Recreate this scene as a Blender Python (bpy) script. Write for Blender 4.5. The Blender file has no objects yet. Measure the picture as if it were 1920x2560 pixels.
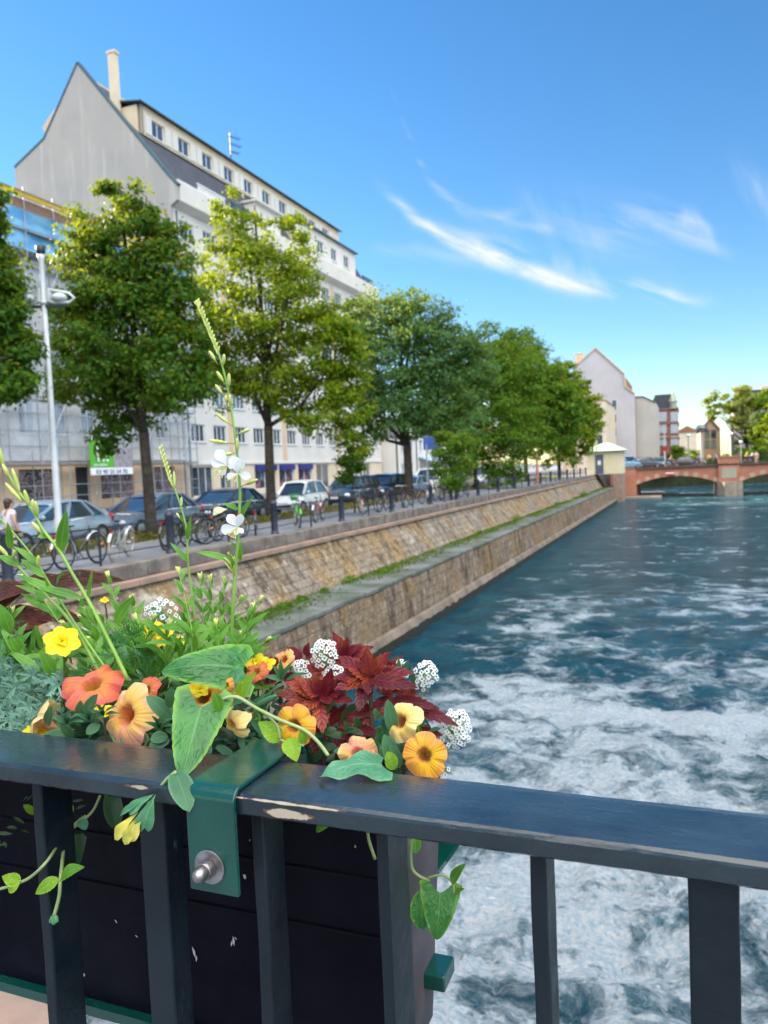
import bpy, bmesh, math, random
import numpy as np
from mathutils import Vector, Matrix, noise as mnoise
random.seed(7); rng = np.random.default_rng(7)
R = math.radians
scene = bpy.context.scene
COL = scene.collection

# ------------------------------------------------------------------ camera
CZ = 1.75
FPX, ROLL, PITCH, YAW = 1923.0, R(2.5), R(3.12), R(21.57)
FW = Vector((-math.sin(YAW)*math.cos(PITCH), math.cos(YAW)*math.cos(PITCH), -math.sin(PITCH)))
RT = Vector((math.cos(YAW), math.sin(YAW), 0)); UP = RT.cross(FW)
cam_d = bpy.data.cameras.new('camera'); cam = bpy.data.objects.new('camera', cam_d); COL.objects.link(cam)
rx = RT*math.cos(ROLL) - UP*math.sin(ROLL)      # image x axis
ry = UP*math.cos(ROLL) + RT*math.sin(ROLL)      # image up axis
Mr = Matrix((rx, ry, -FW)).transposed().to_4x4(); Mr.translation = Vector((0, 0, CZ))
cam.matrix_world = Mr
cam_d.sensor_fit = 'HORIZONTAL'; cam_d.sensor_width = 36.0; cam_d.lens = 36.0*FPX/1920
cam_d.clip_start = 0.02; cam_d.clip_end = 3000
cam_d.dof.use_dof = True; cam_d.dof.focus_distance = 0.80; cam_d.dof.aperture_fstop = 15.0
scene.camera = cam
scene.render.resolution_x = 768; scene.render.resolution_y = 1024

def ray(x, y): return FW*FPX + rx*(x-960) - ry*(y-1280)
C0 = Vector((0, 0, CZ))
def onz(x, y, z): d = ray(x, y); return C0 + d*((z-CZ)/d.z)
def onx(x, y, X): d = ray(x, y); return C0 + d*(X/d.x)
def ony(x, y, Y): d = ray(x, y); return C0 + d*(Y/d.y)

# ------------------------------------------------------------------ light
SUN_EL, SUN_AZ = R(25), R(12)                 # azimuth measured from -X towards +Y
world = bpy.data.worlds.new('World'); scene.world = world; world.use_nodes = True
sun_vec = Vector((-math.cos(SUN_AZ)*math.cos(SUN_EL), math.sin(SUN_AZ)*math.cos(SUN_EL), math.sin(SUN_EL)))
sl = bpy.data.lights.new('sun', 'SUN'); sl.energy = 5.0; sl.angle = R(0.6); sl.color = (1, .86, .62)
so = bpy.data.objects.new('sun', sl); COL.objects.link(so)
so.rotation_euler = sun_vec.to_track_quat('Z', 'Y').to_euler()
scene.view_settings.view_transform = 'Standard'; scene.view_settings.look = 'None'
scene.view_settings.exposure = 1.75; scene.view_settings.gamma = 1

def build_world():
    nt = world.node_tree; N = nt.nodes; L = nt.links; N.clear()
    out = N.new('ShaderNodeOutputWorld'); bg = N.new('ShaderNodeBackground'); bg.inputs[1].default_value = 0.115
    sky = N.new('ShaderNodeTexSky'); sky.sky_type = 'NISHITA'; sky.sun_disc = False
    sky.sun_elevation = SUN_EL
    sky.sun_rotation = math.atan2(sun_vec.x, sun_vec.y)   # measured from +Y towards +X
    sky.air_density = 1.0; sky.dust_density = 0.05; sky.ozone_density = 2.6; sky.altitude = 150
    hs = N.new('ShaderNodeHueSaturation'); hs.inputs['Saturation'].default_value = 1.26; hs.inputs['Value'].default_value = .59
    L.new(sky.outputs[0], hs.inputs['Color'])
    tc = N.new('ShaderNodeTexCoord'); sp = N.new('ShaderNodeSeparateXYZ'); L.new(tc.outputs['Generated'], sp.inputs[0])
    def m(op, a, b=None, c=None, clamp=False):
        n = N.new('ShaderNodeMath'); n.operation = op; n.use_clamp = clamp
        for i, v in enumerate((a, b, c)):
            if v is None: continue
            if isinstance(v, (int, float)): n.inputs[i].default_value = v
            else: L.new(v, n.inputs[i])
        return n.outputs[0]
    yy = m('MAXIMUM', sp.outputs[1], 0.05)
    u0 = m('DIVIDE', sp.outputs[0], yy); v0 = m('DIVIDE', sp.outputs[2], yy)
    def noise(scale, su=1, sv=1, det=5, rot=0, off=0):
        cb = N.new('ShaderNodeCombineXYZ'); L.new(u0, cb.inputs[0]); L.new(v0, cb.inputs[1])
        mp = N.new('ShaderNodeMapping'); mp.vector_type = 'TEXTURE'; mp.inputs['Rotation'].default_value[2] = rot
        mp.inputs['Scale'].default_value = (su, sv, 1); mp.inputs['Location'].default_value = (off, off*.7, 0)
        L.new(cb.outputs[0], mp.inputs[0])
        n = N.new('ShaderNodeTexNoise'); n.inputs['Scale'].default_value = scale; n.inputs['Detail'].default_value = det
        n.inputs['Roughness'].default_value = .62; L.new(mp.outputs[0], n.inputs['Vector']); return n.outputs[0]
    wn = noise(5, det=3); wn2 = noise(4, det=3, off=3)
    u = m('ADD', u0, m('MULTIPLY', m('SUBTRACT', wn2, .5), .035)); v = m('ADD', v0, m('MULTIPLY', m('SUBTRACT', wn, .5), .06))
    fil = noise(20, 7, 1, 9, R(-27)); puf = noise(16, 1.3, 1, 5, R(-20), 2)
    filv = noise(16, 1, 5, 8, R(20), 5)
    pf = m('ADD', m('MULTIPLY', fil, .6), m('MULTIPLY', puf, .4))
    total = None
    # (three photo points of the wisp, half thickness, strength, kind)
    S = [(((1000, 510), (1150, 620), (1350, 690)), .009, .85, 'f'), (((1150, 618), (1300, 672), (1480, 715)), .014, .80, 'p'),
         (((1340, 690), (1420, 660), (1500, 715)), .012, .40, 'v'),
         (((1300, 690), (1460, 720), (1700, 745)), .008, .42, 'f'), (((1020, 330), (1080, 440), (1290, 530)), .010, .34, 'f'),
         (((920, 620), (1040, 632), (1180, 668)), .010, .22, 'f'), (((1230, 560), (1290, 580), (1370, 585)), .008, .35, 'p'), (((1480, 700), (1620, 730), (1760, 752)), .006, .35, 'f'), (((1050, 560), (1180, 600), (1330, 650)), .012, .30, 'f'),
         (((1280, 520), (1380, 560), (1500, 600)), .035, .14, 'v'), (((1500, 590), (1680, 560), (1800, 640)), .018, .34, 'f'), (((1690, 545), (1745, 560), (1775, 600)), .012, .45, 'v'), (((1500, 735), (1620, 738), (1700, 745)), .007, .3, 'f'),
         (((1830, 440), (1900, 500), (1990, 560)), .022, .28, 'v'), (((1350, 590), (1550, 600), (1750, 570)), .05, .12, 'f')]
    for pts, w, st, kind in S:
        uv = [(ray(*q).x/ray(*q).y, ray(*q).z/ray(*q).y) for q in pts]
        c, b, a = np.polyfit([q[0] for q in uv], [q[1] for q in uv], 2)
        cur = m('ADD', m('MULTIPLY', m('ADD', m('MULTIPLY', u, float(c)), float(b)), u), float(a))
        d = m('DIVIDE', m('SUBTRACT', v, cur), w)
        g = m('EXPONENT', m('MULTIPLY', m('MULTIPLY', d, d), -1))
        ua, ub = uv[0][0], uv[-1][0]; e = (ub-ua)*.22
        def ss(x, lo, hi):
            n = N.new('ShaderNodeMapRange'); n.interpolation_type = 'SMOOTHSTEP'; n.inputs[1].default_value = lo; n.inputs[2].default_value = hi
            L.new(x, n.inputs[0]); return n.outputs[0]
        win = m('MULTIPLY', ss(u, ua-e, ua+e), ss(u, ub+e, ub-e))
        nz = {'f': fil, 'p': pf, 'v': filv}[kind]
        nn = N.new('ShaderNodeMapRange'); nn.inputs[1].default_value = .43; nn.inputs[2].default_value = .60; nn.clamp = True; L.new(nz, nn.inputs[0])
        t = m('MULTIPLY', m('MULTIPLY', m('MULTIPLY', g, win), nn.outputs[0]), st)
        total = t if total is None else m('ADD', total, t)
    total = m('MULTIPLY', total, m('GREATER_THAN', sp.outputs[1], .06), clamp=True)
    mx = N.new('ShaderNodeMix'); mx.data_type = 'RGBA'; L.new(total, mx.inputs[0]); L.new(hs.outputs[0], mx.inputs[6])
    mx.inputs[7].default_value = (2.4, 2.6, 2.9, 1)
    # bright patch added to the unseen sky above and behind, as fill light
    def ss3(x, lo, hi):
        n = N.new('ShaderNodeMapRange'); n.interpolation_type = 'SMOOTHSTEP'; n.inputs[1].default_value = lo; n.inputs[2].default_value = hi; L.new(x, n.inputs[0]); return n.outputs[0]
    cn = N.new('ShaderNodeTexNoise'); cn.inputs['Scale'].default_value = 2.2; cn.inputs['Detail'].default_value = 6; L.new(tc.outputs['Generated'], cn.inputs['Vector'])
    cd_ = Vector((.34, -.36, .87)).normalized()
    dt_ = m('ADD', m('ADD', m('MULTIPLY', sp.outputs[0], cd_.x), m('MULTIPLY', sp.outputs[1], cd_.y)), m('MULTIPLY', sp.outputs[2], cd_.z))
    fill_patch = m('MULTIPLY', ss3(m('ADD', dt_, m('MULTIPLY', m('SUBTRACT', cn.outputs[0], .5), .5)), .62, .80), ss3(sp.outputs[2], .18, .45))
    m2 = N.new('ShaderNodeMix'); m2.data_type = 'RGBA'; L.new(fill_patch, m2.inputs[0]); L.new(mx.outputs[2], m2.inputs[6]); m2.inputs[7].default_value = (12.5, 12.2, 11.8, 1)
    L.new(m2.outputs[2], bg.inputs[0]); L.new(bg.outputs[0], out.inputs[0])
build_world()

# ------------------------------------------------------------------ object helpers
def tag(o, label=None, cat=None, group=None, kind=None):
    if label: o['label'] = label
    if cat: o['category'] = cat
    if group: o['group'] = group
    if kind: o['kind'] = kind
    return o
def empty(name, loc=(0, 0, 0), label=None, cat=None, group=None, rz=0):
    o = bpy.data.objects.new(name, None); COL.objects.link(o); o.location = loc; o.rotation_euler = (0, 0, rz)
    o.empty_display_size = .2
    return tag(o, label, cat, group)
WS = set()                                    # plants: their parts are modelled in world space
class MB:
    def __init__(s): s.v = []; s.f = []; s.uv = []; s.mi = []; s.cur = 0; s.has_uv = False
    def add(s, vs, fs, uvs=None):
        b = len(s.v); s.v.extend([tuple(q) for q in vs]); s.f.extend([tuple(i+b for i in f) for f in fs])
        s.mi.extend([s.cur]*len(fs))
        if uvs is not None: s.has_uv = True; s.uv.extend(uvs)
        else: s.uv.extend([(0, 0)]*len(vs))
        return s
    def box(s, x0, x1, y0, y1, z0, z1):
        v = [(x, y, z) for z in (z0, z1) for y in (y0, y1) for x in (x0, x1)]
        return s.add(v, [(0, 2, 3, 1), (4, 5, 7, 6), (0, 1, 5, 4), (2, 6, 7, 3), (0, 4, 6, 2), (1, 3, 7, 5)])
    def bar(s, a, b, w, t, upv=(0, 0, 1)):
        a = Vector(a); b = Vector(b); d = (b-a).normalized(); sd = d.cross(Vector(upv))
        if sd.length < 1e-4: sd = d.cross(Vector((1, 0, 0)))
        sd.normalize(); n = sd.cross(d)
        v = [p+sd*w*.5*i+n*t*.5*j for p in (a, b) for i, j in ((-1, -1), (1, -1), (1, 1), (-1, 1))]
        return s.add(v, [(3, 2, 1, 0), (4, 5, 6, 7)]+[(i, (i+1) % 4, 4+(i+1) % 4, 4+i) for i in range(4)])
    def tube(s, pts, rad, n=6, cap=True):
        pts = [Vector(p) for p in pts]; k = len(pts)
        if not hasattr(rad, '__len__'): rad = [rad]*k
        vs = []; prev = None
        for i, p in enumerate(pts):
            d = (pts[min(i+1, k-1)]-pts[max(i-1, 0)]).normalized()
            if prev is None:
                a = d.cross(Vector((0, 0, 1)));  a = a if a.length > .05 else d.cross(Vector((1, 0, 0)))
            else: a = prev-d*prev.dot(d)
            a.normalize(); prev = a; b = d.cross(a)
            for j in range(n):
                t = 2*math.pi*j/n; vs.append(p+(a*math.cos(t)+b*math.sin(t))*rad[i])
        fs = [(i*n+j, i*n+(j+1) % n, (i+1)*n+(j+1) % n, (i+1)*n+j) for i in range(k-1) for j in range(n)]
        if cap: fs += [tuple(range(n-1, -1, -1)), tuple((k-1)*n+j for j in range(n))]
        return s.add(vs, fs)
    def ring(s, c, axis, Rr, r, n=28, m=6):
        c = Vector(c); ax = Vector(axis).normalized(); a = ax.cross(Vector((0, 0, 1)))
        a = a if a.length > .05 else ax.cross(Vector((1, 0, 0))); a.normalize(); b = ax.cross(a)
        vs = []
        for i in range(n):
            t = 2*math.pi*i/n; rd = a*math.cos(t)+b*math.sin(t)
            for j in range(m):
                q = 2*math.pi*j/m; vs.append(c+rd*(Rr+r*math.cos(q))+ax*r*math.sin(q))
        return s.add(vs, [(i*m+j, ((i+1) % n)*m+j, ((i+1) % n)*m+(j+1) % m, i*m+(j+1) % m) for i in range(n) for j in range(m)])
    def lathe(s, c, prof, n=20, axis=(0, 0, 1)):
        c = Vector(c); ax = Vector(axis).normalized(); a = ax.cross(Vector((0, 0, 1)))
        a = a if a.length > .05 else Vector((1, 0, 0)); a.normalize(); b = ax.cross(a); k = len(prof); vs = []
        for r, z in prof:
            for j in range(n):
                t = 2*math.pi*j/n; vs.append(c+ax*z+(a*math.cos(t)+b*math.sin(t))*r)
        return s.add(vs, [(i*n+j, i*n+(j+1) % n, (i+1)*n+(j+1) % n, (i+1)*n+j) for i in range(k-1) for j in range(n)]+[tuple(range(n-1, -1, -1)), tuple((k-1)*n+j for j in range(n))])
    def ell(s, c, r, n=10, m=7, q=None):
        vs = []; c = Vector(c)
        for i in range(m+1):
            ph = math.pi*i/m
            for j in range(n):
                t = 2*math.pi*j/n; v = Vector((r[0]*math.sin(ph)*math.cos(t), r[1]*math.sin(ph)*math.sin(t), r[2]*math.cos(ph)))
                if q is not None: v = q @ v
                vs.append(c+v)
        return s.add(vs, [(i*n+j, (i+1)*n+j, (i+1)*n+(j+1) % n, i*n+(j+1) % n) for i in range(m) for j in range(n)])
    def prism(s, poly, axis, a, b):
        # poly: 2D list; axis 'x' -> (y,z), 'y' -> (x,z), 'z' -> (x,y)
        def P(q, h): return {'x': (h, q[0], q[1]), 'y': (q[0], h, q[1]), 'z': (q[0], q[1], h)}[axis]
        n = len(poly); vs = [P(q, a) for q in poly]+[P(q, b) for q in poly]
        return s.add(vs, [tuple(range(n)), tuple(range(2*n-1, n-1, -1))]+[(i, n+i, n+(i+1) % n, (i+1) % n) for i in range(n)])
    def quad(s, a, b, c, d): return s.add([a, b, c, d], [(0, 1, 2, 3)])
    def build(s, name, mats, parent=None, smooth=False, bevel=0, fix=True):
        me = bpy.data.meshes.new(name); me.from_pydata(s.v, [], s.f)
        if not isinstance(mats, (list, tuple)): mats = [mats]
        for mm in mats: me.materials.append(mm)
        if len(mats) > 1: me.polygons.foreach_set('material_index', s.mi)
        if s.has_uv:
            ul = me.uv_layers.new(name='UVMap'); li = np.zeros(len(me.loops), dtype=np.int32); me.loops.foreach_get('vertex_index', li)
            ul.data.foreach_set('uv', np.array(s.uv, dtype=np.float32)[li].ravel())
        if fix and not s.has_uv:
            bm = bmesh.new(); bm.from_mesh(me); bmesh.ops.recalc_face_normals(bm, faces=bm.faces[:]); bm.to_mesh(me); bm.free()
        if smooth: me.polygons.foreach_set('use_smooth', [True]*len(me.polygons))
        me.update(); o = bpy.data.objects.new(name, me); COL.objects.link(o)
        if parent is not None:
            o.parent = parent
            if parent.name in WS: o.matrix_parent_inverse = Matrix.Translation(-Vector(parent.location))
        if bevel:
            b = o.modifiers.new('b', 'BEVEL'); b.width = bevel; b.segments = 2; b.limit_method = 'ANGLE'
        return o
def copy_tree(o, parent=None):
    c = o.copy(); COL.objects.link(c); c.parent = parent
    for ch in list(o.children): copy_tree(ch, c)
    return c

# ------------------------------------------------------------------ materials
def nmat(name):
    mt = bpy.data.materials.new(name); mt.use_nodes = True; nt = mt.node_tree
    return mt, nt, nt.nodes, nt.links, nt.nodes['Principled BSDF']
class G:
    """small node graph helper"""
    def __init__(s, name): s.m, s.nt, s.N, s.L, s.b = nmat(name)
    def link(s, v, sock):
        if isinstance(v, bpy.types.NodeSocket): s.L.new(v, sock)
        elif isinstance(v, (tuple, list)) and len(v) == 3 and sock.type == 'RGBA': sock.default_value = (*v, 1)
        else: sock.default_value = v
    def math(s, op, a, b=None, c=None, clamp=False):
        n = s.N.new('ShaderNodeMath'); n.operation = op; n.use_clamp = clamp
        for i, v in enumerate((a, b, c)):
            if v is not None: s.link(v, n.inputs[i])
        return n.outputs[0]
    def mix(s, f, a, b, mode='MIX'):
        n = s.N.new('ShaderNodeMix'); n.data_type = 'RGBA'; n.blend_type = mode; s.link(f, n.inputs[0]); s.link(a, n.inputs[6]); s.link(b, n.inputs[7]); return n.outputs[2]
    def mr(s, v, a, b, c=0., d=1., smooth=True):
        n = s.N.new('ShaderNodeMapRange'); n.interpolation_type = 'SMOOTHSTEP' if smooth else 'LINEAR'; s.link(v, n.inputs[0])
        for i, q in enumerate((a, b, c, d)): n.inputs[i+1].default_value = q
        return n.outputs[0]
    def co(s, scale=(1, 1, 1), kind='Object', rot=(0, 0, 0), loc=(0, 0, 0)):
        t = s.N.new('ShaderNodeTexCoord'); mp = s.N.new('ShaderNodeMapping'); mp.inputs['Scale'].default_value = scale
        mp.inputs['Rotation'].default_value = rot; mp.inputs['Location'].default_value = loc
        s.L.new(t.outputs[kind], mp.inputs[0]); return mp.outputs[0]
    def noise(s, scale, det=4, vec=None, rough=.55, dist=0., out=0):
        n = s.N.new('ShaderNodeTexNoise'); n.inputs['Scale'].default_value = scale; n.inputs['Detail'].default_value = det
        n.inputs['Roughness'].default_value = rough; n.inputs['Distortion'].default_value = dist
        s.L.new(vec if vec is not None else s.co(), n.inputs['Vector']); return n.outputs[out]
    def sep(s, v): n = s.N.new('ShaderNodeSeparateXYZ'); s.L.new(v, n.inputs[0]); return n.outputs
    def comb(s, x, y, z=0.):
        n = s.N.new('ShaderNodeCombineXYZ')
        for i, v in enumerate((x, y, z)): s.link(v, n.inputs[i])
        return n.outputs[0]
    def uv(s): return s.sep(s.N.new('ShaderNodeTexCoord').outputs['UV'])
    def bump(s, h, strength=.3, dist=.01):
        n = s.N.new('ShaderNodeBump'); n.inputs['Strength'].default_value = strength; n.inputs['Distance'].default_value = dist; s.L.new(h, n.inputs['Height']); s.L.new(n.outputs[0], s.b.inputs['Normal']); return n.outputs[0]
    def col(s, v): s.link(v, s.b.inputs['Base Color'])
    def set(s, **k):
        for a, v in k.items(): s.link(v, s.b.inputs[a.replace('_', ' ')])
    def attr(s, name):
        n = s.N.new('ShaderNodeAttribute'); n.attribute_name = name; return n.outputs['Fac']
    def trans(s, col, f):
        t = s.N.new('ShaderNodeBsdfTranslucent'); s.link(col, t.inputs[0]); mx = s.N.new('ShaderNodeMixShader'); mx.inputs[0].default_value = f
        o = s.N['Material Output']; s.L.new(s.b.outputs[0], mx.inputs[1]); s.L.new(t.outputs[0], mx.inputs[2]); s.L.new(mx.outputs[0], o.inputs[0])
def simple(name, c1, c2=None, rough=.6, scale=5, metal=0., bump=0., bscale=30, bdist=.01, spec=.5, coat=0.):
    g = G(name); c2 = c2 or tuple(x*.75 for x in c1)
    g.col(g.mix(g.mr(g.noise(scale, 6), .3, .7), c1, c2)); g.set(Roughness=rough, Metallic=metal)
    g.b.inputs['Specular IOR Level'].default_value = spec
    if coat: g.b.inputs['Coat Weight'].default_value = coat; g.b.inputs['Coat Roughness'].default_value = .08
    if bump: g.bump(g.noise(bscale, 4), bump, bdist)
    return g.m
M = {}
M['asphalt'] = simple('asphalt', (.10, .115, .14), (.065, .075, .095), .9, 1.5, bump=.4, bscale=60)
M['paving'] = simple('paving', (.20, .215, .24), (.13, .14, .165), .85, .8, bump=.3, bscale=40)
M['kerb'] = simple('kerbstone', (.32, .30, .28), (.2, .19, .18), .85, 3)
M['bollard'] = simple('bollard_paint', (.018, .024, .045), (.03, .038, .06), .45, 6, bump=.1)
M['iron'] = simple('black_iron', (.012, .015, .025), (.022, .026, .036), .45, 8)
M['bark'] = simple('bark', (.028, .022, .018), (.07, .055, .042), .95, 6, bump=.8, bscale=18, bdist=.04)
M['cream'] = simple('cream_render', (.68, .58, .44), (.60, .50, .38), .9, .6, bump=.15, bscale=12)
M['white_render'] = simple('white_render', (.66, .645, .61), (.59, .575, .55), .9, .5, bump=.15, bscale=12)
M['peach'] = simple('peach_render', (.66, .48, .32), (.58, .42, .28), .9, .6)
M['slate'] = simple('slate_roof', (.035, .042, .06), (.065, .07, .09), .6, 2)
M['zinc'] = simple('zinc_trim', (.13, .19, .20), (.10, .15, .16), .4, 4, metal=.5)
M['frame'] = simple('white_frame', (.75, .76, .78), (.68, .7, .72), .5)
M['shutter'] = simple('shutter', (.62, .62, .6), (.55, .56, .55), .6)
M['tile'] = simple('clay_tile', (.30, .14, .08), (.20, .09, .05), .8, 3)
def glass(name, c=(.02, .035, .055), rough=.05):
    g = G(name); g.col(g.mix(g.mr(g.noise(.7, 2), .4, .6), c, tuple(x*2.2 for x in c))); g.set(Roughness=rough); g.b.inputs['Specular IOR Level'].default_value = .9; g.b.inputs['Coat Weight'].default_value = .6
    return g.m
M['glass'] = glass('window_glass'); M['carglass'] = glass('car_glass', (.02, .03, .035), .03)
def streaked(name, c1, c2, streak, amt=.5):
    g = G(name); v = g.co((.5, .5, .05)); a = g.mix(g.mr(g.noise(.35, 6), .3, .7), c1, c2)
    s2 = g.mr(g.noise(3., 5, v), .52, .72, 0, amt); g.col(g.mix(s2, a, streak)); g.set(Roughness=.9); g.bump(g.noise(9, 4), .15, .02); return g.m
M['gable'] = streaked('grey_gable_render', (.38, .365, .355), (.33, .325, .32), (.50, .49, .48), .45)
M['fargable'] = streaked('pale_gable_render', (.50, .49, .52), (.45, .44, .48), (.56, .55, .57), .2)
M['greygable'] = streaked('grey_party_wall', (.48, .46, .42), (.42, .41, .38), (.55, .55, .5), .3)

def stone_wall(name, cols, moss=.2, stained=1., bs=(.44, .21)):
    g = G(name); p = g.sep(g.co()); yz = g.comb(p[1], p[2])
    br = g.N.new('ShaderNodeTexBrick'); g.L.new(yz, br.inputs['Vector']); br.inputs['Scale'].default_value = 1
    br.inputs['Brick Width'].default_value = bs[0]; br.inputs['Row Height'].default_value = bs[1]; br.inputs['Mortar Size'].default_value = .018; br.inputs['Mortar Smooth'].default_value = .6
    br.inputs['Color1'].default_value = (*cols[0], 1); br.inputs['Color2'].default_value = (*cols[1], 1); br.inputs['Mortar'].default_value = (*[x*.6 for x in cols[0]], 1)
    base = br.outputs['Color']
    n1 = g.noise(.5, 7, rough=.62); n2 = g.noise(1.3, 8, g.co((1, 1, 1), loc=(4, 3, 1)), .65); n3 = g.noise(5, 8, rough=.7)
    c = g.mix(g.mr(n1, .42, .62, 0, .85*stained), base, cols[2])          # ochre lichen
    c = g.mix(g.mr(n2, .54, .66, 0, .8), c, cols[3])                       # pale patches
    drip = g.noise(2.2, 6, g.co((1, 1, .3)), .6)
    c = g.mix(g.mr(drip, .48, .64, 0, .8), c, cols[4])                    # dark runs
    c = g.mix(g.mr(g.noise(.9, 6, g.co(loc=(9, 2, 5))), .55, .7, 0, moss), c, (.05, .075, .02))
    c = g.mix(g.mr(n3, .38, .62, 0, .7), c, g.mix(1., c, (.42, .38, .35), 'MULTIPLY')); c = g.mix(g.mr(g.noise(11, 7, g.co(loc=(7, 7, 7)), .7), .54, .68, 0, .6), c, (.56, .53, .47))
    g.col(c); g.set(Roughness=.92)
    g.bump(g.math('ADD', g.math('MULTIPLY', br.outputs['Fac'], -.5), g.math('MULTIPLY', g.noise(14, 6), .8)), .7, .035); return g.m
M['upper_wall'] = stone_wall('battered_quay_stone', [(.25, .205, .16), (.30, .25, .195), (.31, .19, .06), (.47, .43, .36), (.07, .045, .025)], .12)
M['lower_wall'] = stone_wall('lower_quay_stone', [(.22, .16, .105), (.275, .205, .14), (.29, .17, .05), (.46, .37, .28), (.05, .025, .012)], .3, .9, (.7, .3))
M['coping'] = simple('coping_stone', (.22, .19, .165), (.10, .085, .075), .9, 2.2, bump=.6, bscale=14, bdist=.03)
M['pink_stone'] = simple('pink_sandstone', (.36, .23, .185), (.22, .17, .13), .9, 1.6, bump=.4, bscale=14, bdist=.02)
M['ledge'] = simple('ledge_paving', (.17, .18, .18), (.06, .08, .05), .9, .8, bump=.5, bscale=12, bdist=.03)
M['footing'] = simple('footing_stone', (.24, .19, .145), (.12, .095, .07), .85, 1.3, bump=.4, bscale=10)
M['slime'] = simple('wet_slime', (.02, .022, .016), (.035, .035, .02), .5, 2)

# ------------------------------------------------------------------ ground, road, river
WZ = -3.55
def struct(mb, name, m, **k):
    o = mb.build(name, m, **k); o['kind'] = 'structure'; return o
mb = MB(); mb.box(-2500, -10.98, -60, 2500, -6, -.16); struct(mb, 'ground', M['asphalt'])
mb = MB(); mb.box(-14.25, -11.25, -60, 150, -.2, 0.0); struct(mb, 'promenade', M['paving'])
mb = MB(); mb.box(-16.1, -14.4, 0, 105, -.2, -.03); struct(mb, 'verge_soil', simple('verge_soil', (.09, .085, .05), (.05, .055, .03), .95, 3))
mb = MB(); mb.box(-14.398, -14.252, -60, 150, -.2, .012); mb.box(-16.25, -16.102, -60, 150, -.2, .0); struct(mb, 'kerb', M['kerb'], bevel=.01)
mb = MB(); mb.box(-30, -16.252, -60, 400, -.155, -.12); struct(mb, 'road', M['asphalt'])
mb = MB(); mb.box(-60, -30.002, -60, 400, -.155, .0); struct(mb, 'pavement', M['paving'])
mb = MB()
for k in range(24): mb.box(-23.1, -22.95, -20+k*6, -17+k*6, -.125, -.116)
struct(mb, 'road_marking', simple('road_paint', (.7, .7, .68), rough=.8))
mb = MB(); mb.box(-60, 2500, 114, 2500, -1, -.17); 
mb2 = MB(); mb2.box(30, 2500, -60, 113.9, -6, -.18); struct(mb2, 'right_bank_ground', M['asphalt'])

# quay walls
Y0, Y1 = -6, 106.5
mb = MB(); mb.prism([(-11.248, -6), (-11.248, -.30), (-10.86, -.30), (-10.80, -.42), (-9.95, -1.68), (-9.95, -6)], 'y', Y0, Y1)
quay = empty('quay_wall', (-10, 0, 0), 'long stained sandstone river wall with a ledge halfway down', 'river wall')
def par(o, p):
    o.parent = p; o.matrix_parent_inverse = p.matrix_world.inverted() if False else Matrix.Translation(-Vector(p.location)); return o
o = mb.build('battered_wall', M['upper_wall']); par(o, quay)
mb = MB(); mb.prism([(-9.948, -6), (-9.948, -1.68), (-8.5, -1.68), (-8.46, -1.9), (-8.34, -3.1), (-8.34, -6)], 'y', Y0, Y1)
par(mb.build('lower_wall', M['lower_wall']), quay)
mb = MB(); y = Y0
while y < Y1-1.5:
    L_ = random.uniform(1.1, 1.9); d = random.uniform(-.02, .02)
    mb.box(-11.245, -10.84+d, y, y+L_-.012, -.298, .03+random.uniform(-.012, .012)); y += L_
par(mb.build('coping', M['coping'], bevel=.025), quay)
mb = MB(); y = Y0
while y < Y1-1.5:
    L_ = random.uniform(1.4, 2.4); mb.box(-10.9, -10.66+random.uniform(-.01, .01), y, y+L_-.01, -.44, -.302); y += L_
par(mb.build('string_course', M['pink_stone'], bevel=.02), quay)
mb = MB(); y = Y0
while y < Y1-1.5:
    L_ = random.uniform(.9, 1.7); mb.box(-9.93, -8.44+random.uniform(-.03, .03), y, y+L_-.012, -1.78, -1.665+random.uniform(-.010, .010)); y += L_
par(mb.build('ledge', M['ledge'], bevel=.02), quay)
mb = MB(); mb.prism([(-8.338, -6), (-8.338, -3.05), (-8.25, -3.09), (-8.15, -3.32), (-8.15, -6)], 'y', Y0, Y1)
par(mb.build('footing', M['footing']), quay)
mb = MB(); n = 500
for i in range(n):
    y = Y0+(Y1-Y0)*i/n; h = -3.27+.07*mnoise.noise(Vector((0, y*2.2, 0)))+.04*mnoise.noise(Vector((3, y*9, 0)))
    mb.quad((-8.14, y, -4), (-8.14, y+(Y1-Y0)/n, -4), (-8.142, y+(Y1-Y0)/n, h), (-8.142, y, h))
par(mb.build('waterline_slime', M['slime']), quay)

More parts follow.
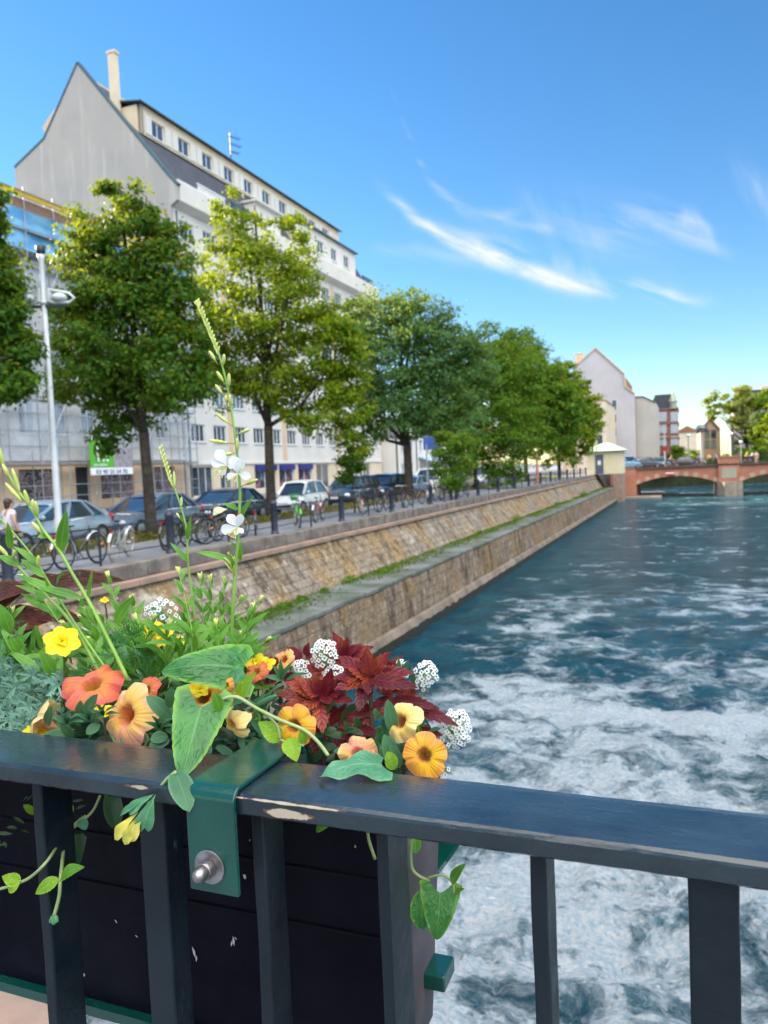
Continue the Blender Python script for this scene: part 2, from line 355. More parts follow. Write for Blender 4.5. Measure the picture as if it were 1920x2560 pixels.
# water
def build_water():
    g = G('river_water'); P = g.co(); s = g.sep(P)
    Yc = s[1]
    wv = g.N.new('ShaderNodeTexNoise'); wv.inputs['Scale'].default_value = .8; wv.inputs['Detail'].default_value = 5; g.L.new(P, wv.inputs['Vector'])
    vm = g.N.new('ShaderNodeVectorMath'); vm.operation = 'MULTIPLY_ADD'; g.L.new(wv.outputs['Color'], vm.inputs[0]); vm.inputs[1].default_value = (1.8, 1.8, 0); g.L.new(P, vm.inputs[2])
    W = vm.outputs[0]
    def rdg(n_, k): return g.math('SUBTRACT', 1., g.math('MULTIPLY', g.math('ABSOLUTE', g.math('SUBTRACT', n_, .5)), k), clamp=True)
    pn = g.noise(.95, 9, W, .68); fine = g.noise(6.5, 8, P, .72); mid_ = g.noise(2.8, 8, W, .70)
    near = g.math('ADD', g.mr(Yc, 4, 18, .10, .05), g.mr(Yc, 14, 44, 0, -.20, False))
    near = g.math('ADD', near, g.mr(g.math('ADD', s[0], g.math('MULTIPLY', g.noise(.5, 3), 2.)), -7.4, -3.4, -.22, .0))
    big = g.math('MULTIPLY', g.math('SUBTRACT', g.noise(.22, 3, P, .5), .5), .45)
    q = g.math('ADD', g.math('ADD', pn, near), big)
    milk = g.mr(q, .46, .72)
    f1 = rdg(g.noise(.8, 9, W, .7), 15); f2 = rdg(g.noise(2.6, 8, W, .7), 10); f3 = rdg(g.noise(5.5, 6, P, .7, dist=.8), 7)
    fil = g.math('MULTIPLY', g.math('MAXIMUM', f1, g.math('MAXIMUM', g.math('MULTIPLY', f2, g.mr(Yc, 4, 12, .45, .9)), g.math('MULTIPLY', f3, g.mr(Yc, 4, 12, .12, .55)))), g.mr(q, .40, .58))
    clump = g.mr(g.math('ADD', g.math('MULTIPLY', g.math('ADD', fine, mid_), .5), g.math('MULTIPLY', g.math('SUBTRACT', q, .5), 1.1)), .50, .62)
    foam = g.math('ADD', g.math('MULTIPLY', fil, .75), g.math('MULTIPLY', clump, g.math('MULTIPLY', g.mr(q, .46, .64, 0, 1.), g.mr(Yc, 5, 13, .95, .68))), clamp=True)
    wcol = g.mix(g.mr(g.noise(.6, 4), .35, .65), (.008, .075, .12), (.018, .125, .18))
    churn = g.mix(milk, wcol, (.14, .42, .55))
    churn = g.mix(g.mr(g.math('ADD', s[0], g.math('MULTIPLY', g.noise(.6, 4), 1.6)), -7.4, -3.6, .75, 0), churn, (.004, .02, .032)) if False else churn
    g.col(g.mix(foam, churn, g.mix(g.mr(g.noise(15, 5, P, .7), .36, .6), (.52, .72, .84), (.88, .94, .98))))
    g.set(Roughness=g.mr(foam, 0, 1, .12, .75, False)); g.b.inputs['IOR'].default_value = 1.33
    hh = g.math('ADD', g.math('MULTIPLY', g.noise(1.5, 8, g.co((.8, 1.6, 1)), .70), 1.25), g.math('MULTIPLY', g.noise(4.5, 6, g.co((.8, 1.7, 1)), .68), .5))
    hh = g.math('ADD', hh, g.math('MULTIPLY', foam, .12)); hh = g.math('ADD', hh, g.math('MULTIPLY', fine, .16))
    hh = g.math('ADD', hh, g.math('MULTIPLY', g.noise(.55, 5, g.co((.6, 1.8, 1)), .6), g.mr(Yc, 14, 40, .2, 2.2)))
    g.bump(hh, 1., .85)
    xs = np.concatenate([np.linspace(-8.4, 12, 230), np.linspace(12.2, 40, 40), [60, 120, 400]])
    ys = np.concatenate([np.linspace(-6, 3, 12), np.linspace(3.05, 22, 260), 22+np.cumsum(np.linspace(.08, .8, 190)), [114, 130, 160, 220, 320, 460]])
    ys = np.unique(ys)
    vs = []
    for y in ys:
        amp = .24*max(0, min(1, (34-y)/26))+.02
        for x in xs:
            q = Vector((x*.55, y*.55, 0)); z = mnoise.fractal(q, 1.0, 2.0, 4)*amp + mnoise.noise(Vector((x*1.9, y*1.9, 4)))*amp*.5 + (abs(mnoise.noise(Vector((x*3.7, y*3.7, 9))))*amp*.35 if y < 22 else 0)
            vs.append((x, y, WZ+z))
    nx = len(xs); fs = [(j*nx+i, j*nx+i+1, (j+1)*nx+i+1, (j+1)*nx+i) for j in range(len(ys)-1) for i in range(nx-1)]
    mb = MB(); mb.v = vs; mb.f = fs; mb.mi = [0]*len(fs); mb.uv = [(0, 0)]*len(vs)
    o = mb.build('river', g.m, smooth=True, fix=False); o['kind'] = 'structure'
build_water()
# ------------------------------------------------------------------ buildings
def Yx(px, X, py=1150): return onx(px, py, X).y
def facade(X, y0, y1, z0, z1, wins, m, parent, depth=.22, name='wall', body=None):
    """wall sheet facing +X with real window openings and reveals"""
    mb = MB(); ys = sorted(set([y0, y1]+[a for w in wins for a in w[:2]])); zs = sorted(set([z0, z1]+[a for w in wins for a in w[2:4]]))
    ys = [y for y in ys if y0 <= y <= y1]
    for i in range(len(ys)-1):
        for j in range(len(zs)-1):
            cy, cz = (ys[i]+ys[i+1])/2, (zs[j]+zs[j+1])/2
            if any(w[0] < cy < w[1] and w[2] < cz < w[3] for w in wins): continue
            mb.quad((X, ys[i], zs[j]), (X, ys[i+1], zs[j]), (X, ys[i+1], zs[j+1]), (X, ys[i], zs[j+1]))
    for a, b, c, d in [w[:4] for w in wins]:
        for p, q in (((a, c), (b, c)), ((b, c), (b, d)), ((b, d), (a, d)), ((a, d), (a, c))):
            mb.quad((X, *p), (X-depth, *p), (X-depth, *q), (X, *q))
    return mb.build(name, m, parent, fix=False)
WCACHE = {}
def window(X, a, b, c, d, parent, inset=.14, panes=3, name='window', lintel=True, gm=None):
    key = (round(b-a, 2), round(d-c, 2), panes, lintel, gm)
    if key not in WCACHE:
        w, h = b-a, d-c; f = MB(); t = .07
        f.box(-.05, .04, 0, w, 0, t); f.box(-.05, .04, 0, w, h-t, h); f.box(-.05, .04, 0, t, t, h-t); f.box(-.05, .04, w-t, w, t, h-t)
        for k in range(1, panes): f.box(-.05, .038, w*k/panes-.035, w*k/panes+.035, t, h-t)
        if lintel: f.box(.03, .24, -.08, w+.08, -.09, 0.0)
        g = MB(); g.box(-.04, -.01, t, w-t, t, h-t)
        fo = f.build(name, M['frame']); go = g.build('pane', gm or M['glass']); me = (fo.data, go.data)
        bpy.data.objects.remove(fo); bpy.data.objects.remove(go); WCACHE[key] = me
    fm, pm = WCACHE[key]
    fo = bpy.data.objects.new(name, fm); COL.objects.link(fo); fo.parent = parent; fo.location = (X-inset, a, c)
    go = bpy.data.objects.new('pane', pm); COL.objects.link(go); go.parent = fo
    return fo

# big residential building with the grey gable
def big_building():
    b = empty('apartment_building', (0, 0, 0), 'tall cream apartment building with a blank grey gable and a steep slate roof', 'building')
    X = -38.0; y0, y1 = 52.9, 96.0
    wins = []; zrows = [4.75, 7.7, 10.65, 13.6, 16.5, 19.4, 21.55]
    zrows = [4.8, 7.9, 11.2, 14.6, 18.0, 21.4]
    cols = [53.6+i*3.3 for i in range(13)]
    for z in zrows:
        for y in cols: wins.append((y, y+2.0, z, z+1.45))
    # shop openings
    shop = []
    for a, c in ((636, 688), (697, 733), (745, 778)): shop.append((Yx(a, X), Yx(c, X), .45, 2.75))
    door = (Yx(790, X), Yx(822, X), .1, 2.75)
    ex = [(84.0, 87.2, .5, 2.75), (88.5, 92.0, .5, 2.75)]
    lo = [(53.5, 56.5, .2, 2.7), (57.6, 60.4, .2, 2.7)]
    allw = wins+shop+[door]+ex
    facade(X, y0, y1, 3.0, 23.6, wins, M['white_render'], b)
    facade(X-.02, y0, y1, 0, 3.0, shop+[door]+ex+lo, M['cream'], b, name='ground_floor_wall')
    for w in wins: window(X, *w, b, panes=3)
    for i in (1, 4, 8): mb = MB(); mb.box(X-.05, X+.035, cols[i]+2.25, cols[i]+3.05, 3.2, 23.4); mb.build('colour_panel', M['peach'], b)
    navy = simple('shop_fascia', (.008, .015, .16), (.012, .02, .22), .5)
    for w in shop:
        o = window(X-.02, *w, b, panes=2, name='shop_window', lintel=False, gm=M['shopglass'])
        mb = MB(); mb.box(-.05, .22, 0, w[1]-w[0], 1.75, 2.3); q = mb.build('fascia', navy, b); q.location = (X, w[0], .45)
    window(X-.02, *door, b, panes=2, name='shop_door', lintel=False)
    for w in ex+lo: window(X-.02, *w, b, panes=3, name='shop_window', lintel=False)
    mb = MB(); mb.box(X-.3, X+.12, y0, y1, 2.86, 3.06); mb.build('string_course', M['white_render'], b)
    # cornice / terrace parapet
    mb = MB(); mb.prism([(X-.6, 23.6), (X+.1, 23.6), (X+.75, 24.0), (X+.75, 25.6), (X+.55, 25.75), (X-.6, 25.75)], 'y', y0+.05, y1); mb.build('cornice', M['white_render'], b, bevel=.03)
    mb = MB(); mb.box(-54, X-.3, 52.95, y1-.1, 0, 23.5); mb.build('core_wall', M['cream'], b)
    # roof body
    sec = [(-38.6, 25.9), (-41.3, 30.25), (-46.4, 35.9), (-50.4, 31.0), (-53.9, 29.1), (-53.9, 23.4), (-38.6, 23.4)]
    mb = MB(); mb.prism(sec, 'y', 52.92, 95.6); mb.build('roof', M['slate'], b)
    # gable wall with zinc verge
    gp = [(ony(*q, 52.7).x, ony(*q, 52.7).z) for q in ((425, 441), (197, 160), (113, 350), (40, 421))]
    gl = [(-54.0, gp[-1][1]-.1), (-54.0, -0.1), (-38.0, -0.1), (-37.97, 23.6)]
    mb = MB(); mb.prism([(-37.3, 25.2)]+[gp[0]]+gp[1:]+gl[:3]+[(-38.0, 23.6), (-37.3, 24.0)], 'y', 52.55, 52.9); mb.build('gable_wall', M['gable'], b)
    mb = MB()
    for p, q in zip([(-37.2, 25.1)]+gp[:-1], gp+[]): mb.bar((p[0], 52.75, p[1]+.08), (q[0], 52.75, q[1]+.08), .55, .26, (0, 1, 0)) if False else mb.bar((p[0], 52.72, p[1]+.06), (q[0], 52.72, q[1]+.06), .42, .2)
    mb.build('verge_trim', M['zinc'], b)
    # dormer row
    dt = onx(322, 240, -41.2).z
    mb = MB(); 
    dw = []
    yy = 55.0
    while yy < 91: dw.append((yy, yy+1.7, dt-2.15, dt-.75)); yy += 3.62
    facade(-41.2, 53.6, 92.5, dt-2.4, dt, dw, M['cream'], b, name='dormer_wall')
    mb = MB(); mb.box(-46, -41.5, 53.6, 92.5, dt-2.4, dt-.02); mb.build('dormer_cheek', M['cream'], b)
    for w in dw:
        window(-41.2, *w, b, panes=2)
        for q0, q1 in ((w[0]-.85, w[0]-.06), (w[1]+.06, w[1]+.85)): mb = MB(); mb.box(-41.19, -41.12, q0, q1, w[2]-.05, w[3]+.05); mb.build('shutter', M['shutter'], b)
    mb = MB(); mb.prism([(-46.3, dt+.9), (-40.9, dt+.02), (-40.9, dt+.10), (-46.3, dt+1.0)], 'y', 53.3, 93.0); mb.build('dormer_roof', M['zinc'], b)
    mb = MB(); mb.tube([(-40.85, 53.2, dt+.03), (-40.85, 93, dt+.03)], .06, 8); mb.tube([(-41.1, 53.75, dt), (-41.1, 53.75, dt-2.4)], .06, 8); mb.tube([(-37.9, 53.2, 23.4), (-37.9, 53.2, 0.2)], .07, 8); mb.build('gutter', M['zinc'], b)
    # rear dormer seen left of the gable
    mb = MB(); mb.prism([(-46.6, 36.2), (-50.95, 32.55), (-50.95, 32.2), (-50.4, 31.9), (-49.6, 31.2), (-46.6, 34)], 'y', 53.0, 90); mb.build('rear_dormer', M['peach'], b)
    # chimney
    mb = MB(); mb.box(-43.62, -42.95, 52.95, 53.45, 30.5, 36.9); mb.box(-43.7, -42.87, 52.9, 53.52, 36.9, 37.1); mb.build('chimney', M['cream'], b)
    # terraces: recessed flats above the cornice
    tw = [(y, y+1.6, 27.0, 28.4) for y in (77.4, 81.0, 84.6, 88.2)]
    facade(-38.75, 75.6, 91.8, 25.7, 29.3, tw, M['white_render'], b, name='terrace_wall')
    for w in tw: window(-38.75, *w, b, panes=2)
    mb = MB(); mb.box(-42, -39.0, 75.6, 91.8, 25.7, 29.28); mb.build('terrace_cheek', M['greygable'], b)
    mb = MB(); mb.prism([(-42, 29.6), (-38.4, 29.3), (-38.4, 29.45), (-42, 29.9)], 'y', 75.3, 92.1); mb.build('terrace_roof', M['zinc'], b)
    mb = MB(); mb.box(-41, -38.9, 67.5, 72.5, 26.0, 28.6); mb.build('terrace_box', M['white_render'], b)
    mb = MB(); mb.box(-41, -38.5, 67.3, 72.7, 28.61, 28.8); mb.build('terrace_roof', M['shutter'], b)
    window(-38.77, 68.2, 71.8, 26.3, 28.2, b, panes=3)
    rail = MB()
    for y in np.arange(56.5, 60.6, .16): rail.box(-38.0, -37.95, y, y+.06, 25.75, 26.55)
    rail.box(-38.02, -37.92, 56.4, 60.7, 26.56, 26.64); rail.build('balustrade', M['frame'], b)
    rail = MB(); rail.box(-38.0, -37.97, 61.6, 67.0, 25.8, 26.7); rail.build('balustrade', M['carglass'], b)
    rail = MB(); rail.box(-38.0, -37.97, 92.0, 95.6, 25.8, 26.7); rail.build('balustrade', M['carglass'], b)
    return b
g = G('shop_glass'); g.col(g.mix(g.mr(g.noise(1.6, 5), .5, .62), (.02, .03, .05), g.mix(g.mr(g.noise(1.1, 2, g.co(loc=(3, 3, 3))), .45, .55), (.35, .06, .10), (.10, .22, .35)))); g.set(Roughness=.08); M['shopglass'] = g.m
big_building()
def antenna():
    p = onx(578, 360, -41.5); base = Vector((-41.6, p.y, 33.0)); r = empty('roof_antenna', base, 'thin rooftop aerial with crossbars above the dormer roof', 'antenna')
    mb = MB(); mb.tube([(0, 0, -.6), (0, 0, 2.9)], .05, 6); mb.build('mast', M['iron'], r)
    mb = MB()
    for z, L_ in ((2.6, 1.3), (1.9, 1.5), (1.1, 1.0)):
        mb.tube([(-.2, -.1, z), (.3, L_, z)], .03, 5)
        for k in range(5): mb.tube([(-.3+.1*k, L_*k/5, z), (.3+.1*k, L_*k/5, z)], .02, 4)
    mb.build('crossbars', M['iron'], r)
antenna()

def scaffold_house():
    b = empty('renovated_building', (0, 0, 0), 'pale building wrapped in scaffolding with boarded dark shop fronts', 'building')
    X = -38.0; y0, y1 = 19.0, 52.4
    wins = []
    for z in (5.0, 8.4, 11.6):
        for y in np.arange(20.3, 51.5, 2.62): wins.append((float(y), float(y)+1.25, z, z+(2.0 if z < 6 else 1.9)))
    facade(X, y0, y1, 3.3, 15.2, wins, M['old_render'], b)
    gw = [(Yx(45, X), Yx(138, X), .8, 2.75), (Yx(187, X), Yx(222, X), .1, 2.85), (Yx(250, X), Yx(332, X), .6, 2.75), (Yx(385, X), Yx(436, X), .5, 2.75)]
    gw = [w for w in gw]
    facade(X-.02, y0, y1, 0, 3.3, gw, M['peach'], b, name='ground_floor_wall')
    for w in wins: window(X, *w, b, panes=2)
    for i, w in enumerate(gw):
        mb = MB(); mb.box(X-.3, X-.2, w[0], w[1], w[2], w[3]); mb.build('boarding' if i != 1 else 'doorway', M['graffiti'] if i != 1 else M['iron'], b)
    mb = MB(); mb.box(-54, X-.35, y0, y1, 0, 15.1); mb.build('core_wall', M['cream'], b)
    mb = MB(); mb.box(X-.3, X+.45, y0, y1, 15.2, 15.7); mb.build('cornice', M['white_render'], b)
    mb = MB(); mb.prism([(X+.1, 15.7), (X-2.6, 19.2), (-46, 20.2), (-54, 15.5)], 'y', y0, y1); mb.build('roof', M['slate'], b)
    mb = MB(); mb.box(X-.3, X+.12, y0, y1, 3.28, 3.5); mb.build('string_course', M['white_render'], b)
    s = empty('scaffolding', (-36.8, 36, 0), 'steel scaffolding with blue sheeting and a yellow top edge before the pale building', 'scaffolding')
    def P(o): return par(o, s)
    mt = simple('galvanised', (.38, .40, .43), (.28, .3, .33), .45, 3, metal=.6)
    k = 0
    for y in np.arange(31.5, 52.3, 2.3):
        for xx in (-36.55, -37.5):
            mb = MB(); mb.tube([(xx, y+(0 if xx > -37 else .25), -.1), (xx, y+(0 if xx > -37 else .25), 19.6)], .035, 6); P(mb.build('pole', mt))
    for z in (1.0, 1.7, 3.05, 4.1, 5.05, 6.1, 7.1, 9.1, 11.1, 13.1, 15.1, 17.1, 18.2, 19.3):
        mb = MB(); mb.tube([(-36.5, 31, z), (-36.5, 52.3, z)], .03 if z != 3.05 else .055, 6); P(mb.build('ledger', mt))
    for z in (3.0, 7.0, 11.0, 15.0, 17.1):
        mb = MB(); mb.box(-37.45, -36.6, 31, 52.3, z-.09, z-.04); P(mb.build('deck', simple('deck_board', (.30, .27, .22), (.2, .17, .13), .9)) )
    for i, y in enumerate(np.arange(31.5, 50, 4.6)):
        br = MB(); br.tube([(-36.47, y, 3), (-36.47, y+2.3, 7), (-36.47, y, 11), (-36.47, y+2.3, 15)], .022, 5); P(br.build('brace', mt))
    # blue sheeting
    def sheet(za, zb, xo, m, nm):
        mb = MB(); n = 60; vs = []; rows = 8
        for j in range(rows+1):
            for i in range(n+1):
                y = 31+21.3*i/n; z = za+(zb-za)*j/rows
                vs.append((xo+.08*mnoise.noise(Vector((y*.7, z*.5, xo)))-.25*math.sin(math.pi*j/rows)*(.5+.5*math.sin(y*1.37)), y, z))
        mb.add(vs, [(j*(n+1)+i, j*(n+1)+i+1, (j+1)*(n+1)+i+1, (j+1)*(n+1)+i) for j in range(rows) for i in range(n)])
        P(mb.build(nm, m, smooth=True, fix=False))
    sheet(15.9, 18.3, -36.7, M['tarp'], 'tarpaulin')
    sheet(3.2, 15.0, -36.62, M['netting'], 'netting')
    mb = MB(); mb.box(-36.66, -36.56, 31, 52.4, 19.0, 19.32); P(mb.build('toe_board', simple('yellow_board', (.62, .42, .04), (.5, .33, .03), .6)))
    mb = MB(); mb.box(-37.3, -36.72, 31, 52.4, 18.3, 18.9); P(mb.build('stacked_timber', simple('roof_timber', (.25, .15, .10), (.15, .10, .08), .9, 8)))
g = G('old_render'); g.col(g.mix(g.mr(g.noise(.8, 6), .35, .65), (.66, .62, .56), (.52, .51, .50))); g.set(Roughness=.9); M['old_render'] = g.m
g = G('graffiti_boards'); w_ = g.noise(1.1, 2, g.co((1, 1, 1.2)), out=1)
vm = g.N.new('ShaderNodeVectorMath'); vm.operation = 'MULTIPLY_ADD'; g.L.new(w_, vm.inputs[0]); vm.inputs[1].default_value = (2.2,)*3; g.L.new(g.co((1.4, 1.4, 1.4)), vm.inputs[2])
rd = g.noise(1.6, 2, vm.outputs[0]); li = g.mr(g.math('ABSOLUTE', g.math('SUBTRACT', rd, .5)), .0, .028, 1, 0)
g.col(g.mix(li, g.mix(g.mr(g.noise(.7, 3), .45, .55), (.03, .028, .04), (.16, .11, .12)), (.55, .48, .5))); g.set(Roughness=.7); M['graffiti'] = g.m
g = G('blue_tarpaulin'); g.col(g.mix(g.mr(g.noise(.6, 3, g.co((1, 1, 2.5))), .4, .6), (.10, .33, .62), (.22, .48, .72))); g.set(Roughness=.4); M['tarp'] = g.m
def netmat():
    g = G('scaffold_netting'); c = g.mix(g.mr(g.noise(.5, 4), .4, .6), (.62, .70, .80), (.45, .53, .65)); g.col(c); g.set(Roughness=.8)
    t = g.N.new('ShaderNodeBsdfTransparent'); mx = g.N.new('ShaderNodeMixShader'); g.L.new(g.mr(g.noise(.35, 4), .35, .65, .15, .45), mx.inputs[0])
    g.L.new(t.outputs[0], mx.inputs[1]); g.L.new(g.b.outputs[0], mx.inputs[2]); g.L.new(mx.outputs[0], g.N['Material Output'].inputs[0]); return g.m
M['netting'] = netmat()
scaffold_house()

def text_obj(s, name, size, m, parent, loc, rot, extrude=.004, align='LEFT', sx=1.):
    cu = bpy.data.curves.new(name, 'FONT'); cu.body = s; cu.size = size; cu.extrude = extrude; cu.align_x = align
    t = bpy.data.objects.new('tmp', cu); COL.objects.link(t)
    dg = bpy.context.evaluated_depsgraph_get(); me = bpy.data.meshes.new_from_object(t.evaluated_get(dg)); bpy.data.objects.remove(t)
    me.materials.clear(); me.materials.append(m); o = bpy.data.objects.new(name, me); COL.objects.link(o); o.parent = parent; o.location = loc; o.rotation_euler = rot; o.scale = (sx, 1, 1); return o
def site_sign():
    y0, y1 = Yx(226, -36.35), Yx(285, -36.35); yb = Yx(331, -36.35)
    za, zb = onx(226, 1170, -36.35).z, onx(226, 1100, -36.35).z; zs = onx(226, 1188, -36.35).z
    r = empty('site_banner', (-36.35, y0, zs), 'bright green sign with white letters above a white phone number strip on the scaffolding', 'sign')
    gr = simple('sign_green', (.10, .42, .03), (.09, .38, .03), .5); wh = simple('sign_white', (.78, .8, .84), (.74, .76, .8), .5); bl = simple('sign_blue', (.03, .10, .22), rough=.5); gy = simple('sign_grey', (.22, .20, .24), (.36, .34, .38), .6, 3)
    mb = MB(); mb.box(-.05, 0, 0, y1-y0, za-zs+.01, zb-zs); mb.build('green_panel', gr, r)
    mb = MB(); mb.box(-.05, 0, y1-y0+.01, yb-y0, za-zs+.01, za-zs+(zb-za)*.75); mb.build('picture_panel', gy, r)
    mb = MB(); mb.box(-.06, 0, 0, yb-y0, 0, za-zs); mb.build('number_strip', wh, r)
    mb = MB(); mb.box(-.05, .01, -.05, y1-y0+.1, zb-zs+.01, zb-zs+.14); mb.build('top_strip', wh, r)
    rot = (R(90), 0, R(90)); W = y1-y0
    text_obj('h.', 'lettering', 1.75, wh, r, (.012, W*.24, za-zs+.42), rot)
    text_obj('immobilier', 'lettering', .3, wh, r, (.012, W*.12, za-zs+.1), rot)
    text_obj('03 90 55 54 70', 'lettering', .42, bl, r, (.012, W*.2, .06), rot, extrude=.012, sx=1.2)
site_sign()

# unseen neighbour upstream, added to keep the bridge in its shade
def shade_block():
    b = empty('shade_building', (0, 0, 0), 'unseen pale block of flats upstream, added to shade the near bridge', 'building')
    wins = [(float(y), float(y)+1.4, z, z+1.8) for z in (4, 7.2, 10.4, 13.6) for y in np.arange(-28, 17, 3.6)]
    facade(-38, -32, 18.7, 0, 21, wins, M['cream'], b)
    for w in wins: window(-38, *w, b, panes=2)
    mb = MB(); mb.box(-54, -38.35, -32, 18.7, 0, 21); mb.build('core_wall', M['cream'], b)
    mb = MB(); mb.prism([(-37.4, 21), (-41, 25), (-50, 25), (-54, 21)], 'y', -32, 18.7); mb.build('roof', M['slate'], b)
shade_block()

# low houses past the apartment block
def house(name, X, y0, y1, h, wallm, roofm, label, nwin, dep=10, ridge=3., gable_front=False, zr=(1.0, 4.2), cat='house'):
    b = empty(name, (0, 0, 0), label, cat)
    n = nwin; wins = []
    for z in zr:
        for i in range(n):
            y = y0+(y1-y0)*(i+.5)/n; wins.append((y-.55, y+.55, z, z+1.5))
    facade(X, y0, y1, 0, h, wins, wallm, b)
    for w in wins: window(X, *w, b, panes=2)
    mb = MB(); mb.box(X-dep, X-.32, y0, y1, 0, h-.01); mb.build('core_wall', wallm, b)
    mb = MB()
    if gable_front:
        c = (y0+y1)/2; mb.prism([(y0-.3, h), (c, h+ridge), (y1+.3, h)], 'x', X-dep, X+.3)
        mb.build('roof', roofm, b); mb = MB(); mb.prism([(y0+.3, h), (c, h+ridge-.5), (y1-.3, h)], 'x', X-.1, X+.32); mb.build('gable_wall', wallm, b)
    else:
        mb.prism([(X+.4, h), (X-dep/2, h+ridge), (X-dep-.4, h)], 'y', y0-.2, y1+.2); mb.build('roof', roofm, b)
    return b
house('terraced_house', -36, 97.0, 104.5, 6.2, M['white_render'], M['slate'], 'small white house with a pointed front gable beside the tall apartment block', 2, gable_front=True, ridge=2.4)
h2 = house('terraced_house', -36, 105, 122, 6.6, M['white_render'], M['slate'], 'low white house with a pale blue awning strip behind the dark tree', 5)
mb = MB(); mb.prism([(-36, 3.3), (-34.2, 2.75), (-34.2, 2.85), (-36, 3.5)], 'y', 105.5, 121.5); mb.build('awning', simple('awning_blue', (.35, .48, .62), rough=.7), h2)
house('terraced_house', -34, 123, 150, 8.0, M['cream'], M['tile'], 'cream street house with a red tiled roof behind the far trees', 7)

# ------------------------------------------------------------------ far white gable group (beyond the bridge)
def Pq(q, Y): p = ony(*q, Y); return (p.x, p.z)
def far_group():
    b = empty('gabled_building', (0, 150, 0), 'tall pale lilac blank gable with stepped right shoulder past the bridge', 'building')
    def P(o): return par(o, b)
    pts = [Pq(q, 150) for q in ((1433, 921), (1489, 871), (1560, 935), (1564, 968), (1587, 985))]
    poly = [(pts[0][0]-0.0, 0)]+pts+[(pts[-1][0], 0)]
    mb = MB(); mb.prism(poly, 'y', 150, 150.4); P(mb.build('gable_wall', M['fargable']))
    mb = MB(); mb.prism([(p[0]+.02, p[1]-.3) if p[1] > 0 else p for p in poly], 'y', 150.41, 172); P(mb.build('roof', M['tile']))
    mb = MB()
    for p, q in zip(pts[:-1], pts[1:]): mb.bar((p[0], 150.1, p[1]+.1), (q[0], 150.1, q[1]+.1), .7, .22)
    P(mb.build('verge_trim', M['peach']))
    for i, (px, py) in enumerate(((1536, 1012), (1536, 1046), (1536, 1080))):
        p = ony(px, py, 149.96); mb = MB(); mb.box(p.x-.45, p.x+.45, 149.94, 149.99, p.z-.95, p.z+.95); w = mb.build('window', M['frame']); P(w)
        mb = MB(); mb.box(p.x-.36, p.x+.36, 149.92, 149.938, p.z-.85, p.z+.85); q = mb.build('pane', M['glass']); q.parent = w
    p = ony(1446, 885, 156); mb = MB(); mb.box(p.x-.7, p.x+.7, 156, 157.4, p.z-5, p.z); mb.box(p.x-.8, p.x+.8, 155.9, 157.5, p.z, p.z+.2); P(mb.build('chimney', M['cream']))
    # lower grey-white party wall
    b = empty('party_wall_building', (0, 152, 0), 'lower grey white blank walled building between the tall gable and brick tower', 'building')
    pts = [Pq(q, 152) for q in ((1589, 993), (1607, 992), (1640, 1007))]
    mb = MB(); mb.prism([(pts[0][0]-1, 0), (pts[0][0]-1, pts[0][1])]+pts+[(pts[-1][0], 0)], 'y', 152, 168); par(mb.build('wall', M['greygable']), b)
    mb = MB()
    for p, q in zip(pts[:-1], pts[1:]): mb.bar((p[0], 152, p[1]+.08), (q[0], 152, q[1]+.08), .4, .16)
    par(mb.build('verge_trim', M['zinc']), b)
    # red brick corner house with turret
    b = empty('brick_building', (0, 172, 0), 'red brick corner house with slate mansard roof and small spire', 'building'); Yb = 172
    def F(q): return Pq(q, Yb)
    x0, x1 = F((1625, 1100))[0], F((1696, 1100))[0]; zt = F((1660, 1023))[1]
    brick = simple('red_brick', (.30, .13, .10), (.22, .10, .085), .9, 1.5)
    mb = MB(); mb.box(x0, x1, Yb, Yb+14, 0, zt); par(mb.build('wall', brick), b)
    for z in (zt-.15, zt-3.2, zt-6.2, zt-9.2):
        mb = MB(); mb.box(x0-.1, x1+.18, Yb-.2, Yb+14.2, z, z+.3); par(mb.build('string_course', simple('brick_band', (.26, .15, .12), rough=.9)), b)
    for px in (1657, 1686):
        for py in (1042, 1071, 1102):
            p = ony(px, py, Yb-.05); mb = MB(); mb.box(p.x-.75, p.x+.75, Yb-.12, Yb-.02, p.z-1, p.z+1); w = mb.build('window', simple('shade_blind', (.45, .5, .58), rough=.5)); par(w, b)
    rz = F((1645, 987))[1]; mb = MB(); mb.prism([(x0, zt+.16), (x0+1.2, rz), (F((1683, 1000))[0], rz), (x1, zt+.16)], 'y', Yb+.1, Yb+13.9); par(mb.build('roof', M['slate']), b)
    p = ony(1683, 1018, Yb-.3); top = ony(1684, 973, Yb-.3); mb = MB(); mb.lathe((p.x, Yb+.3, zt), [(.75, 0), (.75, 1.4), (.95, 1.45), (.5, 2.6), (.04, top.z-zt)], 12); par(mb.build('spire', simple('green_spire', (.40, .40, .32), (.22, .30, .24), .7)), b)
    # slate mansard peeping out left of the gable
    b = empty('mansard_building', (0, 140, 0), 'house with dark rounded slate roof left of the pale gable', 'building')
    a, c = ony(1400, 930, 138), ony(1446, 945, 138)
    mb = MB(); mb.box(a.x, c.x, 138, 149, 0, c.z-1.5); par(mb.build('wall', M['cream']), b)
    mb = MB(); mb.prism([(a.x, c.z-1.5), (a.x+.5, a.z+.8), (c.x-2.6, a.z+.9), (c.x-.8, c.z+.4), (c.x, c.z-1.5)], 'y', 138, 149); par(mb.build('roof', M['slate']), b)
    # cream pedimented house
    b = empty('cream_building', (0, 128, 0), 'narrow cream house with curved red gable half hidden by the last tree', 'building')
    a, c = ony(1462, 1000, 128), ony(1513, 1000, 128); zt = ony(1513, 1001, 128).z; pz = ony(1489, 984, 128).z
    mb = MB(); mb.box(a.x-3, c.x, 128, 146, 0, zt); par(mb.build('wall', M['cream']), b)
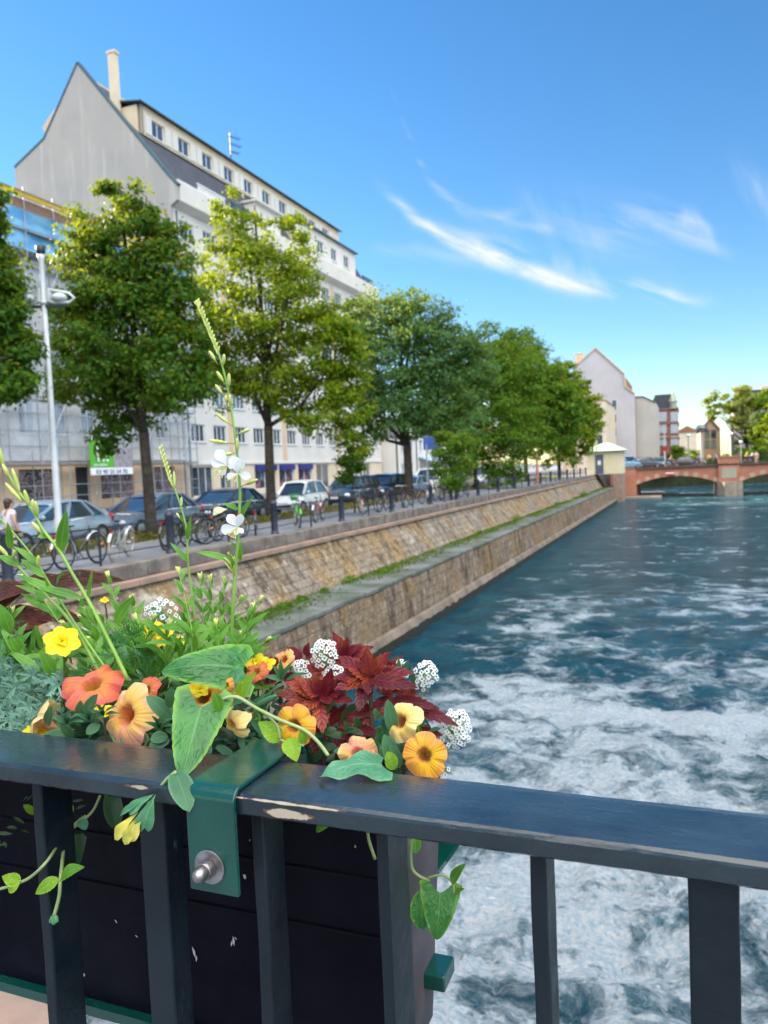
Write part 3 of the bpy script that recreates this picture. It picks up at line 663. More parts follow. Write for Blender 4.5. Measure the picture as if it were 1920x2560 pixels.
    mb = MB(); mb.prism([(a.x-1, zt), (a.x+.3, pz-.6), (a.x+1.5, pz), (c.x-1.1, pz-.7), (c.x+.15, zt)], 'y', 127.9, 146); par(mb.build('roof', M['tile']), b)
    for py in (1032, 1068, 1100):
        for px in (1480, 1500):
            p = ony(px, py, 127.9); mb = MB(); mb.box(p.x-.38, p.x+.38, 127.85, 127.98, p.z-.8, p.z+.8); par(mb.build('window', M['glass']), b)
far_group()

def right_bank():
    b = empty('grand_building', (0, 165, 0), 'large stone building with slate mansard and dormers on the right bank', 'building'); Y = 165
    a = ony(1838, 1000, Y).x; z1 = ony(1880, 1020, Y).z; z2 = ony(1880, 975, Y).z; st = simple('grey_stone', (.34, .29, .26), (.27, .24, .23), .9, 1)
    mb = MB(); mb.box(a, a+40, Y, Y+18, 0, z1); par(mb.build('wall', st), b)
    mb = MB(); mb.prism([(a-.2, z1), (a+1.4, z2), (a+38, z2), (a+40.2, z1)], 'y', Y+.1, Y+17.5); par(mb.build('roof', M['slate']), b)
    for i in range(9):
        for z in (z1-3, z1-6.4, z1-9.6):
            mb = MB(); mb.box(a+1.2+i*2.9, a+2.4+i*2.9, Y-.08, Y-.01, z, z+1.8); par(mb.build('window', M['glass']), b)
        mb = MB(); mb.box(a+1.3+i*2.9, a+2.3+i*2.9, Y-.1, Y+1.2, z1+.2, z1+1.8); par(mb.build('dormer', M['frame']), b)
    for px in (1845, 1872, 1912):
        p = ony(px, 968, Y+6); mb = MB(); mb.box(p.x-.7, p.x+.7, Y+6, Y+7, z2-2, p.z+.2); par(mb.build('chimney', M['peach']), b)
    b = empty('street_house', (0, 185, 0), 'ochre gabled street house with sunlit left wall past the bridge', 'building'); Y = 185
    p0, p1, p2 = ony(1752, 1075, Y), ony(1776, 1048, Y), ony(1800, 1075, Y)
    mb = MB(); mb.prism([(p0.x, 0), (p0.x, p0.z), (p1.x, p1.z), (p2.x, p2.z), (p2.x, 0)], 'y', Y, Y+20); par(mb.build('wall', simple('ochre_wall', (.55, .40, .24), (.48, .35, .22), .9)), b)
    mb = MB(); mb.bar((p0.x, Y-.1, p0.z+.1), (p1.x, Y-.1, p1.z+.1), .5, .3); mb.bar((p1.x, Y-.1, p1.z+.1), (p2.x, Y-.1, p2.z+.1), .5, .3); par(mb.build('verge_trim', M['tile']), b)
    for px in (1768, 1784):
        for py in (1085, 1110):
            p = ony(px, py, Y-.1); mb = MB(); mb.box(p.x-.5, p.x+.5, Y-.1, Y-.02, p.z-.9, p.z+.9); par(mb.build('window', M['glass']), b)
    b = empty('street_house', (0, 260, 0), 'distant pale yellow sunlit house closing the street past the bridge', 'building'); Y = 260
    p0, p1 = ony(1694, 1082, Y), ony(1742, 1078, Y)
    mb = MB(); mb.box(p0.x, p1.x, Y, Y+20, 0, p0.z); par(mb.build('wall', M['cream']), b)
    mb = MB(); mb.prism([(p0.x-1, p0.z), ((p0.x+p1.x)/2, p0.z+2), (p1.x+1, p0.z)], 'y', Y-.3, Y+20); par(mb.build('roof', M['tile']), b)
right_bank()

# ------------------------------------------------------------------ far bridge
def far_bridge():
    b = empty('stone_bridge', (0, 110, 0), 'red sandstone bridge with pale arch stones crossing the river ahead', 'bridge')
    red = simple('red_sandstone', (.46, .19, .12), (.36, .15, .10), .9, .8, bump=.3, bscale=4, bdist=.05)
    pale = simple('pale_voussoir', (.50, .36, .26), (.42, .28, .20), .9, 1)
    deck = lambda x: .33+.008*(x+8)
    def P(o): return par(o, b)
    arches = [(-6.4, 3.75, -1.75, -.72), (6.45, 16.7, -1.75, -.70), (19.4, 29.6, -1.75, -.72)]
    def zi(x):
        for a, c, s, t in arches:
            if a <= x <= c: k = (x-(a+c)/2)/((c-a)/2); return s+(t-s)*math.sqrt(max(0, 1-k*k)) if False else s+(t-s)*(1-k*k)
        return -6
    mb = MB(); xs = sorted(set(list(np.arange(-9.5, 32, .35))+[q for a in arches for q in (a[0]-.001, a[0], a[1], a[1]+.001)]))
    for x0, x1 in zip(xs[:-1], xs[1:]):
        a0, a1 = zi(x0), zi(x1); d0, d1 = deck(x0), deck(x1)
        mb.quad((x0, 110, a0), (x1, 110, a1), (x1, 110, d1), (x0, 110, d0))
        mb.quad((x0, 120, a0), (x0, 120, d0), (x1, 120, d1), (x1, 120, a1))
        mb.quad((x0, 110, a0), (x0, 120, a0), (x1, 120, a1), (x1, 110, a1)); mb.quad((x0, 110, d0), (x1, 110, d1), (x1, 120, d1), (x0, 120, d0))
    P(mb.build('spandrel_wall', red, fix=False))
    for a, c, s, t in arches:
        n = 17
        for i in range(n):
            if i % 2: continue
            k0, k1 = -1+2*(i+.0)/n, -1+2*(i+.95)/n; hw = (c-a)/2; m_ = (a+c)/2; pts = []
            for k in (k0, k1):
                x = m_+k*hw; z = s+(t-s)*(1-k*k); nx = 2*k*(t-s)/hw; L_ = math.hypot(nx, 1); pts.append(((x, z+.01), (x+nx/L_*.55, z+.55/L_+.0)))
            mb = MB(); mb.prism([pts[0][0], pts[1][0], pts[1][1], pts[0][1]], 'y', 109.93, 110.0); P(mb.build('arch_stone', pale))
    for a, c in ((3.85, 6.35), (16.8, 19.3)):
        mb = MB(); mb.box(a, c, 109.55, 110.02, -1.7, deck(a)-.02); P(mb.build('pier_pilaster', red))
        mb = MB(); mb.box(a+.35, c-.35, 109.5, 109.549, -1.25, .1); P(mb.build('pier_panel', simple('panel_stone', (.36, .34, .26), (.3, .3, .22), .9)))
        m_ = (a+c)/2; mb = MB(); mb.prism([(a-.25, 120), (a-.25, 109.3), (m_-.6, 108.2), (m_+.6, 108.2), (c+.35, 109.3), (c+.35, 120)], 'z', -6, -1.72); P(mb.build('pier', simple('pier_stone', (.33, .27, .20), (.20, .17, .14), .9, 1.2)))
        mb = MB(); mb.box(a, c, 109.5, 110.4, deck(a)+.2, 1.45); mb.box(a-.12, c+.12, 109.4, 110.5, 1.45, 1.6); P(mb.build('parapet_pillar', red))
    mb = MB()
    for x0 in np.arange(-9.5, 31, 1.5): mb.box(x0, x0+1.49, 109.7, 110.3, deck(x0), deck(x0)+.18)
    P(mb.build('deck_edge', simple('dark_coping', (.12, .085, .08), (.08, .06, .06), .9)))
    rl = MB()
    for x in np.arange(-9.4, 31, .16):
        if 3.8 < x < 6.4: continue
        rl.box(x, x+.03, 109.95, 109.98, deck(x)+.17, deck(x)+1.0)
    for z in (.28, 1.0): rl.bar((-9.4, 109.96, deck(-9.4)+z), (31, 109.96, deck(31)+z), .05, .05)
    P(rl.build('railing', M['iron']))
    mb = MB(); mb.box(-8.14, -3.2, 106.6, 125, -4, -3.28); P(mb.build('towpath', simple('towpath_stone', (.28, .25, .21), (.2, .18, .16), .9)))
    mb = MB(); mb.box(-9.7, -6.42, 109.0, 109.999, -4, .3); P(mb.build('abutment', red))
    # small clearance sign on the arch
    sg = empty('clearance_sign', (-3.6, 109.9, -.45), 'small red and white board fixed on the first arch', 'sign')
    mb = MB(); mb.box(-.65, .65, -.06, -.03, -.3, .3); mb.build('board', simple('sign_red', (.5, .03, .03), rough=.5), sg)
    mb = MB(); mb.box(-.58, .58, -.075, -.062, -.08, .12); mb.build('stripe', M['frame'], sg)
    sg.location.x = ony(1675, 1183, 109.9).x; sg.location.z = ony(1675, 1183, 109.9).z
far_bridge()
mb = MB(); mb.box(-11, 60, 120.2, 2500, -.5, -.05); 
def far_land():
    mb = MB(); mb.box(-60, -8.4, 120.1, 400, -6, -.02); struct(mb, 'left_bank', M['asphalt'])
    mb = MB(); mb.box(-8.3, 30, 240, 600, -6, -.04); struct(mb, 'street_ground', M['asphalt'])
    mb = MB(); mb.box(30.1, 400, 114, 500, -6, -.02); struct(mb, 'right_bank', M['asphalt'])
far_land()
def upstream():
    mb = MB(); mb.prism([(-8.3, 146), (2, 150), (31, 168), (31, 260), (-8.3, 260)], 'z', -4, -.9); struct(mb, 'wooded_bank', simple('bank_soil', (.04, .05, .02), (.02, .03, .012), .95, 1))
upstream()

def kiosk():
    b = empty('kiosk', (-9.4, 103, 0), 'small cream pavilion with pale green hipped roof at the bridge corner', 'kiosk')
    def P(o): return par(o, b)
    x0, x1, y0, y1 = -11.7, -7.5, 100.5, 105.5
    mb = MB(); mb.box(x0, x1, y0, y1, .02, 2.95); P(mb.build('wall', simple('kiosk_render', (.72, .64, .44), (.65, .57, .38), .85)))
    mb = MB(); mb.box(-8.6, x1-.02, y0+.02, y1, -3.6, .019); P(mb.build('base', M['pink_stone']))
    mb = MB(); a, c = (x0-.6, x1+.6), (y0-.6, y1+.6); cx, cy = (x0+x1)/2, (y0+y1)/2
    v = [(a[0], c[0], 2.95), (a[1], c[0], 2.95), (a[1], c[1], 2.95), (a[0], c[1], 2.95), (cx-.5, cy, 3.95), (cx+.5, cy, 3.95)]
    mb.add(v, [(3, 2, 1, 0), (0, 1, 5, 4), (1, 2, 5), (2, 3, 4, 5), (3, 0, 4)]); P(mb.build('roof', simple('verdigris', (.42, .55, .40), (.34, .46, .34), .7, 3)))
    dx = ony(1498, 1150, y0-.03).x
    mb = MB(); mb.box(dx-.5, dx+.5, y0-.06, y0-.01, .1, 2.5); d = mb.build('door', simple('door_slate', (.10, .12, .17), rough=.5)); P(d)
    mb = MB(); mb.box(dx-.2, dx+.2, y0-.08, y0-.062, 1.2, 1.75); P(mb.build('notice', M['frame']))
kiosk()
# ------------------------------------------------------------------ trees
def leafmat(name, a, b, c, tf=.45, rough=.5):
    g = G(name); v = g.attr('var'); col = g.mix(g.mr(v, .0, .55, 0, 1, False), a, b); col = g.mix(g.mr(v, .55, 1., 0, 1, False), col, c)
    g.col(col); g.set(Roughness=rough); g.b.inputs['Specular IOR Level'].default_value = .12
    g.trans(g.mix(.5, col, (.48, .50, .02)), tf); return g.m
LM = {'deep': leafmat('leaf_deep', (.018, .075, .010), (.04, .125, .016), (.10, .21, .02)),
      'gold': leafmat('leaf_gold', (.055, .15, .010), (.14, .25, .012), (.28, .32, .014)),
      'blue': leafmat('leaf_blue', (.03, .105, .03), (.065, .175, .055), (.14, .27, .10)),
      'mid': leafmat('leaf_mid', (.04, .12, .012), (.08, .20, .02), (.16, .28, .03)),
      'willow': leafmat('leaf_willow', (.10, .16, .03), (.18, .24, .05), (.28, .30, .07))}
def leaves_mesh(name, centers, size, m, parent, normals, asp=.55, seed=1):
    r = np.random.default_rng(seed); n = len(centers)
    nr = normals+r.normal(0, .55, (n, 3)); nr /= np.linalg.norm(nr, axis=1)[:, None]
    t = r.normal(0, 1, (n, 3)); t[:, 2] -= .5; t -= nr*(t*nr).sum(1)[:, None]; t /= np.linalg.norm(t, axis=1)[:, None]; s = np.cross(nr, t)
    L_ = size*r.uniform(.7, 1.3, n)[:, None]; W = L_*asp*.5
    v = np.stack([centers-t*L_*.5, centers+s*W-t*L_*.05+nr*L_*.06, centers+t*L_*.5-nr*L_*.08, centers-s*W-t*L_*.05+nr*L_*.06], 1).reshape(-1, 3)
    me = bpy.data.meshes.new(name); me.vertices.add(4*n); me.vertices.foreach_set('co', v.ravel())
    me.loops.add(4*n); me.loops.foreach_set('vertex_index', np.arange(4*n, dtype=np.int32)); me.polygons.add(n)
    me.polygons.foreach_set('loop_start', np.arange(0, 4*n, 4, dtype=np.int32)); me.polygons.foreach_set('loop_total', np.full(n, 4, dtype=np.int32))
    me.update(); me.materials.append(m)
    at = me.attributes.new('var', 'FLOAT', 'FACE'); at.data.foreach_set('value', np.clip(r.uniform(0, 1, n), 0, 1).astype(np.float32))
    o = bpy.data.objects.new(name, me); COL.objects.link(o); o.parent = parent; return o
def crown_points(blobs, n, r, clump=42):
    """blobs: (centre, radii); many twig clumps near the surface and some inside"""
    vol = np.array([b[1][0]*b[1][1]*b[1][2] for b in blobs])**.67; vol /= vol.sum(); P = []; Nn = []
    for (c, rad), w in zip(blobs, vol):
        k = max(3, int(n*w/clump)); c = np.array(c); rad = np.array(rad)
        d = r.normal(0, 1, (k, 3)); d /= np.linalg.norm(d, axis=1)[:, None]
        rr = np.where(r.uniform(0, 1, k) < .75, r.uniform(.78, 1.12, k), r.uniform(.25, .8, k))
        cc = c+d*rad*rr[:, None]
        sz = r.uniform(.5, 1.3, k)*.15*np.mean(rad)+.12
        for q, dd, s in zip(cc, d, sz):
            m_ = r.integers(int(clump*.5), int(clump*1.5)); off = r.normal(0, 1, (m_, 3)); off *= s*.75*np.array([1.15, 1.15, .62]); P.append(q+off)
            nn = off/np.linalg.norm(off, axis=1)[:, None]*.5+dd*.5+np.array([0, 0, .55]); Nn.append(nn)
    P = np.concatenate(P); Nn = np.concatenate(Nn); Nn /= np.linalg.norm(Nn, axis=1)[:, None]; return P, Nn
def tree(label, base, blobpx, Y, n, size, kind, trunk_r=.17, fork=.33, seed=1, name='street_tree', group=None, depthf=.85, lean=0, nb=9):
    r = np.random.default_rng(seed); base = Vector(base); t = empty(name, base, label, 'tree', group)
    blobs = []
    for i, (px, py, rx_, ry_) in enumerate(blobpx):
        dy = 0 if i == 0 else r.uniform(-.35, .35)
        c = ony(px, py, Y); D = (c-C0).dot(FW)/FPX; rw = rx_*D; rh = ry_*D
        off = dy*rw*2*.8; c2 = ony(px, py, Y+off)
        blobs.append(((c2.x-base.x, c2.y-base.y, c2.z-base.z), (rw, rw*depthf, rh)))
    P, Nn = crown_points(blobs, int(n*(1.5 if kind == 'gold' else 1.7)), r, 70)
    leaves_mesh('crown', P, size*1.12, LM[kind], t, Nn, seed=seed)
    mb = MB(); top = max(b[0][2] for b in blobs); low = min(b[0][2]-b[1][2] for b in blobs); fz = max(low+.1, top*fork)
    mx, my = blobs[0][0][0], blobs[0][0][1]
    mb.tube([(0, 0, -.2), (.03, 0, .15), (.02+lean*.3, .01, fz*.5), (lean, .02, fz)], [trunk_r*1.35, trunk_r*1.08, trunk_r*.95, trunk_r*.88], 12)
    mb.tube([(lean, .02, fz-.05), (mx*.5+lean*.5, my*.5, (fz+top)*.5), (mx, my, top)], [trunk_r*.8, trunk_r*.5, .03], 9)
    for k in range(nb):
        b = blobs[k % len(blobs)]; e = np.array(b[0])+r.normal(0, .35, 3)*np.array(b[1]); z0 = fz+(k % 4)*.14*(top-fz)
        s = Vector((lean+(mx-lean)*.3*(k % 4)/4, .02, z0)); e = Vector(e); mid = (s+e)/2+Vector((r.normal(0, .15), r.normal(0, .15), -.12*(e-s).length))
        mb.tube([s, mid, e], [trunk_r*.5, trunk_r*.3, .02], 7)
    mb.build('trunk', M['bark'], t, smooth=True); return t
def base_at(px, X): p = onx(px, 1250, X); return Vector((X, p.y, 0))
GT = 'trees along the quay promenade'
b = base_at(372, -15.3); T1 = tree('large dark green tree with yellow sunlit tips in front of the grey gable', b,
    [(320, 820, 130, 150), (235, 700, 85, 110), (330, 620, 90, 120), (430, 720, 85, 120), (230, 900, 105, 90), (430, 900, 95, 110), (330, 990, 120, 75), (215, 600, 55, 70), (335, 530, 52, 58), (290, 488, 34, 30), (205, 500+45, 22, 20), (440, 610, 40, 45), (180, 800, 55, 90), (480, 830, 50, 80), (280, 1080, 48, 42), (265, 1120, 30, 22), (255, 470, 20, 22), (395, 560, 38, 45), (160, 970, 40, 45), (500, 950, 45, 60)], b.y, 21000, .15, 'deep', .17, .3, 11, lean=-.05)
b = base_at(676, -15.3); tree('yellow green tree with a dark trunk behind the white compact car', b,
    [(650, 780, 120, 150), (600, 640, 80, 100), (720, 640, 75, 90), (570, 520, 40, 40), (610, 575, 55, 60), (760, 760, 85, 100), (560, 800, 80, 130), (690, 930, 110, 90), (830, 900, 70, 90), (860, 1010, 60, 75), (590, 960, 70, 80), (790, 1060, 60, 50), (880, 1090, 42, 50), (740, 560, 40, 50), (850, 800, 55, 55), (890, 840, 40, 50), (520, 900, 50, 70), (840, 960, 75, 60), (500, 700, 38, 70), (800, 850, 70, 90), (770, 960, 80, 90), (870, 930, 55, 80)], b.y, 21000, .155, 'gold', .19, .3, 12, lean=.06)
b = Vector((-15.3, 12.4, 0)); tree('dark green tree cut by the left edge of the photo beside the street lamp', b,
    [(-80, 780, 120, 170), (-25, 640, 52, 95), (-5, 900, 72, 95), (15, 790, 50, 75), (-35, 520, 42, 55), (25, 960, 50, 45), (60, 880, 32, 50), (-80, 950, 90, 80)], 13.9, 15000, .15, 'deep', .17, .35, 13)
b = base_at(1023, -15.3); tree('broad dark tree with blue green crown and black trunk in mid row', b,
    [(1000, 900, 120, 150), (960, 800, 80, 80), (1060, 820, 80, 80), (1130, 850, 65, 75), (930, 930, 65, 110), (1110, 960, 90, 110), (1010, 1040, 110, 70), (1010, 765, 50, 38), (930, 1060, 42, 60), (1180, 850, 42, 45), (900, 840, 45, 60), (880, 790, 30, 35), (1150, 1050, 70, 60), (1200, 920, 50, 70), (1060, 1000, 90, 90)], b.y, 24000, .19, 'blue', .27, .28, 14)
b = base_at(1190, -14.9); tree('leafy mid green tree with low foliage reaching the fence behind the vans', b,
    [(1230, 1000, 95, 110), (1280, 930, 70, 80), (1180, 1080, 90, 75), (1230, 1130, 90, 60), (1290, 1080, 60, 70), (1260, 1190, 50, 30), (1150, 1020, 50, 60), (1310, 1000, 50, 80), (1200, 920, 70, 90), (1160, 960, 60, 80), (1240, 860, 50, 60)], b.y, 21000, .20, 'mid', .15, .2, 15)
b = base_at(1285, -15.6); tree('tall yellow green tree rising behind the blue green crown', b,
    [(1300, 950, 70, 110), (1290, 870, 40, 36), (1340, 960, 60, 90), (1260, 930, 40, 60), (1370, 930, 36, 50), (1330, 1050, 70, 80), (1300, 880, 55, 55), (1250, 1000, 60, 90)], b.y+4, 15000, .26, 'mid', .2, .3, 16)
b = base_at(1317, -14.7); tree('green tree with dark trunk beside the orange post', b,
    [(1350, 1020, 62, 80), (1390, 960, 45, 60), (1330, 940, 40, 60), (1380, 1070, 60, 60), (1420, 1010, 48, 60)], b.y, 9000, .3, 'mid', .2, .3, 17)
b = base_at(1400, -13.6); tree('last quay tree with bright rounded crown before the cream kiosk', b,
    [(1430, 1030, 62, 75), (1465, 1060, 40, 50), (1400, 960, 45, 60), (1430, 1100, 55, 55), (1480, 1020, 24, 35), (1370, 1110, 45, 50), (1450, 975, 25, 25)], b.y, 11000, .32, 'gold', .2, .3, 18)
b = base_at(884, -13.0); tree('young thin street tree by the fence in front of the dark cars', b,
    [(880, 1150, 28, 30), (868, 1185, 22, 25), (900, 1120, 25, 30)], b.y, 1400, .14, 'deep', .035, .6, 19, nb=4)
b = base_at(1128, -11.6); tree('young street tree growing over the wall coping near the bollards', b,
    [(1125, 1180, 36, 45), (1150, 1130, 36, 50), (1110, 1120, 30, 45)], b.y, 2600, .16, 'mid', .05, .5, 20, nb=5)
RB = 'trees on the right bank beyond the bridge'
for i, (px, blobs, Yt, lab, kd) in enumerate(((1868, [(1850, 1030, 32, 45), (1800, 1010, 40, 30), (1850, 990, 35, 25), (1780, 1030, 20, 18), (1860, 1080, 25, 45)], 140, 'loose pale green tree with leaning crown beyond the right end of the bridge', 'willow'),
        (1895, [(1900, 1040, 25, 50), (1885, 1010, 30, 22), (1920, 1000, 30, 22), (1895, 1090, 22, 40)], 143, 'narrow ivy dark tree in front of the grand stone building', 'mid'),
        (1945, [(1930, 1060, 36, 32), (1960, 1040, 40, 40), (1950, 1100, 50, 50)], 136, 'bright lime green tree cut by the right edge of the photo', 'gold'))):
    b = ony(px, 1150, Yt); b.z = 0; tree(lab, b, blobs, Yt, 3000, .42, kd, .3, .3, 30+i)
for i, (px, py, rw, rh, Yt, lab) in enumerate(((1860, 1135, 45, 20, 134, 'wide clipped hedge behind the riders on the bridge'), (1915, 1125, 50, 30, 133, 'dark dense shrub mass at the right end of the bridge'), (1735, 1135, 28, 18, 190, 'green shrub row before the distant yellow house'), (1690, 1125, 20, 18, 160, 'pale bush at the foot of the brick tower house'))):
    c = ony(px, py, Yt); D = (c-C0).dot(FW)/FPX; t = empty('shrub', (c.x, Yt, 0), lab, 'shrub')
    P, Nn = crown_points([((0, 0, c.z*.5), (rw*D, rw*D*.6, c.z*.5+rh*D*.6)), ((rw*D*.5, 0, c.z*.4), (rw*D*.5, rw*D*.4, c.z*.5))], 3500, np.random.default_rng(50+i)); P = P[P[:, 2] > 0]; Nn = Nn[:len(P)]
    leaves_mesh('foliage', P, .4, LM['mid'], t, Nn, seed=60+i)

for i, (px, py, rw, rh, Yt, lab) in enumerate(((1640, 1200, 40, 16, 147, 'dark bush on the bank seen through the left part of the first arch'), (1762, 1200, 34, 18, 152, 'green bush on the bank seen through the right part of the first arch'), (1880, 1205, 60, 18, 158, 'dark bush on the bank seen through the second arch'), (1700, 1196, 30, 14, 156, 'shadowed bush on the bank behind the crown of the first arch'))):
    c = ony(px, py, Yt); D = (c-C0).dot(FW)/FPX; t = empty('shrub', (c.x, Yt, -.9), lab, 'shrub')
    P, Nn = crown_points([((0, 0, .8), (rw*D, 2, 1.3))], 3000, np.random.default_rng(150+i)); k_ = P[:, 2] > 0; leaves_mesh('foliage', P[k_], .4, LM['deep'], t, Nn[k_], seed=160+i)
# ledge weeds and verge plants
def tuft(name, loc, r0, n, size, m, label, group, cat='weeds', flat=.6, seed=0):
    t = empty(name, loc, label, cat, group); r = np.random.default_rng(seed); d = r.normal(0, 1, (n, 3)); d[:, 2] = np.abs(d[:, 2]); d /= np.linalg.norm(d, axis=1)[:, None]
    P = d*r.uniform(.2, 1, n)[:, None]*np.array([r0*.7, r0*1.4, r0*flat]); leaves_mesh('leaves', P, size, m, t, d, seed=seed); return t
k = 0
WEEDL = ['%s weed tuft on the wall ledge, %s' % (a, b_) for a, b_ in (('small round', 'nearest the alyssum'), ('low spread', 'by the first dark gap in the ledge'), ('bright', 'just past the near pair'), ('long flat', 'along the ledge edge in the middle'), ('dense', 'below the young tree'), ('rounded', 'past the long flat strip'), ('thin', 'far along below the fence'), ('bushy', 'far along below the last trees'), ('tall bright', 'near the kiosk end of the wall'))]
for (px, py, rr) in ((705, 1520, .3), (790, 1478, .2), (745, 1500, .24), (850, 1455, .45), (1275, 1300, .6), (1180, 1335, .35), (1390, 1262, .5), (1455, 1238, .9), (960, 1430, .3)):
    p = onz(px, py, -1.65); p.x = max(-9.75, min(-8.65, p.x)); tuft('weed_tuft', p, rr, int(260*rr+60), .09, LM['mid'], WEEDL[k], 'weed tufts on the ledge', seed=80+k); k += 1
mb = MB(); pts = []
r = np.random.default_rng(5); n = 26000; yy = r.uniform(6, 100, n); dn = np.array([mnoise.noise(Vector((float(a)*.22, 0, 0))) for a in yy]); keep = r.uniform(-.35, .5, n) < dn; yy = yy[keep]; n = len(yy)
xx = -9.9+np.abs(r.normal(0, .42, n)); xx = np.minimum(xx, -8.5); P = np.stack([xx, yy, -1.65+r.uniform(0, .06, n)], 1)
o = leaves_mesh('ledge_moss', P, .09, LM['deep'], None, np.tile([0, 0, 1.], (n, 1)), seed=3); tag(o, kind='stuff', label='low green moss and grass creeping over the ledge', cat='moss')
n = 26000; yy = r.uniform(6, 100, n); keep = r.uniform(0, 1, n) < 12/np.maximum(8, yy); yy = yy[keep]; n = len(yy); P = np.stack([r.uniform(-16.0, -14.5, n), yy, r.uniform(0, .2, n)], 1)
o = leaves_mesh('verge_grass', P, .17, leafmat('dry_grass', (.09, .10, .02), (.17, .17, .04), (.25, .22, .07)), None, np.tile([1., 0, .2], (n, 1)), asp=.25, seed=4); tag(o, kind='stuff', label='dry yellow green grass strip under the promenade trees', cat='grass')

# ------------------------------------------------------------------ cars
def paint(name, c, metal=.3):
    g = G(name); g.col(g.mix(g.mr(g.noise(2, 3), .3, .7), c, tuple(x*.85 for x in c))); g.set(Roughness=.28, Metallic=metal); g.b.inputs['Coat Weight'].default_value = .8; g.b.inputs['Coat Roughness'].default_value = .06; return g.m
M['rubber'] = simple('rubber', (.012, .012, .014), (.02, .02, .022), .8, 20); M['rim'] = simple('alloy', (.45, .46, .48), (.3, .31, .33), .3, 10, metal=.8)
g = G('headlight_glass'); g.col((.75, .8, .85)); g.set(Roughness=.1); M['lamp'] = g.m
g = G('red_lens'); g.col((.35, .01, .01)); g.set(Roughness=.15); M['redlens'] = g.m
def car(label, loc, pm, style='hatch', rz=0, group='cars parked along the quay road', name='parked_car'):
    """front faces local -Y"""
    S = {'hatch': dict(L=3.5, W=1.5, H=1.56, hood=.82, nose=.62, hy=.55, wb=1.35, rb=3.3, tb=2.75, belt=.95),
         'sedan': dict(L=4.4, W=1.76, H=1.42, hood=1.25, nose=.66, hy=.78, wb=2.15, rb=3.9, tb=3.3, belt=.92),
         'suv': dict(L=4.4, W=1.82, H=1.66, hood=1.1, nose=.75, hy=.9, wb=1.85, rb=4.3, tb=3.9, belt=1.08),
         'van': dict(L=4.5, W=1.85, H=1.88, hood=.8, nose=.8, hy=.9, wb=1.7, rb=4.42, tb=4.3, belt=1.12)}[style]
    L_, W, H, belt = S['L'], S['W']/2, S['H'], S['belt']
    t = empty(name, loc, label, 'van' if style == 'van' else 'car', group, rz)
    # lower body: stations along y: (y, half width, z bottom, z top)
    st = [(0, W*.80, .32, S['nose']*.80), (.10, W*.93, .24, S['nose']*.96), (.45, W*.99, .22, S['nose']*1.05), (S['hood'], W, .22, belt-.04), (S['wb'], W, .22, belt), (L_*.7, W, .22, belt+.02), (L_-.35, W*.985, .24, belt+.03), (L_-.08, W*.92, .30, belt-.02), (L_, W*.84, .38, belt-.15)]
    mb = MB(); vs = []
    for y, w, zb, zt in st:
        prof = [(-w*.85, zb), (-w, zb+.14), (-w*1.01, zb+(zt-zb)*.55), (-w*.96, zt-.05), (-w*.80, zt), (0, zt+.035), (w*.80, zt), (w*.96, zt-.05), (w*1.01, zb+(zt-zb)*.55), (w, zb+.14), (w*.85, zb), (0, zb-.02)]
        vs += [(x, y-L_/2, z) for x, z in prof]
    n = 12; fs = [(i*n+j, i*n+(j+1) % n, (i+1)*n+(j+1) % n, (i+1)*n+j) for i in range(len(st)-1) for j in range(n)]+[tuple(range(n)), tuple(range((len(st)-1)*n+n-1, (len(st)-1)*n-1, -1))]
    mb.add(vs, fs)
    body = mb.build('body', pm, t, smooth=True); sd = body.modifiers.new('s', 'SUBSURF'); sd.levels = sd.render_levels = 1
    # greenhouse glass volume and roof panel with pillars
    y0, y1, y2, y3 = S['hood']-.05, S['wb'], S['tb'], S['rb']; wt = W*.76; g_ = MB()
    def sec(y, w, z): return [(-w, y-L_/2, z), (w, y-L_/2, z)]
    gv = [(-W*.88, y0-L_/2, belt-.06), (W*.88, y0-L_/2, belt-.06), (W*.92, y3-L_/2, belt), (-W*.92, y3-L_/2, belt), (-wt, y1-L_/2, H-.09), (wt, y1-L_/2, H-.09), (wt, y2-L_/2, H-.09), (-wt, y2-L_/2, H-.09)]
    g_.add(gv, [(0, 1, 5, 4), (1, 2, 6, 5), (2, 3, 7, 6), (3, 0, 4, 7), (4, 5, 6, 7)]); g_.build('windows', M['carglass'], t, bevel=.03)
    r_ = MB(); rv = []
    for y, w, z in ((y1-.12, wt*.9, H-.13), (y1+.06, wt*1.0, H-.05), ((y1+y2)/2, wt*1.02, H), (y2-.02, wt, H-.04), (y2+.14, wt*.92, H-.13)):
        rv += [(-w-.03, y-L_/2, z-.06), (-w*.9, y-L_/2, z), (0, y-L_/2, z+.02), (w*.9, y-L_/2, z), (w+.03, y-L_/2, z-.06)]
    r_.add(rv, [(i*5+j, i*5+j+1, (i+1)*5+j+1, (i+1)*5+j) for i in range(4) for j in range(4)])
    for s in (-1, 1):
        def pil(a, b, w): r_.bar(a, b, w, .07, (0, 1, 0))
        pil((s*W*.89, y0-L_/2, belt-.05), (s*wt*1.0, y1-L_/2, H-.09), .08)
        pil((s*W*.93, y3-L_/2, belt), (s*wt*1.0, y2-L_/2, H-.09), .10)
        for k in ((.5,) if style == 'hatch' else (.42, .8)): pil((s*W*.93, y0+(y3-y0)*k+.1-L_/2, belt), (s*wt*1.03, y1+(y2-y1)*k+.05-L_/2, H-.08), .07)
        if style == 'van': r_.add([(s*W*.935, (y0+y3)/2+.5-L_/2, belt), (s*W*.935, y3-L_/2, belt), (s*(wt+.015), y2-L_/2, H-.09), (s*(wt+.015), (y0+y3)/2+.5-L_/2, H-.09)], [(0, 1, 2, 3)])
    r_.build('roof', pm, t, smooth=False)
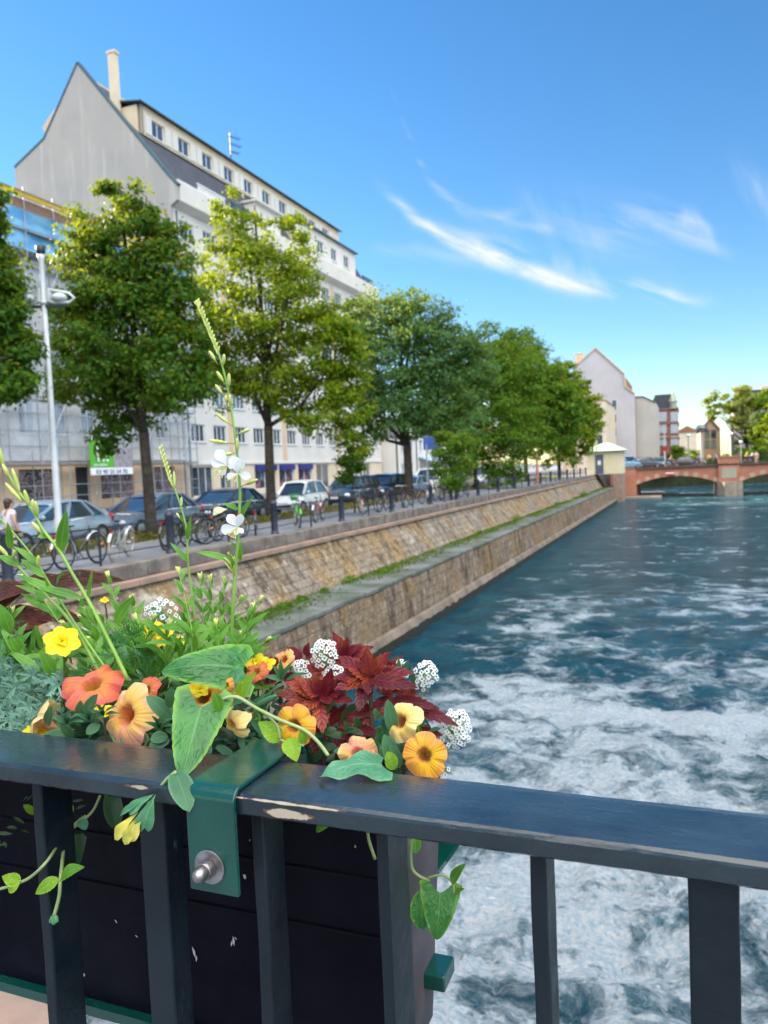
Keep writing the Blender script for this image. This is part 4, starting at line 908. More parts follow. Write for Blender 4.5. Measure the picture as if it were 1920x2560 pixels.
    for y in (S['hy']+.02, L_-S['hy']*.85):
        for s in (-1, 1):
            w_ = MB(); w_.lathe((0, 0, 0), [(.2, -.09), (.30, -.10), (.315, -.05), (.315, .05), (.30, .10), (.2, .09)], 20, (1, 0, 0)); a = w_.build('wheel', M['rubber'], t, smooth=True); a.location = (s*(W-.09), y-L_/2, .315)
            q = MB(); q.lathe((0, 0, 0), [(.205, .0), (.205, .085*s), (.16, .098*s), (.05, .105*s)], 16, (1, 0, 0)); q.build('rim', M['rim'], a)
    for s in (-1, 1):
        q = MB(); q.ell((s*W*.72, -L_/2+.12, S['nose']*.86), (.17, .12, .085)); q.build('headlight', M['lamp'], t, smooth=True)
        q = MB(); q.ell((s*W*.82, L_/2-.06, belt-.12), (.10, .08, .15)); q.build('tail_light', M['redlens'], t, smooth=True)
        q = MB(); q.ell((s*(W+.09), y0+.18-L_/2, belt+.05), (.09, .06, .065)); q.build('wing_mirror', pm, t, smooth=True)
    q = MB(); q.box(-W*.5, W*.5, -L_/2-.012, -L_/2+.1, .34, .44); q.build('grille', M['iron'], t)
    q = MB(); q.box(-.26, .26, -L_/2-.025, -L_/2-.012, .46, .565); q.build('number_plate', M['frame'], t)
    return t
def cy(px, X): return onx(px, 1250, X).y
CX = -17.35
cars = [(95, 'sedan', (.42, .52, .60), 'pale silver blue car behind the seated person at the left edge', 1), (300, 'sedan', (.16, .20, .26), 'dark blue grey car with shining windscreen behind the first dark trunk', 0), (560, 'sedan', (.02, .03, .045), 'black car behind the cluster of dark bicycles', 0),
        (752, 'hatch', (.70, .73, .72), 'white bubble shaped compact car with dark windows', 0), (880, 'suv', (.035, .045, .06), 'dark grey people carrier next to the white compact', 0), (962, 'suv', (.012, .015, .02), 'black off roader behind the young thin tree', 0), (1017, 'sedan', (.22, .33, .46), 'light blue saloon half hidden by the black tree trunk', 0),
        (1078, 'van', (.72, .72, .70), 'white delivery van past the dark trunk', 0), (1150, 'van', (.66, .60, .48), 'beige camper van parked beyond the white van', 0), (1215, 'van', (.70, .72, .74), 'white van partly hidden by the low green foliage', 0)]
prevy = 0
for px, stl, c, lab, side in cars:
    y = cy(px, CX); 
    if y < prevy+4.75: y = prevy+4.75
    prevy = y
    car(lab, (CX, y, -.12), paint('paint_'+lab.split()[0]+'_'+str(px), c, .1 if min(c) > .5 else .35), stl)
for i, (px, c, stl, lab) in enumerate(((1722, (.03, .04, .05), 'sedan', 'dark car with shiny pale roof driving over the bridge'), (1655, (.05, .16, .26), 'hatch', 'small teal car on the bridge behind the lamp post'), (1620, (.06, .09, .13), 'suv', 'dark blue car on the bridge near the kiosk end'), (1572, (.18, .45, .70), 'van', 'light blue van on the bridge next to the kiosk'))):
    p = ony(px, 1155, 115.5); car(lab, (p.x, 115.5, .36), paint('bridge_paint_%d' % i, c), stl, rz=R(90), group='vehicles on the far bridge', name='bridge_car')

# ------------------------------------------------------------------ bollards, rails, posts
def bollard(y, px, label=None):
    t = empty('bollard', (-11.42, y, 0), label or 'black round cast bollard of the quay railing', 'bollard', 'bollards on the quay edge')
    mb = MB(); mb.lathe((0, 0, 0), [(.125, -.05), (.125, .04), (.105, .06), (.10, .12), (.098, .86), (.115, .88), (.115, .93), (.09, .97), (.03, 1.0)], 20); mb.build('post', M['bollard'], t, smooth=True); return t
bl = [(12, 'cut by the left edge of the photo'), (425, 'beside the yellow grass strip'), (687, 'in line with the yellow green tree trunk'), (856, 'right of the green child bicycle'), (982, 'before the black off roader'), (1080, 'below the white van'), (1145, 'below the beige camper'), (1199, 'under the low foliage')]
bys = [onx(px, 1330, -11.42).y for px, _ in bl]
for (px, w), y in zip(bl, bys): bollard(y, px, 'black bollard '+w)
by = bys[-1]
while by < 98: by += 5.2; bollard(by, 0, 'small distant black bollard among the far fence posts past the orange post')
allb = sorted(bys+list(np.arange(bys[-1], 98, 5.2)))
t = empty('quay_railing', (-11.42, 10, 0), 'thin black rail linking the bollards along the quay edge', 'railing')
mb = MB(); mb.tube([(-11.42, 6, .80), (-11.42, 99, .80)], .018, 6); par(mb.build('top_rail', M['iron']), t)
mb = MB(); mb.tube([(-11.42, 6, .22), (-11.42, 99, .22)], .014, 6); par(mb.build('bottom_rail', M['iron']), t)
for i in range(len(allb)-1):
    y = (allb[i]+allb[i+1])/2; mb = MB(); mb.tube([(-11.42, y, -.02), (-11.42, y, .84)], .028, 8); par(mb.build('post', M['iron']), t)

# ------------------------------------------------------------------ bicycles
def bicycle(label, loc, rz, fc, style='city', tyre=None, group='bicycles locked along the quay railing', lean=0., fender=None, name='bicycle', scale=1.):
    t = empty(name, loc, label, 'bicycle', group, rz); t.rotation_euler = (0, lean, rz); t.scale = (scale,)*3
    fm = paint('cycle_'+str(len(bpy.data.materials)), fc, .2); tm = tyre or M['rubber']; Rw = .34
    rear, front = Vector((0, -.52, Rw)), Vector((0, .54, Rw)); bb = Vector((0, -.08, .29)); seat = Vector((0, -.24, .80)); head = Vector((0, .34, .84)); hl = Vector((0, .39, .66))
    for c in (rear, front):
        mb = MB(); mb.ring(c, (1, 0, 0), Rw-.02, .022, 30, 6); w = mb.build('wheel', tm, t, smooth=True)
        mb = MB(); mb.ring(c, (1, 0, 0), Rw-.05, .011, 30, 5)
        for k in range(14):
            a = 2*math.pi*k/14; mb.tube([c+Vector((.02*(-1)**k, 0, 0)), c+Vector((0, math.cos(a), math.sin(a)))*(Rw-.05)], .0022, 3)
        mb.tube([c-Vector((.05, 0, 0)), c+Vector((.05, 0, 0))], .025, 8); mb.build('rim', M['rim'], w)
    mb = MB()
    low = style == 'city'
    mb.tube([bb, seat-(seat-bb)*.05], .018, 7); mb.tube([bb, hl], .022, 7)
    mb.tube([seat-(seat-bb)*(.45 if low else .1), head-Vector((0, 0, .12))], .017, 7); mb.tube([hl, head], .02, 7)
    for s in (-.05, .05): mb.tube([bb+Vector((s*.5, 0, 0)), rear+Vector((s, 0, 0))], .011, 5); mb.tube([seat-(seat-bb)*.25+Vector((s*.4, 0, 0)), rear+Vector((s, 0, 0))], .010, 5)
    mb.build('frame', fm, t)
    mb = MB()
    for s in (-.05, .05): mb.tube([hl+Vector((s, 0, 0)), front+Vector((s, -.06, .15)), front+Vector((s, 0, 0))], .012, 5)
    mb.build('fork', fm, t)
    mb = MB(); mb.tube([head-Vector((0, 0, .05)), head+Vector((0, -.02, .16))], .014, 6)
    mb.tube([(-.28, .16, .98), (-.22, .27, 1.0), (-.08, .33, 1.0), (.08, .33, 1.0), (.22, .27, 1.0), (.28, .16, .98)], .013, 6)
    mb.build('handlebar', M['rim'], t)
    mb = MB(); mb.add([(0, -.38, .90), (.085, -.36, .895), (.09, -.28, .89), (.03, -.14, .885), (0, -.08, .88), (-.03, -.14, .885), (-.09, -.28, .89), (-.085, -.36, .895), (0, -.36, .85), (0, -.12, .855)], [(0, 1, 2, 3, 4, 5, 6, 7), (0, 8, 1), (1, 8, 2), (2, 8, 9, 3), (3, 9, 4), (4, 9, 5), (5, 9, 8, 6), (6, 8, 7), (7, 8, 0)]); mb.tube([seat-Vector((0, 0, .02)), (0, -.25, .87)], .013, 6); mb.build('saddle', M['rubber'], t)
    for c, a0, a1 in ((rear, 20, 190), (front, 30, 150)):
        mb = MB(); pts = [c+Vector((0, math.cos(R(180-a)), math.sin(R(180-a))))*(Rw+.025) for a in range(a0, a1, 14)]
        vs = []; 
        for p in pts: vs += [p+Vector((-.03, 0, 0)), p+Vector((0, 0, 0))+(p-c).normalized()*.012, p+Vector((.03, 0, 0))]
        mb.add(vs, [(i*3+j, i*3+j+1, i*3+j+4, i*3+j+3) for i in range(len(pts)-1) for j in range(2)]); mb.build('mudguard', fender or fm, t, fix=False)
    mb = MB(); mb.ring(bb, (1, 0, 0), .085, .008, 20, 4)
    for s in (-1, 1): mb.tube([bb+Vector((s*.05, 0, 0)), bb+Vector((s*.06, .10*s, -.13*s))], .009, 5); mb.box(bb.x+s*.06-.02, bb.x+s*.06+.06*s if s > 0 else bb.x-.04, bb.y+.10*s-.03, bb.y+.10*s+.03, bb.z-.13*s-.01, bb.z-.13*s+.01)
    mb.tube([bb+Vector((.05, 0, .08)), rear+Vector((.05, 0, .03))], .004, 4); mb.tube([bb+Vector((.05, 0, -.08)), rear+Vector((.05, 0, -.03))], .004, 4); mb.build('crankset', M['iron'], t)
    if style == 'city':
        mb = MB(); mb.bar((0, -.72, .74), (0, -.34, .74), .13, .015)
        for s in (-.06, .06): mb.tube([(s, -.66, .735), rear+Vector((s, 0, 0))], .006, 4)
        mb.build('rack', M['iron'], t)
        mb = MB(); mb.box(-.03, .03, -.76, -.72, .66, .72); mb.build('reflector', M['redlens'], t)
    mb = MB(); mb.tube([front+Vector((.008, .16, .05)), front+Vector((.008, .20, .10))], .022, 6); mb.build('wheel_reflector', simple('amber_%d' % len(bpy.data.materials), (.8, .28, .02), rough=.3), t)
    return t
def bk(px, X, fc, lab, rz=0, **k): return bicycle(lab, (X, onx(px, 1340, X).y, 0), R(rz), fc, **k)
white_f = M['frame']; tan = simple('tan_tyre', (.45, .36, .26), rough=.7)
bk(60, -12.0, (.02, .02, .025), 'black city bicycle with amber wheel reflector at the left edge', 8, lean=.06)
bk(200, -11.85, (.02, .025, .03), 'black bicycle with white mudguard and amber reflector left of the thin post', 5, fender=white_f, lean=-.05)
bk(300, -11.9, (.25, .28, .33), 'silver bicycle with tan tyre right of the thin post', 22, tyre=tan, fender=white_f, lean=.08)
bk(470, -12.0, (.015, .02, .03), 'dark bicycle nearest the yellow grass strip in the parked cluster', -20, lean=.05)
bk(520, -12.15, (.05, .07, .10), 'dark bicycle with pale mudguard in the middle of the parked cluster', 15, fender=white_f)
bk(575, -11.95, (.015, .02, .02), 'black bicycle with round rear wheel at the right of the cluster', -8, lean=-.06)
bk(640, -12.0, (.02, .025, .03), 'dark slim bicycle standing left of the thick tree trunk', 30)
bk(745, -12.0, (.10, .45, .08), 'bright green hire bicycle with green basket in front of the white compact', 35, fender=simple('lime_guard', (.12, .55, .08), rough=.4), lean=.05)
bk(800, -12.3, (.30, .03, .05), 'dark red bicycle with white front mudguard behind the hire bicycle', 12, fender=white_f)
bk(905, -12.0, (.42, .38, .32), 'cream bicycle with pale tyres right of the bollard', 28, tyre=tan)
for i, (px, rz, c, lab) in enumerate(((960, 5, (.03, .03, .04), 'dark bicycle just left of the fifth bollard'), (1010, 24, (.02, .03, .05), 'navy bicycle under the black tree trunk'), (1045, -10, (.10, .02, .03), 'bicycle with red rear lamp between two far bollards'), (1072, 20, (.5, .5, .52), 'silver white bicycle below the white van'), (1100, 0, (.55, .55, .55), 'white forked bicycle right of the far bollard'), (1130, 18, (.02, .02, .03), 'black bicycle below the beige camper'), (1165, -6, (.03, .03, .03), 'dark bicycle beside the low foliage'), (930, -14, (.02, .03, .03), 'black bicycle between the cream bicycle and the fifth bollard'), (600, 26, (.03, .03, .04), 'dark bicycle leaning out at the right end of the near cluster'), (440, 10, (.02, .03, .05), 'navy bicycle touching the bollard by the grass strip'), (1000, -18, (.04, .04, .05), 'grey black bicycle crossing the navy one under the black trunk'), (1120, -20, (.25, .25, .27), 'grey bicycle leaning the other way below the beige camper'), (545, -30, (.015, .015, .02), 'black bicycle turned away in the near cluster'))):
    bk(px, -12.0-.1*(i % 3), c, lab, rz)
def basket():
    p = Vector((-12.0, onx(745, 1340, -12.0).y, 0)); t = empty('bicycle_basket', p, 'green basket with folded bag on the hire bicycle', 'basket')
    rot = Matrix.Rotation(R(35), 3, 'Z'); mb = MB(); mb.lathe(rot @ Vector((0, .50, .86)), [(.10, 0), (.12, .01), (.16, .20), (.17, .21), (.15, .2), (.10, .02)], 14); mb.build('basket', simple('lime_basket', (.05, .35, .10), (.03, .25, .06), .5, 20), t)
basket()

# ------------------------------------------------------------------ street lamps and posts
def main_lamp():
    X = -14.55; p = onx(143, 1250, X); q = onx(112, 650, X); base = Vector((X, p.y, 0)); H = q.z+.2
    t = empty('street_lamp', base, 'tall white street lamp with two winged lamp arms and a black cap', 'street lamp')
    m = simple('lamp_white', (.55, .58, .62), (.45, .48, .52), .4, 3); tilt = Vector(((q.x-p.x), (q.y-p.y), 0))*.0
    mb = MB(); mb.lathe((0, 0, 0), [(.13, 0), (.13, .8), (.085, .95), (.078, 3), (.06, H-1.3)], 16); mb.lathe((0, 0, H-1.3), [(.09, 0), (.09, .06), (.065, .1), (.065, 1.05), (.085, 1.1), (.085, 1.2)], 14); mb.build('pole', m, t, smooth=True)
    mb = MB(); mb.lathe((0, 0, H-.1), [(.07, 0), (.10, .05), (.12, .2), (.07, .22)], 16); mb.build('cap', M['iron'], t, smooth=True)
    for s in (-1, 1):
        mb = MB(); z = H-1.15; d = Vector((RT.x, RT.y, 0))*s; n = Vector((-d.y, d.x, 0))
        o_ = [d*.05+Vector((0, 0, .2)), d*.27+Vector((0, 0, .18)), d*.62+Vector((0, 0, .10)), d*.75+Vector((0, 0, -.03)), d*.62+Vector((0, 0, -.12)), d*.25+Vector((0, 0, -.12)), d*.05+Vector((0, 0, -.05))]
        mb.tube([v+Vector((0, 0, z)) for v in o_+[o_[0]]], .035, 7); mb.bar(d*.12+Vector((0, 0, z+.24)), d*.12+Vector((0, 0, z-.1)), .12, .1); mb.build('lamp_arm', m, t)
        mb = MB(); mb.ell(d*.38+Vector((0, 0, z)), (.19, .19, .11), 14, 9); mb.build('lamp_bowl', simple('lamp_bowl', (.6, .64, .68), rough=.2), t, smooth=True)
        mb = MB(); mb.bar(d*.05+Vector((0, 0, z-.2)), d*.55+Vector((0, 0, z-.2)), .12, .05); mb.build('lamp_arm', M['iron'], t)
main_lamp()
def pole(name, px, pyb, pyt, Y, r0, m, label, head=None, cat='street lamp', z0=.1):
    b = ony(px, pyb, Y); tp = ony(px, pyt, Y); t = empty(name, (b.x, Y, z0), label, cat); mb = MB(); mb.tube([(0, 0, 0), (0, 0, tp.z-z0)], [r0, r0*.7], 8); mb.build('pole', m, t)
    if head: mb = MB(); mb.ell((0, 0, tp.z-z0+.1), (r0*3.5, r0*3.5, r0*2.2)); mb.build('lamp_head', head, t, smooth=True)
    return t
gm_ = simple('grey_paint', (.30, .32, .36), (.22, .24, .27), .5); wp = simple('white_post', (.62, .62, .58), rough=.5)
t = pole('signal_post', 1663, 1160, 1063, 112, .10, gm_, 'pale grey signal post with red disc on the far bridge', cat='post')
mb = MB(); mb.lathe((0, -.1, ony(1659, 1122, 112).z-.1), [(.28, 0), (.28, .04), (.05, .05)], 14, (0, -1, 0)); mb.build('red_disc', M['redlens'], t)
pole('street_lamp', 1755, 1160, 1073, 118.5, .24, gm_, 'thick grey lamp mast in the street past the bridge', M['glass'])
pole('street_lamp', 1827, 1150, 1086, 112, .11, wp, 'white lamp post with round head rising by the bridge pillar', M['lamp'])
pole('street_lamp', 1853, 1150, 1106, 116, .07, gm_, 'thin lamp post with wide pale head left of the riders', M['lamp'])
pole('street_lamp', 1722, 1160, 1090, 150, .12, gm_, 'slim distant lamp post before the pale yellow house', M['lamp'])
t = pole('marker_post', 1344, 1205, 1135, onx(1344, 1205, -11.8).y, .14, simple('orange_post', (.50, .22, .12), (.42, .18, .1), .7), 'thick orange post standing at the quay railing under the trees', cat='post', z0=0)
p = onx(1072, 1270, -12.6); pole('sign_post', 1072, 1270, 1110, p.y, .05, gm_, 'slim grey post in front of the white van', cat='post', z0=0)
mb = MB(); pp = empty('blue_road_sign', (onx(1080, 1108, -13).x, onx(1080, 1108, -13).y, 0), 'blue rectangular road sign under the broad tree by the white van', 'sign')
z = onx(1080, 1108, -13).z; mb.box(-.5, .5, -.03, .0, z-.35, z+.35); mb.build('panel', simple('road_blue', (.05, .12, .45), rough=.4), pp); mb = MB(); mb.tube([(0, .02, 0), (0, .02, z+.3)], .04, 6); mb.build('pole', gm_, pp)

# ------------------------------------------------------------------ people
skinm = simple('skin', (.48, .27, .19), (.42, .23, .16), .6, 6)
def person(label, loc, rz, shirt, trousers, hair, pose='stand', h=1.65, group=None, back=False):
    t = empty('person', loc, label, 'person', group, rz); s = h/1.7; t.scale = (s, s, s)
    # local: faces -Y
    if pose == 'stand': J = dict(pel=(0, 0, .92), ch=(0, .0, 1.25), nk=(0, 0, 1.44), hd=(0, -.02, 1.56), ht=(0, -.02, 1.66), kl=(.1, -.02, .5), al=(.1, .02, .08), tl=(.1, -.16, .03), kr=(-.1, -.03, .5), ar=(-.12, .05, .08), tr=(-.12, -.13, .03), el=(.26, .02, 1.14), wl=(.27, -.08, .9), er=(-.26, .02, 1.14), wr=(-.27, -.08, .9))
    elif pose == 'ride': J = dict(pel=(0, .1, .98), ch=(0, -.05, 1.3), nk=(0, -.12, 1.47), hd=(0, -.17, 1.58), ht=(0, -.18, 1.68), kl=(.1, -.3, .75), al=(.1, -.15, .35), tl=(.1, -.3, .32), kr=(-.1, -.2, .6), ar=(-.12, -.02, .2), tr=(-.12, -.17, .17), el=(.24, -.3, 1.15), wl=(.22, -.5, 1.08), er=(-.24, -.3, 1.15), wr=(-.22, -.5, 1.08))
    J['sl'] = tuple(np.array(J['ch'])+(.18, 0, .12)); J['sr'] = tuple(np.array(J['ch'])+(-.18, 0, .12)); J['hl'] = tuple(np.array(J['pel'])+(.09, 0, -.04)); J['hr'] = tuple(np.array(J['pel'])+(-.09, 0, -.04))
    RAD = dict(pel=.13, ch=.14, nk=.055, hd=.085, ht=.07, kl=.065, kr=.065, al=.045, ar=.045, tl=.035, tr=.035, el=.042, er=.042, wl=.03, wr=.03, sl=.06, sr=.06, hl=.095, hr=.095)
    def skin(name, keys, edges, m, grow=0., extra=None):
        me = bpy.data.meshes.new(name); K = list(keys); co = [J[k] for k in K]; rd = [RAD[k]+grow for k in K]; E_ = [(K.index(a), K.index(b_)) for a, b_ in edges]
        if extra:
            for root, pts, r_ in extra:
                prev = K.index(root)
                for q in pts: co.append(q); rd.append(r_); E_.append((prev, len(co)-1)); prev = len(co)-1
        me.from_pydata(co, E_, []); o = bpy.data.objects.new(name, me); COL.objects.link(o); o.parent = t
        md = o.modifiers.new('k', 'SKIN'); md.use_smooth_shade = True
        sv = me.skin_vertices[0].data if me.skin_vertices else None
        if sv is None: 
            bpy.context.view_layer.update(); sv = me.skin_vertices[0].data
        for v, r_ in zip(sv, rd): v.radius = (r_, r_)
        sv[0].use_root = True; sb = o.modifiers.new('s', 'SUBSURF'); sb.levels = sb.render_levels = 1; me.materials.append(m); return o
    fing = []
    for w, sgn in (('wl', 1), ('wr', -1)):
        a = Vector(J[w]); d = (a-Vector(J['el' if sgn > 0 else 'er'])).normalized(); pa = a+d*.07
        for k in range(4):
            o_ = Vector((0, (k-1.5)*.022, 0)); fing.append((w, [tuple(a+d*.05+o_), tuple(a+d*.10+o_), tuple(a+d*(.15+.01*(k in (1, 2)))+o_+Vector((-.012*sgn, 0, 0)))], .009))
        fing.append((w, [tuple(a+d*.03+Vector((-.02*sgn, -.04, 0))), tuple(a+d*.07+Vector((-.02*sgn, -.055, 0)))], .010))
    body = skin('body', ['pel', 'ch', 'nk', 'hd', 'ht', 'sl', 'el', 'wl', 'sr', 'er', 'wr', 'hl', 'kl', 'al', 'tl', 'hr', 'kr', 'ar', 'tr'],
         [('pel', 'ch'), ('ch', 'nk'), ('nk', 'hd'), ('hd', 'ht'), ('ch', 'sl'), ('sl', 'el'), ('el', 'wl'), ('ch', 'sr'), ('sr', 'er'), ('er', 'wr'), ('pel', 'hl'), ('hl', 'kl'), ('kl', 'al'), ('al', 'tl'), ('pel', 'hr'), ('hr', 'kr'), ('kr', 'ar'), ('ar', 'tr')], skinm, 0, fing)
    J['eml'] = tuple((np.array(J['sl'])+np.array(J['el']))/2); J['emr'] = tuple((np.array(J['sr'])+np.array(J['er']))/2); RAD['eml'] = RAD['emr'] = .055
    skin('shirt', ['pel', 'ch', 'sl', 'eml', 'sr', 'emr'], [('pel', 'ch'), ('ch', 'sl'), ('sl', 'eml'), ('ch', 'sr'), ('sr', 'emr')], shirt, .018)
    skin('trousers', ['pel', 'hl', 'kl', 'al', 'hr', 'kr', 'ar'], [('pel', 'hl'), ('hl', 'kl'), ('kl', 'al'), ('pel', 'hr'), ('hr', 'kr'), ('kr', 'ar')], trousers, .016)
    hd = Vector(J['hd']); mb = MB(); mb.ell(hd+Vector((0, .03, .045)), (.098, .105, .10), 12, 8); mb.ell(hd+Vector((0, .06, -.03)), (.09, .06, .11), 10, 6); mb.build('hair', hair, t, smooth=True)
    mb = MB()
    for sx in (-1, 1): mb.ell(hd+Vector((sx*.03, -.085, .0)), (.012, .008, .007), 6, 4)
    mb.build('eyes', M['iron'], t); mb = MB(); mb.ell(hd+Vector((0, -.098, -.02)), (.012, .016, .02), 6, 4)
    for sx in (-1, 1): mb.ell(hd+Vector((sx*.092, .0, -.01)), (.012, .02, .028), 6, 4)
    mb.build('nose_and_ears', skinm, t); mb = MB(); mb.ell(hd+Vector((0, -.086, -.055)), (.022, .008, .006), 6, 4); mb.build('mouth', M['redlens'], t)
    return t
dk = simple('dark_cloth', (.03, .035, .06), rough=.9); wh_ = simple('white_cloth', (.65, .60, .66), (.55, .5, .58), .9, 6); hr = simple('dark_hair', (.03, .012, .015), (.05, .02, .02), .6, 20); yl = simple('yellow_cloth', (.6, .48, .10), rough=.9); blc = simple('blue_cloth', (.12, .18, .42), rough=.9); bd = simple('blond_hair', (.35, .24, .12), rough=.7); pk = simple('pink_cloth', (.5, .3, .34), rough=.9); cr = simple('cream_cloth', (.55, .5, .4), rough=.9)
p = onx(27, 1350, -13.4); person('person seen from behind in a pale lilac shirt with dark hair by the railing', (p.x, p.y, 0), R(180-15), wh_, cr, hr, h=1.5)
PB = 'people on the far bridge'
for px, Y, sh, tr_, ha, ps, lab in ((1866, 112.3, yl, dk, bd, 'ride', 'rider in a yellow top, leftmost of the group at the right of the bridge'), (1880, 112.0, wh_, dk, hr, 'ride', 'rider in a white top in the middle of the right hand group'), (1892, 112.4, cr, cr, bd, 'stand', 'blond person in cream, rightmost of the group on the bridge'),
        (1676, 111.8, pk, dk, bd, 'ride', 'rider in pale pink next to the signal post'), (1746, 112.0, blc, dk, hr, 'ride', 'rider in blue between the dark car and the lamp mast'), (1774, 112.2, yl, dk, hr, 'stand', 'person in dull yellow walking left of the pillar'), (1790, 112.2, blc, dk, hr, 'stand', 'person in blue walking nearest the pillar')):
    q = ony(px, 1155, Y); person(lab, (q.x, Y, .42), R(90 if ps == 'ride' else 20), sh, tr_, ha, ps, group=PB)
for px, Y, lab in ((1866, 112.3, 'pale bicycle ridden by the person in yellow'), (1880, 112.0, 'white bicycle ridden by the person in the white top'), (1676, 111.8, 'bicycle under the rider in pale pink'), (1746, 112.0, 'bicycle under the rider in blue')):
    q = ony(px, 1155, Y); bicycle(lab, (q.x, Y, .42), R(-90), (.5, .5, .5), group='bicycles ridden over the bridge')
# ------------------------------------------------------------------ foreground: near bridge, rail, planter
def ironpaint(name, c1, c2, rough=.35, chips=None, orange=.35, coat=.45, spec=.5):
    g = G(name); col = g.mix(g.mr(g.noise(9, 5), .35, .65), c1, c2)
    n = g.noise(60, 6, rough=.7); sc = g.noise(14, 8, g.co((1, 1, .3)), .7)
    col = g.mix(g.mr(sc, .66, .70, 0, .5), col, (.16, .17, .17))
    if chips:                                   # flaked patches along the front edge: rust rimmed primer
        P = g.sep(g.co()); e = g.noise(55, 5, rough=.6); m = None
        for (x0, x1, z0, z1) in chips:
            cx, cz = (x0+x1)/2, (z0+z1)/2; d1 = g.math('POWER', g.math('DIVIDE', g.math('SUBTRACT', P[0], cx), (x1-x0)/2), 2.)
            d2 = g.math('POWER', g.math('DIVIDE', g.math('SUBTRACT', P[2], cz), (z1-z0)/2), 2.)
            d = g.math('ADD', g.math('ADD', g.math('ADD', d1, d2), g.math('MULTIPLY', g.math('SUBTRACT', e, .5), 4.5)), g.mr(P[1], .5675, .5705, 0, 3)); m = d if m is None else g.math('MINIMUM', m, d)
        col = g.mix(g.mr(m, 1.25, 1.1), col, (.12, .05, .04)); col = g.mix(g.mr(m, .85, .7), col, (.42, .36, .27))
    spots = g.noise(38, 2, g.co(loc=(2, 5, 1))); col = g.mix(g.mr(spots, .775, .79), col, (.42, .40, .38))
    g.col(col); g.set(Roughness=g.mr(g.noise(25, 4), .3, .7, rough*.8, rough*1.25)); g.b.inputs['Specular IOR Level'].default_value = spec; g.b.inputs['Coat Weight'].default_value = coat; g.b.inputs['Coat Roughness'].default_value = .16
    g.bump(g.math('ADD', g.math('ADD', g.math('MULTIPLY', g.noise(45, 5, g.co((.5, 1, 1)), dist=.6), .7), g.math('MULTIPLY', n, orange)), g.math('MULTIPLY', g.noise(260, 3, g.co((.35, 1, 1))), .25)), .8, .0016); return g.m
M['railpaint'] = ironpaint('rail_paint', (.008, .016, .023), (.018, .032, .043), .27, [(-.350, -.300, 1.4545, 1.4615), (-.385, -.27, 1.4660, 1.4682), (-.50, -.47, 1.462, 1.466)])
M['barpaint'] = ironpaint('baluster_paint', (.004, .009, .014), (.008, .015, .022), .42, [(-.392, -.383, 1.40, 1.452)], coat=.0, spec=.35)
M['green'] = ironpaint('bracket_green', (.001, .045, .034), (.003, .062, .048), .22, None, .15)
M['planterblack'] = ironpaint('planter_black', (.0015, .0015, .005), (.003, .003, .009), .45, coat=0., spec=.12)
M['steel'] = simple('zinc_steel', (.42, .42, .44), (.22, .20, .20), .35, 60, metal=.9, bump=.1, bscale=80)

